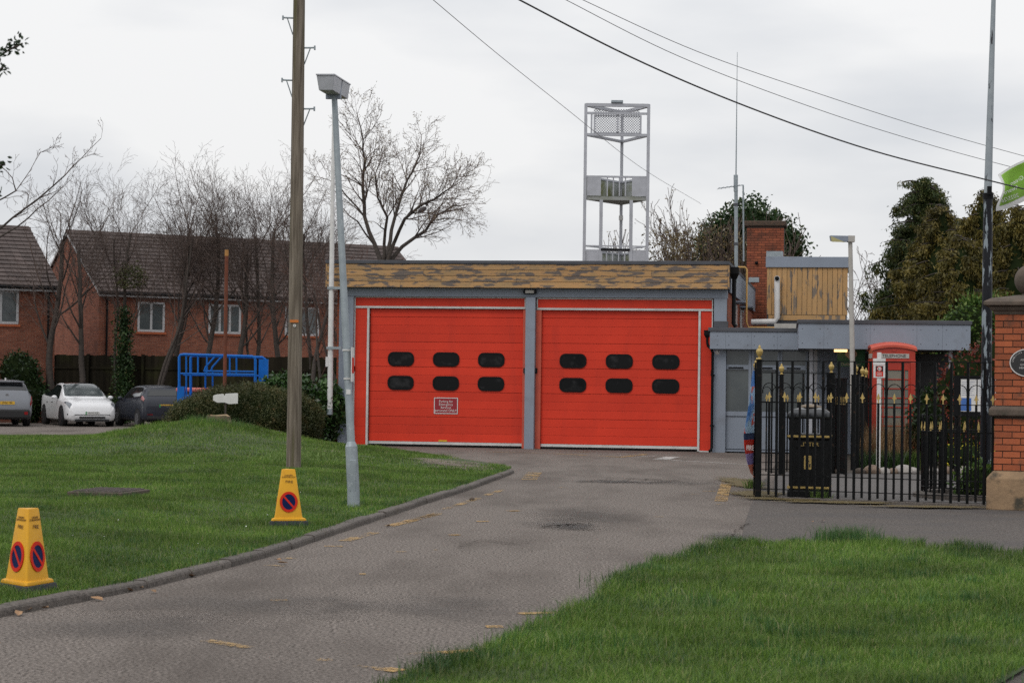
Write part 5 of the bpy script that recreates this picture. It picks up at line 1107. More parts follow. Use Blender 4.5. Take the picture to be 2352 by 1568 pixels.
m_ivy = leafmat('ivy_leaves', [(0, (.014, .032, .010)), (.55, (.026, .058, .018)), (.9, (.055, .095, .03)), (1, (.12, .12, .05))], rough=.4)
m_gold_con = leafmat('golden_sprays', [(0, (.034, .036, .010)), (.4, (.085, .074, .017)), (.75, (.165, .130, .030)), (1, (.27, .205, .055))], thin=.2, clump=4.5)
m_green_con = leafmat('conifer_sprays', [(0, (.014, .028, .008)), (.45, (.036, .054, .014)), (.75, (.075, .080, .020)), (1, (.15, .12, .033))], thin=.15, clump=4.0)
m_fresh = leafmat('fresh_leaves', [(0, (.035, .08, .015)), (.5, (.075, .15, .025)), (.85, (.13, .21, .04)), (1, (.22, .28, .07))])
m_redleaf = leafmat('red_leaves', [(0, (.07, .016, .012)), (.4, (.16, .030, .022)), (.75, (.26, .065, .04)), (.85, (.06, .07, .02)), (1, (.09, .10, .03))])
m_brownbud = leafmat('brown_buds', [(0, (.09, .062, .030)), (.5, (.16, .115, .05)), (.85, (.26, .21, .11)), (1, (.42, .38, .30))])
m_dry = leafmat('dry_stems', [(0, (.11, .062, .028)), (.5, (.19, .115, .055)), (1, (.32, .22, .12))])

# clipped yew hedge beside the station
hb = at(560, 1018, 46.0); gz = .02
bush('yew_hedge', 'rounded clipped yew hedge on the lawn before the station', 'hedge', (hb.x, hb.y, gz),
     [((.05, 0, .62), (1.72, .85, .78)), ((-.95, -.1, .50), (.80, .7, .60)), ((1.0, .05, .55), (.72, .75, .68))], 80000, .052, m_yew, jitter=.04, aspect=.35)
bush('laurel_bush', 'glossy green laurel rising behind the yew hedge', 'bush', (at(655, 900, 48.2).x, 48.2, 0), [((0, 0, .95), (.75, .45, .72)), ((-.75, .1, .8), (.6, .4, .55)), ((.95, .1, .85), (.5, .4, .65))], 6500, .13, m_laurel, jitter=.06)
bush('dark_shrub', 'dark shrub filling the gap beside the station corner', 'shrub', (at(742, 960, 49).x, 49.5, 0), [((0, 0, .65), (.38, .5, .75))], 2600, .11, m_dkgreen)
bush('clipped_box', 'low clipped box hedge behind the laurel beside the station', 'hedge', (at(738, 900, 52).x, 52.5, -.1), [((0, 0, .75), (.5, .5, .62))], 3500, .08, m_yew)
# rusty post and broken white board in the hedge
rp0 = at(516, 895, 46.3); rp1 = at(520.5, 588, 46.3); o = thing('rusty_post', 'thin rusty post rising out of the yew hedge', 'post', (rp0.x, rp0.y, 0))
MB().path([(0, 0, 0), (rp1.x-rp0.x, 0, rp1.z)], .042, 8).build('shaft', M('rust', (.16, .045, .022), (.11, .035, .02), sc=7, rough=.9), o); MB().path([(rp1.x-rp0.x, 0, rp1.z), (rp1.x-rp0.x, 0, rp1.z+.14)], .044, 8).build('top_cap', M('orange_wood', (.40, .19, .05)), o)
wb = at(518, 916, 44.95); o = thing('white_board', 'small broken white board leaning on the yew hedge', 'sign board', wb, math.radians(4))
MB().prism([(-.27, -.03), (-.18, -.08), (-.02, -.075), (.08, -.11), (.27, -.095), (.27, .12), (.255, .135), (.0, .118), (-.02, .07), (-.05, .115), (-.20, .10), (-.27, .07)], -.008, .008).build('panel', m_white, o)
MB().box(-.02, .02, .009, .04, -1.2+.3, .05).build('stake', m_bark, o)
# long grass blades by the stump are part of the lawn; pale flowers dot the bank
m_daisy = M('daisy', (.7, .7, .66)); V_ = []
for i in range(60):
    u, v = random.choice([(random.uniform(20, 700), random.uniform(1040, 1230)), (random.uniform(590, 650), random.uniform(1000, 1020))]); p = on(u, v, .24); x, y = p.x, p.y
    if x > xr(y)-.2: continue
    V_.append((x, y, hl(x, y)+.055))
V, Fs = leaf_cloud(np.array(V_), .017, .8, up=.4); struct(obj('daisies', np_mesh('daisies', V, Fs), m_daisy), 'stuff')['label'] = 'tiny white daisies scattered over the lawn'

# ------------------------------------------------------------------ blue access platform behind the hedge
m_blue = M('lift_blue', (.004, .125, .48), (.004, .105, .40), sc=5, rough=.5, spec=.2)
LD = 66.0
def cl(x, y, d=LD): return at((600+.4464*x)/1.7415, (1200+.4464*y)/1.7415, d)
lo = cl(600, 1000); lz = -.28
lf = thing('access_platform', 'blue tubular work platform of a lift behind the yew hedge', 'platform lift', (lo.x, LD, lz)); q2 = lambda x, y, dy=0: cl(x, y)-Vector((lo.x, LD-dy, lz))
zf = cl(300, 830).z-lz
MB().path([q2(262, 850), q2(262, 510), q2(275, 490), q2(300, 487), q2(915, 505), q2(938, 515), q2(945, 540), q2(942, 860)], .045, 8).build('front_guard_rail', m_blue, lf, smooth=True)
MB().path([q2(330, 850, .8), q2(330, 510, .8), q2(350, 495, .8), q2(980, 510, .8), q2(1005, 525, .8), q2(1003, 860, .8)], .045, 8).build('rear_guard_rail', m_blue, lf, smooth=True)
for y in (657, 668): MB().path([q2(262, y, 0 if y == 657 else .8), q2(945, y+8, 0 if y == 657 else .8)], .032, 6).build('mid_rail', m_blue, lf)
for x, a, b, dy in ((430, 492, 655, 0), (510, 494, 650, 0), (715, 500, 660, 0), (775, 500, 660, 0), (325, 490, 850, 0), (480, 640, 790, .4), (545, 640, 790, .4)): MB().path([q2(x, a, dy), q2(x, b, dy)], .03, 6).build('upright', m_blue, lf)
for x in (590, 650): MB().path([q2(x, 497), q2(x-92, 600), q2(x-104, 640)], .032, 6).build('gate_brace', m_blue, lf)
MB().path([q2(480, 635), q2(930, 640)], .03, 6).build('mid_rail', m_blue, lf)
p, p2 = q2(255, 850), q2(1005, 850); MB().box(p.x, p2.x, -.1, 1.0, p.z-.22, p.z).build('deck', m_blue, lf); MB().box(p.x-.02, p.x+.2, -.15, .1, p.z-.25, p.z+.28).build('end_plate', m_blue, lf)
p3 = q2(960, 560); MB().box(p3.x-.02, p3.x+.28, .6, .75, p3.z-.6, p3.z+.12).build('control_panel', m_blue, lf)
MB().box(p.x+.1, p2.x-.1, 0, .9, 0.25, p.z-.24).build('scissor_stack', m_bplas, lf); MB().box(p.x, p2.x, -.05, .95, .1, .5).build('chassis', m_blue, lf)
for x in (p.x+.35, p2.x-.35): MB().tube((x, -.12, .2), (x, .05, .2), .2, n=14).build('wheel', m_rub, lf)
rc = cl(430, 790, 68.5); o = MB().box(-.5, .5, -.6, .6, 0, .14).build('red_tarpaulin', M('faded_red', (.55, .14, .11), rough=.6), bevel=.05); o.location = (rc.x-.1, 68.2, rc.z-.12); tag(o, 'faded red cover showing through the blue platform rails', 'cover')
o2 = MB().box(-.48, .48, -.55, .55, -1.35, -.001).build('crate', m_rub, o)

# ------------------------------------------------------------------ tall dark timber fence behind the cars
fz = -.28; fa_, fb_ = at(-40, 900, 83.0), at(790, 900, 78.5)
m_fence = M('dark_fence_wood', (.022, .018, .012), (.015, .013, .009), sc=3, rough=.95, rnd=.25, spec=.1, st=(1, 1, .3), c3=(.026, .026, .011), sc3=1, t3=(.5, .7))
tf = thing('timber_fence', 'tall dark mossy timber fence behind the parked cars', 'fence', (fa_.x, fa_.y, fz), math.atan2(fb_.y-fa_.y, fb_.x-fa_.x)); FL = (fb_-fa_).to_2d().length
FH = 2.7; bdm = MB().box(0, .146, 0, .02, .1, FH).mesh('fence_board'); bdm.materials.append(m_fence)
k = 0
while k*.15 < FL: obj('fence_board', bdm, m_fence, tf, loc=(k*.15, random.uniform(0, .012), random.uniform(-.02, .02))); k += 1
for z in (.4, 1.3, 2.2): MB().box(0, FL, -.045, -.002, z-.05, z+.05).build('rail', m_fence, tf)
k = 0
while k*2.4 < FL: MB().box(k*2.4-.05, k*2.4+.05, -.16, -.047, 0, FH+.05).build('fence_post', m_fence, tf); k += 1
bush('evergreen_shrub', 'dark evergreen shrub against the fence beside the silver car', 'shrub', (at(40, 900, 80).x, 80.2, -.28), [((0, 0, 1.9), (.75, .6, .85)), ((.3, 0, 1.0), (.8, .6, 1.0))], 3000, .16, m_dkgreen)

# ------------------------------------------------------------------ brick houses
m_tile = M('roof_tile', (.068, .050, .046), (.092, .070, .064), sc=2.5, rough=.85, rnd=.22)
m_upvc = M('window_upvc', (.46, .46, .47), rough=.5)
HYAW = math.radians(31)
def house(name, label, corner, depth_off, length, depth, eave, ridge, wins, nx_tiles, pipes):
    """corner: front near corner; facade runs along local +x, away along +y"""
    t = thing(name, label, 'house', corner, HYAW); b = MB()
    b.add([(0, 0, 0), (length, 0, 0), (length, depth, 0), (0, depth, 0), (0, 0, eave), (length, 0, eave), (length, depth, eave), (0, depth, eave), (0, depth/2, ridge-.1), (length, depth/2, ridge-.1)],
          [(0, 1, 5, 4), (2, 3, 7, 6), (0, 4, 8, 7, 3), (1, 2, 6, 9, 5)]); b.build('wall', m_brick_h, t)
    ov = .28; sl = math.hypot(depth/2+ov, ridge-eave+.05); ang = math.atan2(ridge-eave, depth/2); gauge = .33; rows = int(sl/gauge)+1
    rf = MB(); rf.add([(-.12, -ov, eave-.12), (length+.12, -ov, eave-.12), (length+.12, depth/2, ridge), (-.12, depth/2, ridge), (-.12, depth+ov, eave-.12), (length+.12, depth+ov, eave-.12)], [(0, 1, 2, 3), (3, 2, 5, 4)]); roof = rf.build('roof', m_tile, t)
    tme = MB().box(0, .318, 0, gauge+.06, 0, .05).mesh('roof_tile'); tme.materials.append(m_tile); cnt = 0; rest = MB()
    for r_ in range(rows):
        for c_ in range(int((length+.24)/.33)):
            x = -.12+c_*.33; y = -ov+r_*gauge*math.cos(ang); z = eave-.12+.02+r_*gauge*math.sin(ang)
            if cnt < nx_tiles: obj('tile', tme, m_tile, roof, loc=(x, y, z+random.uniform(0, .008)), rot=(ang-.12, 0, 0)); cnt += 1
            else:
                M4 = Matrix.Translation((x, y, z)) @ Matrix.Rotation(ang-.12, 4, 'X'); bx_ = MB().box(0, .318, 0, gauge+.06, 0, .05); rest.add([M4 @ Vector(v) for v in bx_.v], bx_.f)
    if rest.v: o = rest.build('upper_tiles', m_tile, roof); o['kind'] = 'stuff'
    MB().path([(-.13, depth/2, ridge+.03), (length+.13, depth/2, ridge+.03)], .10, 8).build('ridge', m_tile, roof)
    MB().box(-.1, length+.1, -ov-.005, -ov+.03, eave-.30, eave-.14).build('fascia_board', m_upvc, t); MB().path([(-.1, -ov-.06, eave-.16), (length+.1, -ov-.06, eave-.16)], .06, 8).build('gutter', m_bplas, t)
    for sg_ in (0, 1):
        for y_a, z_a in ((-ov, eave-.16), (depth+ov, eave-.16)):
            MB().add([(-.128, y_a, z_a-.06), (-.128, depth/2, ridge-.10), (-.128, depth/2, ridge+.02), (-.128, y_a, z_a+.07), (-.09, y_a, z_a-.06), (-.09, depth/2, ridge-.10), (-.09, depth/2, ridge+.02), (-.09, y_a, z_a+.07)], [(0, 1, 2, 3), (7, 6, 5, 4), (0, 4, 5, 1), (3, 2, 6, 7)]).build('barge_board', m_upvc, t) if sg_ == 0 else None
    for x0, x1, z0, z1, n in wins:
        f = MB(); f.box(x0-.04, x1+.04, -.02, .05, z0-.05, z0+.05); f.box(x0-.04, x1+.04, -.02, .05, z1-.05, z1+.03)
        for k in range(n+1): xx = x0+(x1-x0)*k/n; f.box(xx-.05, xx+.05, -.025, .045, z0+.051, z1-.051)
        w_ = f.build('window', m_upvc, t)
        for k in range(n): a, b_ = x0+(x1-x0)*k/n+.051, x0+(x1-x0)*(k+1)/n-.051; MB().box(a, b_, -.008, .0-.002, z0+.051, z1-.051).build('pane', m_wglass if k != 1 or n < 3 else m_wglass, w_)
        MB().box(x0-.12, x1+.12, -.06, -.001, z0-.15, z0-.055).build('sill', m_brick_p, w_)
    for x in pipes: MB().path([(x, -.06, 0), (x, -.06, eave-.2)], .045, 8).build('downpipe', m_bplas, t)
    return t
cB = at(222, 1000, 88.0); zg = -.3
def eavez(v, u, d): return at(u, v, d).z-zg
house('brick_house', 'long brick house with brown tiled roof behind the bare trees', (cB.x, cB.y, zg), 0, 16.5, 8.2, eavez(664, 222, 88), eavez(536, 104, 91.5)+.05,
      [(1.8, 2.95, 3.9, 5.12, 2), (5.1, 6.55, 3.9, 5.12, 3), (8.8, 10.4, 3.9, 5.12, 3)], 300, (.35,))
cA = at(122, 1000, 82.0)
va = Vector((math.cos(HYAW), math.sin(HYAW), 0)); LA = 9.0
house('end_house', 'brick house end at the left edge with white casement window', (cA.x-va.x*LA, cA.y-va.y*LA, zg), 0, LA, 7.6, eavez(654, 122, 82), eavez(525, 36, 84.5),
      [(LA-2.9, LA-1.55, 3.95, 5.2, 2)], 300, (LA-.3,))

# ------------------------------------------------------------------ cars
def cr(xs, ys, x): # monotone-ish smooth interpolation
    xs = np.asarray(xs, float); ys = np.asarray(ys, float); m = np.gradient(ys, xs); i = np.clip(np.searchsorted(xs, x)-1, 0, len(xs)-2); h = xs[i+1]-xs[i]; t = (x-xs[i])/h
    a = (ys[i+1]-ys[i])/h; m0 = np.where(np.sign(m[i])*np.sign(a) > 0, np.sign(a)*np.minimum(abs(m[i]), 3*abs(a)), 0); m1 = np.where(np.sign(m[i+1])*np.sign(a) > 0, np.sign(a)*np.minimum(abs(m[i+1]), 3*abs(a)), 0)
    return (2*t**3-3*t**2+1)*ys[i]+(t**3-2*t**2+t)*h*m0+(-2*t**3+3*t**2)*ys[i+1]+(t**3-t**2)*h*m1
class Car:
    """x: 0 at the nose to L at the tail; half section in v 0..7 from sill to roof centre line"""
    def __init__(s, X, ZT, ZB, W, WR, Z0): s.X, s.ZT, s.ZB, s.W, s.WR, s.Z0 = X, ZT, ZB, W, WR, Z0
    def S(s, x, v):
        zt, zb, w, wr, z0 = (float(cr(s.X, a, x)) for a in (s.ZT, s.ZB, s.W, s.WR, s.Z0))
        P = [(w*.86, z0), (w*.975, z0+.09), (w, z0+.55*(zb-z0)), (w*.972, zb), (w*.972+(wr-w*.972)*.5, zb+(zt-zb)*.46), (wr, zb+(zt-zb)*.90), (wr*.62, zb+(zt-zb)*.985), (0, zt)]
        k = np.arange(8); y = float(cr(k, [p[0] for p in P], v)); z = float(cr(k, [p[1] for p in P], v)); return Vector((x, y, z))
    def patch(s, x0, x1, v0, v1, nx=10, nv=6, off=.006, mirror=True, side=1, xf=None):
        m = MB()
        for sg_ in ((1, -1) if mirror else (side,)):
            g = []
            for i in range(nx+1):
                for j in range(nv+1):
                    v = v0+(v1-v0)*j/nv; a, b_ = (x0, x1) if xf is None else xf(v); x = a+(b_-a)*i/nx; p = s.S(x, v); du = s.S(min(x+.02, s.X[-1]), v)-s.S(max(x-.02, 0), v); dv = s.S(x, min(v+.05, 7))-s.S(x, max(v-.05, 0))
                    n_ = du.cross(dv).normalized(); c = Vector((x, 0, .7))
                    if n_.dot(p-c) < 0: n_ = -n_
                    p = p+n_*off; g.append((p.x, p.y*sg_, p.z))
            m.add(g, [(i*(nv+1)+j, (i+1)*(nv+1)+j, (i+1)*(nv+1)+j+1, i*(nv+1)+j+1) for i in range(nx) for j in range(nv)])
        return m
    def body(s, nx=46, nv=28):
        m = MB(); xs = np.unique(np.concatenate([np.linspace(0, s.X[-1], nx), s.X])); sec = []
        for x in xs:
            half = [s.S(x, 7*j/nv) for j in range(nv+1)]; sec.append([(p.x, p.y, p.z) for p in half]+[(p.x, -p.y, p.z) for p in half[-2::-1]])
        n = len(sec[0]); m.add([p for q_ in sec for p in q_], [(i*n+j, (i+1)*n+j, (i+1)*n+j+1, i*n+j+1) for i in range(len(sec)-1) for j in range(n-1)]+[tuple(range(n)), tuple(range(len(sec)*n-1, (len(sec)-1)*n-1, -1))]+[(i*n, i*n+n-1, (i+1)*n+n-1, (i+1)*n) for i in range(len(sec)-1)])
        return m
m_tyre = M('tyre', (.012, .012, .013), rough=.8); m_rim = M('alloy', (.25, .25, .26), rough=.35, met=.6); m_rimd = M('dark_alloy', (.03, .03, .033), rough=.4)
m_cglass = M('car_glass', (.045, .055, .058), (.075, .09, .092), sc=1.5, rough=.06, spec=.9); m_cdark = M('car_dark_glass', (.012, .014, .016), rough=.06, spec=.8); m_trim = M('car_black_trim', (.014, .014, .015), rough=.6)
m_lamp_c = M('headlamp', (.20, .215, .24), (.07, .075, .085), sc=9, rough=.1, spec=.8); m_tail = M('tail_lamp', (.35, .012, .015), (.18, .008, .01), sc=9, rough=.15); m_plw = M('plate_white', (.68, .68, .66)); m_ply = M('plate_yellow', (.70, .42, .04)); m_plg = M('plate_green', (.02, .28, .08))
def wheels(t, L, xf, xb, tw, r, rim, name='wheel'):
    for x in (xf, xb):
        for sg_ in (1, -1):
            MB().tube((x, sg_*(tw-.12), r+.02), (x, sg_*(tw+.008), r+.02), r+.06, n=24).build('wheel_arch', m_trim, t)
            w_ = obj('wheel', MB().lathe([(r*.62, -.11), (r*.9, -.115), (r, -.09), (r, .09), (r*.9, .115), (r*.62, .11)], 26).mesh('wheel', smooth=True), m_tyre, t, loc=(x, sg_*(tw-.085), r), rot=(PI/2, 0, 0))
            sp = MB(); sp.lathe([(.05, -.1), (.06, .105), (.0, .108)], 10)
            for k in range(5): a = 2*PI*k/5; c_, s_ = math.cos(a), math.sin(a); sp.add([(c_*.03-s_*.03, s_*.03+c_*.03, .1), (c_*.03+s_*.03, s_*.03-c_*.03, .1), (c_*r*.66+s_*.045, s_*r*.66-c_*.045, .095), (c_*r*.66-s_*.045, s_*r*.66+c_*.045, .095)], [(0, 1, 2, 3)])
            ringlat = MB().lathe([(r*.6, .09), (r*.67, .10), (r*.67, .118), (r*.6, .115)], 26); sp.add(ringlat.v, ringlat.f)
            o = sp.build('rim', rim, w_); o.rotation_euler = (0 if sg_ < 0 else PI, 0, 0)
def place(t, u, v, d, heading, z=-.28):
    p = at(u, v, d); t.location = (p.x, p.y, z); t.rotation_euler = (0, 0, heading)
def plate(t, x, z, txt, mat, nose=True, flash=True, y=0):
    e = bpy.data.objects.new('number_plate', None); COL.objects.link(e); e.parent = t; e.location = (x, y, z); e.rotation_euler = (0, 0, -PI/2 if nose else PI/2)
    MB().box(-.26, .26, -.008, .0, -.056, .056).build('plate', mat, e); text('lettering', txt, .092, m_inkd, e, (.02 if flash else 0, -.0105, 0), depth=.001, wide=.92)
    if flash: MB().box(-.26, -.215, -.0105, -.0085, -.055, .055).build('green_flash', m_plg, e)
# white electric crossover, nose towards us
X = [0, .06, .22, .6, 1.15, 1.75, 2.25, 2.9, 3.5, 4.1, 4.5, 4.68, 4.75]
ev = Car(X, [.50, .70, .86, .98, 1.08, 1.40, 1.585, 1.62, 1.56, 1.36, 1.17, 1.0, .70], [.46, .62, .76, .88, .95, .99, 1.01, 1.03, 1.06, 1.10, 1.09, .93, .64],
         [.66, .82, .90, .945, .955, .96, .96, .96, .96, .955, .91, .84, .74], [.56, .66, .70, .74, .76, .70, .62, .60, .58, .58, .62, .64, .6], [.36, .24, .20, .19, .19, .19, .19, .19, .19, .2, .24, .3, .4])
tE = thing('white_car', 'white electric crossover parked nose towards us before the fence', 'car')
m_wpaint_c = M('white_car_paint', (.74, .745, .76), (.72, .725, .74), rough=.25, spec=.5, coat=.6)
ev.body().build('body', m_wpaint_c, tE, smooth=True)
ev.patch(1.22, 2.16, 5.05, 7, 12, 8, .008, xf=lambda v: (1.22+.10*max(0, 5.6-v), 2.16)).build('windscreen', m_cglass, tE, smooth=True)
ev.patch(2.22, 3.9, 5.35, 7, 12, 8, .008).build('glass_roof', m_cdark, tE, smooth=True)
ev.patch(1.65, 3.9, 3.15, 4.8, 16, 5, .008, xf=lambda v: (1.42+(v-3.15)*.33, 4.05-(v-3.15)*.18)).build('side_window', m_cdark, tE, smooth=True)
ev.patch(.10, .42, 3.0, 4.75, 8, 5, .010, xf=lambda v: (.08+.05*(v-3.0), .66-.24*(v-3.0))).build('headlight', m_lamp_c, tE, smooth=True)
ev.patch(.3, 4.5, 0.02, .75, 24, 3, .005).build('sill_trim', m_trim, tE)
MB().box(-.004, .1, -.48, .48, .305, .375).build('lower_grille', m_trim, tE); MB().box(.0, .3, -.62, .62, .19, .27).build('chin_spoiler', m_trim, tE)
for s in (-1, 1): MB().box(.12, .3, s*.80-.10, s*.80+.10, .44, .47).build('air_slot', m_trim, tE); o = MB().ball((0, 0, 0), .10, 12, 8, (.6, 1.05, .75)).build('mirror', m_wpaint_c, tE, smooth=True, loc=(1.62, s*1.06, 1.06))
for s in (-1, 1):
    for x in (2.35, 3.2): MB().box(x, x+.2, s*.958-.012, s*.958+.012, .86, .885).build('door_handle', m_trim, tE)
plate(tE, -.006, .50, 'NN74 UCE', m_plw); wheels(tE, 4.75, .93, 3.83, .955, .355, m_rimd)
place(tE, 212, 975, 75.5, math.radians(90+25))
# silver SUV, tail towards us
su = Car([0, .08, .3, .8, 1.3, 1.9, 2.4, 3.0, 3.7, 4.15, 4.38, 4.48, 4.54], [.62, .82, .95, 1.03, 1.10, 1.45, 1.66, 1.70, 1.67, 1.58, 1.28, 1.02, .82], [.56, .74, .86, .94, 1.0, 1.02, 1.04, 1.06, 1.08, 1.10, 1.08, .95, .78],
         [.68, .80, .87, .91, .92, .92, .92, .92, .92, .915, .90, .87, .82], [.60, .68, .74, .76, .76, .70, .65, .64, .64, .66, .72, .76, .74], [.36, .28, .25, .24, .24, .24, .24, .24, .24, .26, .30, .36, .42])
tS = thing('silver_suv', 'silver estate car cut by the left edge, tail towards us', 'car'); m_silver = M('silver_paint', (.19, .20, .225), (.18, .19, .21), rough=.3, met=.35, coat=.4)
su.body().build('body', m_silver, tS, smooth=True)
su.patch(4.17, 4.40, 5.0, 7, 6, 8, .008, xf=lambda v: (4.20, 4.36)).build('rear_window', m_cdark, tS, smooth=True); su.patch(1.6, 4.0, 3.2, 4.8, 12, 4, .008, xf=lambda v: (1.55+(v-3.2)*.33, 4.05-(v-3.2)*.1)).build('side_window', m_cdark, tS, smooth=True)
su.patch(4.2, 4.47, 2.5, 3.25, 8, 4, .014, xf=lambda v: (4.22, 4.53)).build('tail_light', m_tail, tS, smooth=True); MB().box(4.42, 4.60, -.80, .80, .30, .62).build('bumper', m_trim, tS, bevel=.05)
su.patch(.3, 4.4, 0.02, .8, 24, 3, .006).build('sill_trim', m_trim, tS); MB().box(4.05, 4.33, -.62, .62, 1.60, 1.64).build('spoiler', m_silver, tS, bevel=.015); MB().box(3.9, 4.0, -.02, .02, 1.66, 1.76).build('aerial_fin', m_white, tS)
MB().tube((4.40, 0, 1.13), (4.45, 0, 1.13), .055, n=16).build('badge', m_rim, tS)
for s in (-1, 1): MB().box(4.57, 4.612, s*.66-.06, s*.66+.06, .44, .54).build('reflector', m_tail, tS)
plate(tS, 4.555, .86, 'DP60 YBP', m_ply, nose=False, flash=False); wheels(tS, 4.54, .85, 3.55, .915, .35, m_rim)
def place_tail(t, u, d, deg, L):
    a = math.radians(deg); p = at(u, 975, d); t.location = (p.x-L*math.cos(a), p.y-L*math.sin(a), -.28); t.rotation_euler = (0, 0, a)
place_tail(tS, 16, 74.0, 292, 4.54)
# dark grey hatchback, tail towards us, partly behind the hedge
hb_ = Car([0, .08, .3, .75, 1.15, 1.8, 2.3, 2.8, 3.3, 3.7, 3.95, 4.04, 4.08], [.58, .78, .92, 1.02, 1.10, 1.44, 1.55, 1.56, 1.52, 1.44, 1.12, .98, .8], [.52, .68, .82, .92, .98, 1.0, 1.02, 1.05, 1.08, 1.10, 1.05, .95, .76],
          [.62, .76, .83, .87, .88, .88, .88, .88, .88, .875, .85, .82, .76], [.56, .64, .70, .72, .72, .66, .60, .58, .57, .60, .68, .70, .68], [.34, .26, .22, .21, .21, .21, .21, .21, .21, .23, .27, .32, .38])
tH = thing('grey_hatchback', 'dark grey hatchback, tail towards us, half behind the hedge', 'car'); m_dgrey = M('dark_grey_paint', (.020, .024, .036), (.018, .021, .032), rough=.35, met=.1, coat=.25)
hb_.body().build('body', m_dgrey, tH, smooth=True)
hb_.patch(3.72, 3.94, 5.0, 7, 6, 8, .008, xf=lambda v: (3.74, 3.92)).build('rear_window', m_cdark, tH, smooth=True); hb_.patch(1.6, 3.5, 3.2, 4.8, 12, 4, .008, xf=lambda v: (1.45+(v-3.2)*.33, 3.55-(v-3.2)*.2)).build('side_window', m_cdark, tH, smooth=True)
hb_.patch(3.8, 4.02, 2.75, 3.4, 8, 4, .012, xf=lambda v: (3.76, 4.01)).build('tail_light', M('clear_tail_lamp', (.40, .22, .22), (.3, .1, .1), sc=8, rough=.1), tH, smooth=True); hb_.patch(.3, 3.9, 0.02, .7, 24, 3, .006).build('sill_trim', m_trim, tH)
MB().box(3.98, 4.09, -.7, .7, .30, .42).build('bumper_insert', m_trim, tH, bevel=.02)
for s in (-1, 1): MB().box(4.02, 4.08, s*.6-.1, s*.6+.1, .46, .50).build('reflector', m_tail, tH); MB().ball((0, 0, 0), .09, 12, 8, (.6, 1.05, .75)).build('mirror', m_dgrey, tH, smooth=True, loc=(1.4, s*.97, 1.05))
plate(tH, 4.07, .80, 'RX21 KZO', m_ply, nose=False); wheels(tH, 4.08, .8, 3.38, .875, .315, m_rim)
place_tail(tH, 381, 75.5, 297, 4.08)
# ------------------------------------------------------------------ bare trees
def rv(r): v = Vector((r.gauss(0, 1), r.gauss(0, 1), r.gauss(0, 1))); return v.normalized()
def grow(out, p, d, L, r, lvl, P, R):
    n = max(2, int(L/P['seg'][min(lvl, len(P['seg'])-1)])); step = L/n; d = d.normalized()
    for i in range(n):
        d = (d+rv(R)*P['wig']+Vector((0, 0, P['up'][min(lvl, len(P['up'])-1)]))).normalized(); q = p+d*step; r1 = max(P['rmin'], r*(1-.75/n)); out.append((p, q, r, r1, lvl)); p, r = q, r1
        if lvl < P['max'] and (i+1)/n > P['bare'][min(lvl, len(P['bare'])-1)]:
            k = P['kids'][min(lvl, len(P['kids'])-1)]; k = int(k)+(1 if R.random() < k-int(k) else 0)
            for _ in range(k):
                ax = d.cross(rv(R)).normalized(); a = R.uniform(*P['ang']); c = (Matrix.Rotation(a, 3, ax) @ d); grow(out, p.copy(), c, L*R.uniform(*P['ratio'])*(1.15-.5*(i+1)/n), max(P['rmin'], r*P['rr']), lvl+1, P, R)
def seg_mesh(name, segs, n):
    S = len(segs); A = np.array([s[0] for s in segs]); B = np.array([s[1] for s in segs]); r0 = np.array([s[2] for s in segs]); r1 = np.array([s[3] for s in segs]); d = B-A; d /= np.linalg.norm(d, axis=1)[:, None]+1e-9
    a = np.where(np.abs(d[:, 2:3]) < .9, np.array([[0, 0, 1.]]), np.array([[1., 0, 0]])); x = np.cross(d, a); x /= np.linalg.norm(x, axis=1)[:, None]; y = np.cross(d, x); V = np.empty((S, 2*n, 3))
    for k in range(n):
        t = 2*PI*k/n; o = x*math.cos(t)+y*math.sin(t); V[:, k] = A-d*r0[:, None]*.3+o*r0[:, None]; V[:, n+k] = B+o*r1[:, None]
    b = np.arange(S)[:, None]*2*n; Fs = np.concatenate([b+np.array([[k, n+k, n+(k+1) % n, (k+1) % n]]) for k in range(n)])
    me = np_mesh(name, V.reshape(-1, 3), [Fs])
    if n > 4: me.polygons.foreach_set('use_smooth', [True]*len(me.polygons))
    return me
def tree_from(t, segs, thr, m1=None, m2=None, budmat=None, buds=0, budsize=.05):
    th = [s for s in segs if s[2] >= thr]; tn = [s for s in segs if s[2] < thr]
    obj('trunk', seg_mesh('trunk', th, 7), m1 or m_bark, t); o = obj('crown', seg_mesh('crown', tn, 3), m2 or m_twig, t)
    if buds:
        E_ = np.array([s[1] for s in tn if s[4] >= 2]); k = RNG.choice(len(E_), min(buds, len(E_)*3)); V, Fs = leaf_cloud(E_[k]+RNG.normal(0, .05, (len(k), 3)), RNG.uniform(.6, 1.3, len(k))*budsize, .5); obj('buds', np_mesh('buds', V, Fs), budmat, t)
    return o
PB = dict(seg=[.5, .35, .28, .22, .18], wig=.16, up=[.10, .06, .05, .03, .02], rmin=.006, max=4, bare=[.35, .15, .1, .1], kids=[1.5, 1.3, 1.1, .9], ang=(.45, 1.0), ratio=(.45, .68), rr=.58)
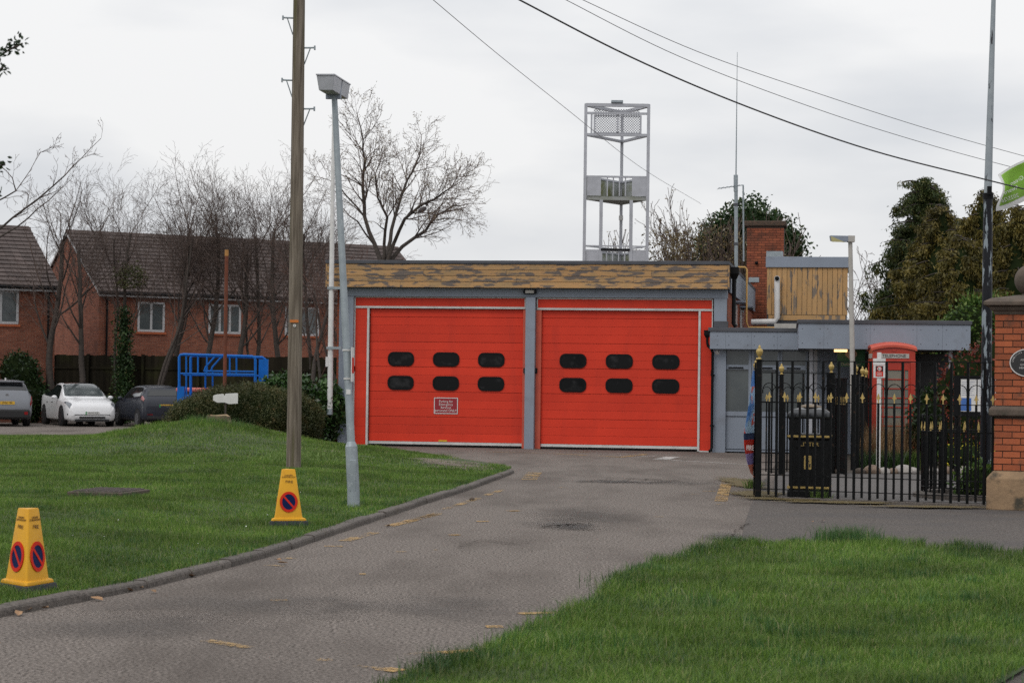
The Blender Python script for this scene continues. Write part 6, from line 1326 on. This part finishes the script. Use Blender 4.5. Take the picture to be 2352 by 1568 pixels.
def limb_tree(name, label, base, limbs, P, seed, thr=.03, group=None, **kw):
    """limbs: list of (points, r0, r1) drawn by hand; twigs grow from them"""
    R = random.Random(seed); t = thing(name, label, 'tree', base, 0, group); segs = []; B0 = Vector(base)
    for pts, r0, r1, kids, klen in limbs:
        r0 *= .8
        pts = [Vector(p)-B0 for p in pts]; fine = []
        for a, b in zip(pts, pts[1:]):
            k = max(2, int((b-a).length/.35))
            fine += [a.lerp(b, j/k)+rv(R)*.03 for j in range(k)]
        fine.append(pts[-1]); n = len(fine)-1
        for i in range(n):
            ra, rb = r0+(r1-r0)*i/n, r0+(r1-r0)*(i+1)/n; segs.append((fine[i], fine[i+1], ra, rb, 0))
            if i/n > .18:
                for _ in range(int(kids)+(1 if R.random() < kids-int(kids) else 0)):
                    d = (fine[i+1]-fine[i]).normalized(); ax = d.cross(rv(R)).normalized(); c = Matrix.Rotation(R.uniform(*P['ang']), 3, ax) @ d; c.y *= .8
                    grow(segs, fine[i+1].copy(), c, klen*R.uniform(.6, 1.15)*(1.1-.45*i/n), max(P['rmin'], rb*.5), 2, P, R)
    tree_from(t, segs, thr, **kw); return t
# the big spreading bare tree behind the station roof
Dt = 64.0; A_ = lambda u, v, dy=0: at(u, v, Dt+dy)
tb_ = A_(878, 640); tb_.z = -.2; fork = A_(878, 604)
PT = dict(PB, seg=[.5, .4, .24, .15, .11], wig=.17, kids=[1.5, 1.3, 1.4, 1.25, 1.0], rmin=.0048, max=4, up=[.1, .05, .04, .03, .03], ang=(.4, .95), ratio=(.42, .66))
limb_tree('bare_tree', 'large spreading bare tree behind the station roof with a pigeon in it', tb_, [
    ([tb_, A_(880, 700), A_(879, 606)], .17, .14, 0, 0),
    ([A_(879, 610), A_(858, 560, .2), A_(838, 500, .4), A_(833, 430, .3), A_(838, 370), A_(833, 320), A_(820, 262)], .10, .014, 2.8, 1.3),
    ([A_(880, 606), A_(884, 560), A_(888, 500, -.5), A_(868, 455, -.8), A_(862, 400, -1), A_(880, 350, -1.2)], .075, .012, 2.9, 1.25),
    ([A_(881, 608), A_(895, 555, .5), A_(905, 500, .9), A_(925, 440, 1.2), A_(945, 395, 1.4), A_(962, 360, 1.5), A_(968, 310, 1.6)], .09, .012, 2.9, 1.25),
    ([A_(884, 610), A_(905, 555), A_(930, 505, -.6), A_(962, 475, -1), A_(1000, 455, -1.3), A_(1035, 432, -1.5), A_(1050, 405, -1.6)], .085, .012, 2.9, 1.25),
    ([A_(890, 612), A_(925, 565, .3), A_(975, 530, .7), A_(1005, 492, 1.0), A_(1040, 474, 1.2), A_(1072, 468, 1.4)], .09, .012, 2.9, 1.25),
    ([A_(1000, 505, .8), A_(1035, 500, .9), A_(1068, 505, 1)], .03, .008, 1.5, .8),
    ([A_(838, 500, .4), A_(805, 460, .6), A_(785, 435, .7), A_(760, 415, .8), A_(735, 408, .9)], .04, .008, 1.6, 1.0),
    ([A_(856, 560, .2), A_(820, 510), A_(790, 480), A_(770, 470)], .04, .008, 1.5, .9)], PT, 5, thr=.022, m2=M('grey_brown_twigs', (.15, .105, .088), (.10, .072, .062), sc=1.5, rough=.9, isl=.25), budmat=m_brownbud, buds=5000, budsize=.05)
# pigeon on a branch
pg = A_(970, 482, -.2); o = thing('pigeon', 'dark pigeon perched in the big bare tree', 'bird', pg, .5)
m_pig = M('pigeon_feathers', (.075, .065, .07), (.05, .045, .05), sc=12); b = MB().ball((0, 0, 0), .11, 14, 9, (1.35, .8, .85)); b.v = [(x, y, z+x*.45) for x, y, z in b.v]; b.build('body', m_pig, o, smooth=True)
MB().ball((.15, 0, .165), .042, 12, 8).build('head', m_pig, o, smooth=True); MB().tube((.185, 0, .165), (.215, 0, .158), .010, .002, 6).build('beak', m_inkd, o); MB().add([(-.10, -.03, -.05), (-.10, .03, -.05), (-.26, .045, -.16), (-.26, -.045, -.16), (-.10, 0, -.03), (-.26, 0, -.145)], [(0, 1, 2, 3), (0, 3, 5, 4), (1, 4, 5, 2)]).build('tail', m_pig, o)
for s in (-1, 1): MB().tube((.01, s*.03, -.07), (.02, s*.03, -.13), .007, n=5).build('leg', m_tail, o)

# bare trees in front of the houses
Dg = 80.6
def proto(seed, H, stems, P, thr, name, label, base, group='bare trees before the houses', spread=.22, m2=None, ivy=False, r0=.13):
    R = random.Random(seed); t = thing(name, label, 'tree', base, 0, group); segs = []
    for k in range(stems):
        a = R.uniform(0, 2*PI); d = Vector((math.cos(a)*spread, math.sin(a)*spread, 1)) if stems > 1 else Vector((R.uniform(-.08, .08), 0, 1))
        grow(segs, Vector((math.cos(a)*.12*(stems > 1), math.sin(a)*.12*(stems > 1), 0)), d, H*R.uniform(.75, 1.0), r0*(1 if k == 0 else R.uniform(.6, .9)), 0, P, R)
    tree_from(t, segs, thr, m2=m2); return t
PA = dict(PB, seg=[.6, .36, .24, .17, .13], wig=.14, max=4, kids=[1.3, 1.25, 1.05, .9], rmin=.0042, up=[.12, .07, .05, .04, .03], bare=[.4, .2, .1, .1], ratio=(.38, .62), ang=(.35, .95), rr=.40)
gb = lambda u, d: (at(u, 900, d).x, d, -.3)
A1 = proto(11, 7.4, 1, PA, .03, 'bare_tree', 'thick-trunked bare tree leftmost of the row before the houses', gb(128, Dg), r0=.17)
A2 = proto(12, 7.4, 1, PA, .03, 'bare_tree', 'slim bare tree just beside the leftmost thick trunk', gb(184, Dg-.5), r0=.15)
A3 = proto(13, 8.2, 2, PA, .03, 'bare_tree', 'forked ivy-clad bare tree above the white car', gb(285, Dg), r0=.11)
A4 = proto(14, 8.2, 2, PA, .03, 'bare_tree', 'leaning twin-stemmed bare tree above the grey hatchback', gb(345, Dg-.8), r0=.10, spread=.35)
A5 = proto(15, 8.2, 1, PA, .03, 'bare_tree', 'straight bare tree above the left end of the blue platform', gb(464, Dg), r0=.14)
A6 = copies(A2, gb(548, Dg-.3), 2.0, 'thin bare tree just behind the rusty post', 'bare trees before the houses')
A7 = copies(A3, gb(602, Dg+.2), 1.1, 'dense bare tree above the right end of the blue platform', 'bare trees before the houses')
A8 = copies(A5, gb(648, Dg-.4), 3.4, 'bare tree half hidden behind the telegraph pole', 'bare trees before the houses')
A9 = copies(A4, gb(716, Dg-1), 4.2, 'leaning bare tree between telegraph pole and station', 'bare trees before the houses')
A10 = proto(16, 5.8, 3, dict(PA, kids=[1.3, 1.35, 1.1, 1.0]), .03, 'bare_tree', 'reddish twiggy tree against the station corner', gb(738, 72), r0=.11, m2=m_twigr, spread=.3)
A11 = copies(A10, gb(812, 74), 2.2, 'reddish twiggy tree behind the leaning lamp column', 'bare trees before the houses')
A12 = copies(A5, gb(395, Dg+.8), 5.1, 'bare tree in the gap between the cars and the blue platform', 'bare trees before the houses')
for n_, (x_, k_) in enumerate(((0, 0),)):
    iv = lambda h: [((0, 0, z), (.32-.02*z, .3, .5)) for z in np.arange(.5, h, .6)]
    bush('ivy_growth', 'dark ivy climbing the forked tree above the white car', 'ivy', gb(283, Dg-.1), iv(4.6), 4200, .13, m_ivy, jitter=.12, shrink=.55)
    bush('ivy_growth', 'brown dead creeper ball high in the forked tree', 'creeper', (at(300, 640, Dg-.3).x, Dg-.3, at(300, 640, Dg).z-.4), [((0, 0, .4), (.55, .4, .45))], 1100, .12, m_yew, jitter=.12, core=None)
# long branch reaching in from the left
LB = 60.0; B_ = lambda u, v: at(u, v, LB)
limb_tree('overhanging_tree', 'bare tree outside the left edge whose long branches reach in', (B_(-60, 900).x, LB, -.3), [
    ([Vector((B_(-60, 900).x, LB, -.3)), B_(-55, 700), B_(-45, 560)], .13, .10, 0, 0), ([B_(-45, 560), B_(30, 500), B_(90, 455), B_(150, 405), B_(185, 365), B_(232, 318)], .05, .008, 1.7, .75), ([B_(-50, 575), B_(40, 520), B_(110, 460), B_(165, 410)], .04, .008, 1.4, .7), ([B_(-45, 560), B_(-20, 470), B_(36, 440), B_(30, 410), B_(-5, 375), B_(-30, 330)], .04, .006, 1.2, .7), ([B_(36, 440), B_(70, 390), B_(95, 350), B_(125, 335)], .018, .006, 1.4, .5)], dict(PT, rmin=.005, seg=[.4, .3, .22, .16, .12]), 21, thr=.02)
# leafy evergreen spray near the camera at the top left
NE = 11.0; nb0 = at(-160, 250, NE); t = thing('holly_tree', 'dark evergreen sprays hanging in at the top left corner', 'tree', (nb0.x-.5, NE, 0)); l0_ = Vector((nb0.x-.5, NE, 0)); tr_ = MB(); pts_ = []
tr_.path([(0, 0, 0), (0, 0, 2.2), at(-140, 300, NE)-l0_], [.08, .06, .03], 8); tr_.build('trunk', m_bark, t)
Rr = random.Random(4)
def spray(path, n, sp, nm='leafy_branch'):
    pts = [at(u, v, NE)-l0_ for u, v in path]; MB().path([at(-140, 300, NE)-l0_]+pts, .006, 5).build('branch', m_bark, t); m_ = MB()
    for i in range(n):
        f = Rr.random()**.8*(len(pts)-1); j = min(int(f), len(pts)-2); c = pts[j].lerp(pts[j+1], f-j)+Vector((Rr.gauss(0, sp), Rr.gauss(0, sp), Rr.gauss(0, sp))); d = (rv(Rr)+Vector((.5, 0, .1))).normalized(); s_ = d.cross(rv(Rr)).normalized(); k = Rr.uniform(.022, .036)
        nn = d.cross(s_)*.004
        m_.add([c, c+d*k*.35+s_*k*.24+nn, c+d*k*.7+s_*k*.2+nn, c+d*k, c+d*k*.7-s_*k*.2+nn, c+d*k*.35-s_*k*.24+nn], [(0, 1, 2, 3), (0, 3, 4, 5)])
    m_.build(nm, m_dkgreen, t)
spray([(-60, 140), (-10, 135), (20, 115), (52, 100)], 90, .022); spray([(-60, 160), (-10, 165), (8, 155)], 45, .02); spray([(-60, 400), (-15, 385), (12, 378)], 34, .016); spray([(-60, 470), (-14, 445), (2, 440)], 16, .012)

# shrubs and trees behind the roof, right
PS = dict(PB, seg=[.5, .35, .28], wig=.10, max=2, kids=[1.5, 1.3], rmin=.010, up=[.10, .09, .06], bare=[.2, .1], ratio=(.35, .6), ang=(.25, .6), rr=.55)
def wand(seed, label, u, d, H, stems, spread, P=PS, m2=None, buds=0, group='twiggy shrubs behind the roof', name='twiggy_shrub', r0=.05):
    R = random.Random(seed); b_ = at(u, 900, d); t = thing(name, label, 'shrub' if 'shrub' in name else 'tree', (b_.x, d, -.3), 0, group); segs = []
    for k in range(stems):
        a = R.uniform(0, 2*PI); s = R.uniform(.1, spread); grow(segs, Vector((math.cos(a)*s*1.2, math.sin(a)*s, 0)), Vector((math.cos(a)*s*.6, math.sin(a)*s*.6, 1)), H*R.uniform(.7, 1), r0, 0, P, R)
    tree_from(t, segs, .035, m2=m2, budmat=m_brownbud, buds=buds, budsize=.09); return t
wand(31, 'thin upright twiggy shrub seen through the drill tower', 1420, 76, 5.8, 7, .9, buds=700)
wand(32, 'low twiggy shrub peeping over the roof before the tower', 1330, 77, 4.9, 4, .9, buds=300)
wand(33, 'dense brown twiggy shrub between the tower and the ivy tree', 1535, 74, 5.4, 18, 1.3, m2=m_twigr, buds=4200)
wand(34, 'pale twiggy tree top rising over the ivy tree', 1650, 77, 6.6, 7, 1.0, P=dict(PS, max=3, kids=[1.5, 1.3, 1.0]), buds=1800, name='twiggy_tree')
wand(35, 'blossoming thin tree beside the chimney', 1815, 70, 5.6, 2, .6, P=dict(PS, wig=.2, kids=[.9, .8]), buds=380, name='blossom_tree')
it = at(1700, 900, 72)
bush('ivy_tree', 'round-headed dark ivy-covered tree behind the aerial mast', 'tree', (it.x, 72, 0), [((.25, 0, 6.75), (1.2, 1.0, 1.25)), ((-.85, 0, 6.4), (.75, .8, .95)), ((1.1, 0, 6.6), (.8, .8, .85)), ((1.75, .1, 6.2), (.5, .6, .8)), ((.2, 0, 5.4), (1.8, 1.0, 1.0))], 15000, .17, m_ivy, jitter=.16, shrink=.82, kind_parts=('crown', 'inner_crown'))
bt = bpy.data.objects['ivy_tree']; MB().path([(0, 0, -.3), (.1, 0, 4.5)], [.2, .12], 8).build('trunk', m_bark, bt)
bush('budding_bush', 'brown budding bush low behind the roof edge and mast', 'bush', (at(1640, 900, 70).x, 70, 0), [((-.2, 0, 5.9), (1.4, .7, .95)), ((-1.6, 0, 5.8), (1.0, .7, .9)), ((1.4, 0, 5.6), (.8, .6, .8)), ((0, 0, 3.6), (1.6, .7, 1.9))], 9000, .11, m_brownbud, jitter=.22, core=None)
t = bpy.data.objects['budding_bush']; R_ = random.Random(8); segs = []
for k in range(14): grow(segs, Vector((R_.uniform(-1.6, 1.6), R_.uniform(-.4, .4), 0)), Vector((R_.uniform(-.2, .2), 0, 1)), 5.4, .05, 0, PS, R_)
obj('branches', seg_mesh('branches', segs, 3), m_twig, t)
# bare tree right of the lamp column
PR = dict(PA, max=4, kids=[1.4, 1.2, 1.0, .8], rmin=.008, seg=[.5, .4, .3, .22, .18], up=[.1, .06, .04, .03])
proto(41, 5.3, 3, PR, .03, 'bare_tree', 'bare tree between the park lamp and the conifers', (at(2000, 900, 66).x, 66, -.3), group='bare trees on the right', spread=.28, r0=.12)
proto(42, 4.4, 3, PR, .03, 'bare_tree', 'smaller bare tree tucked against the dark conifer', (at(2062, 900, 64).x, 64, -.3), group='bare trees on the right', spread=.3, r0=.09)
# conifers: tiered boughs hung with drooping sprays
def conifer(name, label, u, d, ztop, width, tiers, m_, nper, sz, seed, spiky=.5, lean=0, zlow=.5):
    R = np.random.default_rng(seed); b_ = at(u, 900, d); t = thing(name, label, 'tree', (b_.x, d, -.3), 0, 'conifers behind the canopy'); MB().path([(0, 0, 0), (lean*.5, 0, ztop*.5), (lean, 0, ztop)], [.22, .14, .02], 8).build('trunk', m_bark, t); Vs = []; segs = []
    for k in range(tiers):
        f = (k+R.random()*.8)/tiers; z = zlow+(ztop-zlow)*f; reach = width*(1-f)**.62*R.uniform(.55, 1.1)+.15; a = R.uniform(0, 2*PI)
        if R.random() < spiky*.25: reach *= 1.35
        n = max(5, int(reach/.06)); p0 = np.array([lean*f, 0, z]); tip = p0+np.array([math.cos(a)*reach, math.sin(a)*reach*.8, R.uniform(-.25, .18)*reach]); mid = (p0+tip)/2+np.array([0, 0, .16*reach])
        q_ = [p0*(1-s)**2+2*mid*s*(1-s)+tip*s*s for s in np.linspace(0, 1, 7)]; segs += [(Vector(q_[i]), Vector(q_[i+1]), .03*(1-i/8), .03*(1-(i+1)/8), 1) for i in range(6)]
        s = R.uniform(.12, 1, n)**.8
        for sv in s:
            c = p0*(1-sv)**2+2*mid*sv*(1-sv)+tip*sv*sv; m2 = nper; drop = R.uniform(.25, .75)*(.6+.5*(1-f)); tt_ = R.random(m2); w_ = .035+.06*(1-tt_)
            P_ = c+np.stack([R.normal(0, 1, m2)*w_, R.normal(0, 1, m2)*w_, -tt_*drop], 1); Vs.append(P_)
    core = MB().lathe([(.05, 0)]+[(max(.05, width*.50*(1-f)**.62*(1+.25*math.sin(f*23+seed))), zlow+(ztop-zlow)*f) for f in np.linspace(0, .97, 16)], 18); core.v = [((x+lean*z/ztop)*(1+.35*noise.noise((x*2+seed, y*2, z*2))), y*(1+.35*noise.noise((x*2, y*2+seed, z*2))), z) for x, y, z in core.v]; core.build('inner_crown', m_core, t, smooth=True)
    P_ = np.concatenate(Vs); V, Fs = leaf_cloud(P_, RNG.uniform(.6, 1.3, len(P_))*sz, .34, droop=2.4); obj('crown', np_mesh('crown', V, Fs), m_, t); obj('boughs', seg_mesh('boughs', segs, 4), m_bark, t); return t
conifer('dark_conifer', 'tall dark green conifer with ragged side boughs', 2140, 61, at(2110, 414, 61).z+.3, 2.7, 230, m_green_con, 24, .125, 3, spiky=1.2, lean=-.25)
conifer('golden_conifer', 'golden-brown weeping conifer in front of the dark conifer', 2165, 58.5, at(2140, 470, 58.5).z+.3, 2.2, 200, m_gold_con, 26, .125, 4, lean=-.1)
conifer('golden_conifer', 'golden-brown weeping conifer behind the flagpole', 2258, 57, at(2258, 430, 57).z+.3, 1.7, 180, m_gold_con, 26, .125, 5)
conifer('golden_conifer', 'golden-brown conifer cut by the right edge above the pillar', 2335, 56, at(2320, 470, 56).z+.3, 1.7, 180, m_gold_con, 26, .125, 6)
conifer('low_conifer', 'low spreading golden conifer between the bigger two', 2205, 55.5, at(2200, 540, 55.5).z+.3, 2.1, 170, m_gold_con, 26, .125, 7)
dc = bpy.data.objects['dark_conifer']; dloc = dc.location; Vs = []; segs = []
for (u0, v0), (u1, v1) in (((2120, 425), (2068, 420)), ((2118, 440), (2070, 462)), ((2112, 470), (2062, 492)), ((2112, 512), (2042, 520)), ((2108, 560), (2030, 556)), ((2128, 430), (2170, 455)), ((2130, 500), (2205, 508)), ((2130, 470), (2185, 490)), ((2100, 640), (2038, 660)), ((2100, 600), (2055, 612)), ((2122, 418), (2128, 412))):
    a, b = at(u0, v0, 60.6)-dloc, at(u1, v1, 60.2)-dloc; mid = a.lerp(b, .5)+Vector((0, 0, .18))
    for k in range(14):
        t0_ = k/14; c = a*(1-t0_)**2+mid*2*t0_*(1-t0_)+b*t0_*t0_; c2_ = a*(1-t0_-.07)**2+mid*2*(t0_+.07)*(1-t0_-.07)+b*(t0_+.07)**2; segs.append((c, c2_, .03*(1-t0_)+.006, .03*(1-t0_-.07)+.006, 1))
        n_ = int(46*(1-.75*t0_)); tt_ = RNG.random(n_); Vs.append(np.array(c)+np.stack([RNG.normal(0, .10, n_), RNG.normal(0, .14, n_), .03-tt_*(.34*(1-.6*t0_))], 1))
P_ = np.concatenate(Vs); V, Fs = leaf_cloud(P_, RNG.uniform(.6, 1.3, len(P_))*.10, .34, droop=2.0); obj('side_boughs', np_mesh('side_boughs', V, Fs), m_green_con, dc); obj('bough_wood', seg_mesh('bough_wood', segs, 4), m_bark, dc)['kind'] = 'stuff'
# shrubs by the pillar and behind the kiosk
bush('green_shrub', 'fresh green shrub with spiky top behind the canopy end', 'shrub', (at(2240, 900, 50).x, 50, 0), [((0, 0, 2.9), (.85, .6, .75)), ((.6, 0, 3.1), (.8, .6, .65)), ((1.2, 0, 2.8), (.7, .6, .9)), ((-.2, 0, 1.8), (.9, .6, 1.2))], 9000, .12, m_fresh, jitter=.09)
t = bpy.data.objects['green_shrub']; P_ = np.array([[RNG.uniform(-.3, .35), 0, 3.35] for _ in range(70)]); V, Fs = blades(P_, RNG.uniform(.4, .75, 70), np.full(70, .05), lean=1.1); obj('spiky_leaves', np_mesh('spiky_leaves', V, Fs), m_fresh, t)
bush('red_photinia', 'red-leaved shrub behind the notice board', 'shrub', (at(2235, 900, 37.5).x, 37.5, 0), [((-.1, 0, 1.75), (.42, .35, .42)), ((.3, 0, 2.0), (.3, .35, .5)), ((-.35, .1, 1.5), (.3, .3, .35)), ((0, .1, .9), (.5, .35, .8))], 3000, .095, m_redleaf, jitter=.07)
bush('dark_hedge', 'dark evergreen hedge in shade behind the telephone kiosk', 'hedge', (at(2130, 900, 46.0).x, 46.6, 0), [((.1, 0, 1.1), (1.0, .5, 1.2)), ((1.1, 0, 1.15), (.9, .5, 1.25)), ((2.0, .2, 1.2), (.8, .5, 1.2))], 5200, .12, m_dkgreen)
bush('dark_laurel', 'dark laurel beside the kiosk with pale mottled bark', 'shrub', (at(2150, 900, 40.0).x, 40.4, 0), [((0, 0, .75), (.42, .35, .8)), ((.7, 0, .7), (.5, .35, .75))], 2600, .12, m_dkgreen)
# dry stems and daffodil clumps round the kiosk foot
def clump(name, label, u, v, n, h, wx, mat, lean, w=(.008, .016), z0=.01):
    c = on(u, v, z0); P_ = np.stack([RNG.normal(0, wx, n), RNG.normal(0, wx*.6, n), np.zeros(n)], 1); V, Fs = blades(P_, RNG.uniform(.6, 1.1, n)*h, RNG.uniform(*w, n), lean=lean); t = thing(name, label, 'plant', (c.x, c.y, z0), 0, 'plants in the kiosk bed'); obj('blade_tuft', np_mesh('blade_tuft', V, Fs), mat, t)
for i, (u, v, n, h, lab) in enumerate(((1998, 1072, 260, .85, 'dry brown stems left of the white sign post'), (2040, 1070, 320, .95, 'dry brown stems right before the kiosk door'), (2085, 1068, 300, .98, 'dry brown stems at the right of the kiosk'), (2018, 1064, 200, .9, 'tall dry stems just behind the white sign post'))): clump('dry_stems', lab, u, v, n, h, .17, m_dry, .45)
for i, (u, v, lab) in enumerate(((1990, 1078, 'green daffodil clump leftmost in the kiosk bed'), (2040, 1079, 'green daffodil clump just right of the white sign post'), (2068, 1078, 'green daffodil clump in the middle of the bed'), (2100, 1079, 'lush green daffodil clump nearest the round railing'))): clump('daffodil_clump', lab, u, v, 210, .40, .12, m_fresh if i == 3 else m_laurel, .6, (.010, .02))
bush('green_groundcover', 'bright green leafy plant inside the round railing', 'plant', (gc.x-.05, gc.y-.25, .05), [((0, 0, .12), (.42, .3, .3)), ((.35, .1, .1), (.3, .3, .25))], 1500, .09, m_fresh, jitter=.05)
bush('yellow_flowers', 'yellow flowers behind the round railing beyond the path', 'plant', (at(2215, 1050, 37).x, 37.0, 0), [((0, 0, .3), (.5, .3, .25)), ((.8, 0, .3), (.4, .3, .25))], 900, .06, leafmat('yellow_petals', [(0, (.05, .1, .02)), (.6, (.08, .14, .03)), (.75, (.6, .5, .03)), (1, (.65, .55, .05))]), jitter=.06)
# weeds at the foot of the railing
for u, v, lab in ((1732, 1120, 'green weed at the foot of the corner post'), (1880, 1146, 'small weed below the litter bin')):
    p = on(u, v, 0.01); clump('weed', lab, u, v, 90, .16, .06, m_weed, 1.0, (.01, .018), .01)

# ------------------------------------------------------------------ overhead cables
def cable(label, pts, r, mat, sag=0):
    P_ = [at(*p) for p in pts]; out = []
    n = 40
    us = np.linspace(0, 1, len(P_))
    for k in range(n+1):
        t = k/n; out.append(Vector([float(cr(us, [p[i] for p in P_], min(t, .99999))) for i in range(3)]))
    o = MB().path(out, r, 5).build('overhead_cable', mat, smooth=True); tag(o, label, 'cable', 'overhead cables'); return o
m_wire = M('grey_wire', (.22, .22, .23), rough=.6); m_wired = M('black_wire', (.03, .03, .032), rough=.6)
cable('thin pale wire slanting down to the trees behind the tower', [(965, -25, 30), (1150, 130, 36), (1350, 290, 45), (1480, 390, 56), (1610, 468, 74)], .006, m_wire)
cable('thick black cable crossing the sky to the flagpole and beyond', [(1150, -22, 22), (1450, 132, 23.5), (1720, 247, 25), (2000, 345, 26.5), (2265, 413, 28), (2400, 446, 29)], .0105, m_wired)
cable('lower of two fine wires above the black cable', [(1260, -20, 24), (1560, 130, 26), (1880, 252, 28), (2150, 337, 30), (2400, 404, 32)], .0045, m_wired)
cable('upper of two fine wires above the black cable', [(1290, -22, 24.5), (1600, 118, 26.5), (1900, 222, 28.5), (2150, 302, 30.5), (2400, 372, 32.5)], .0045, m_wired)
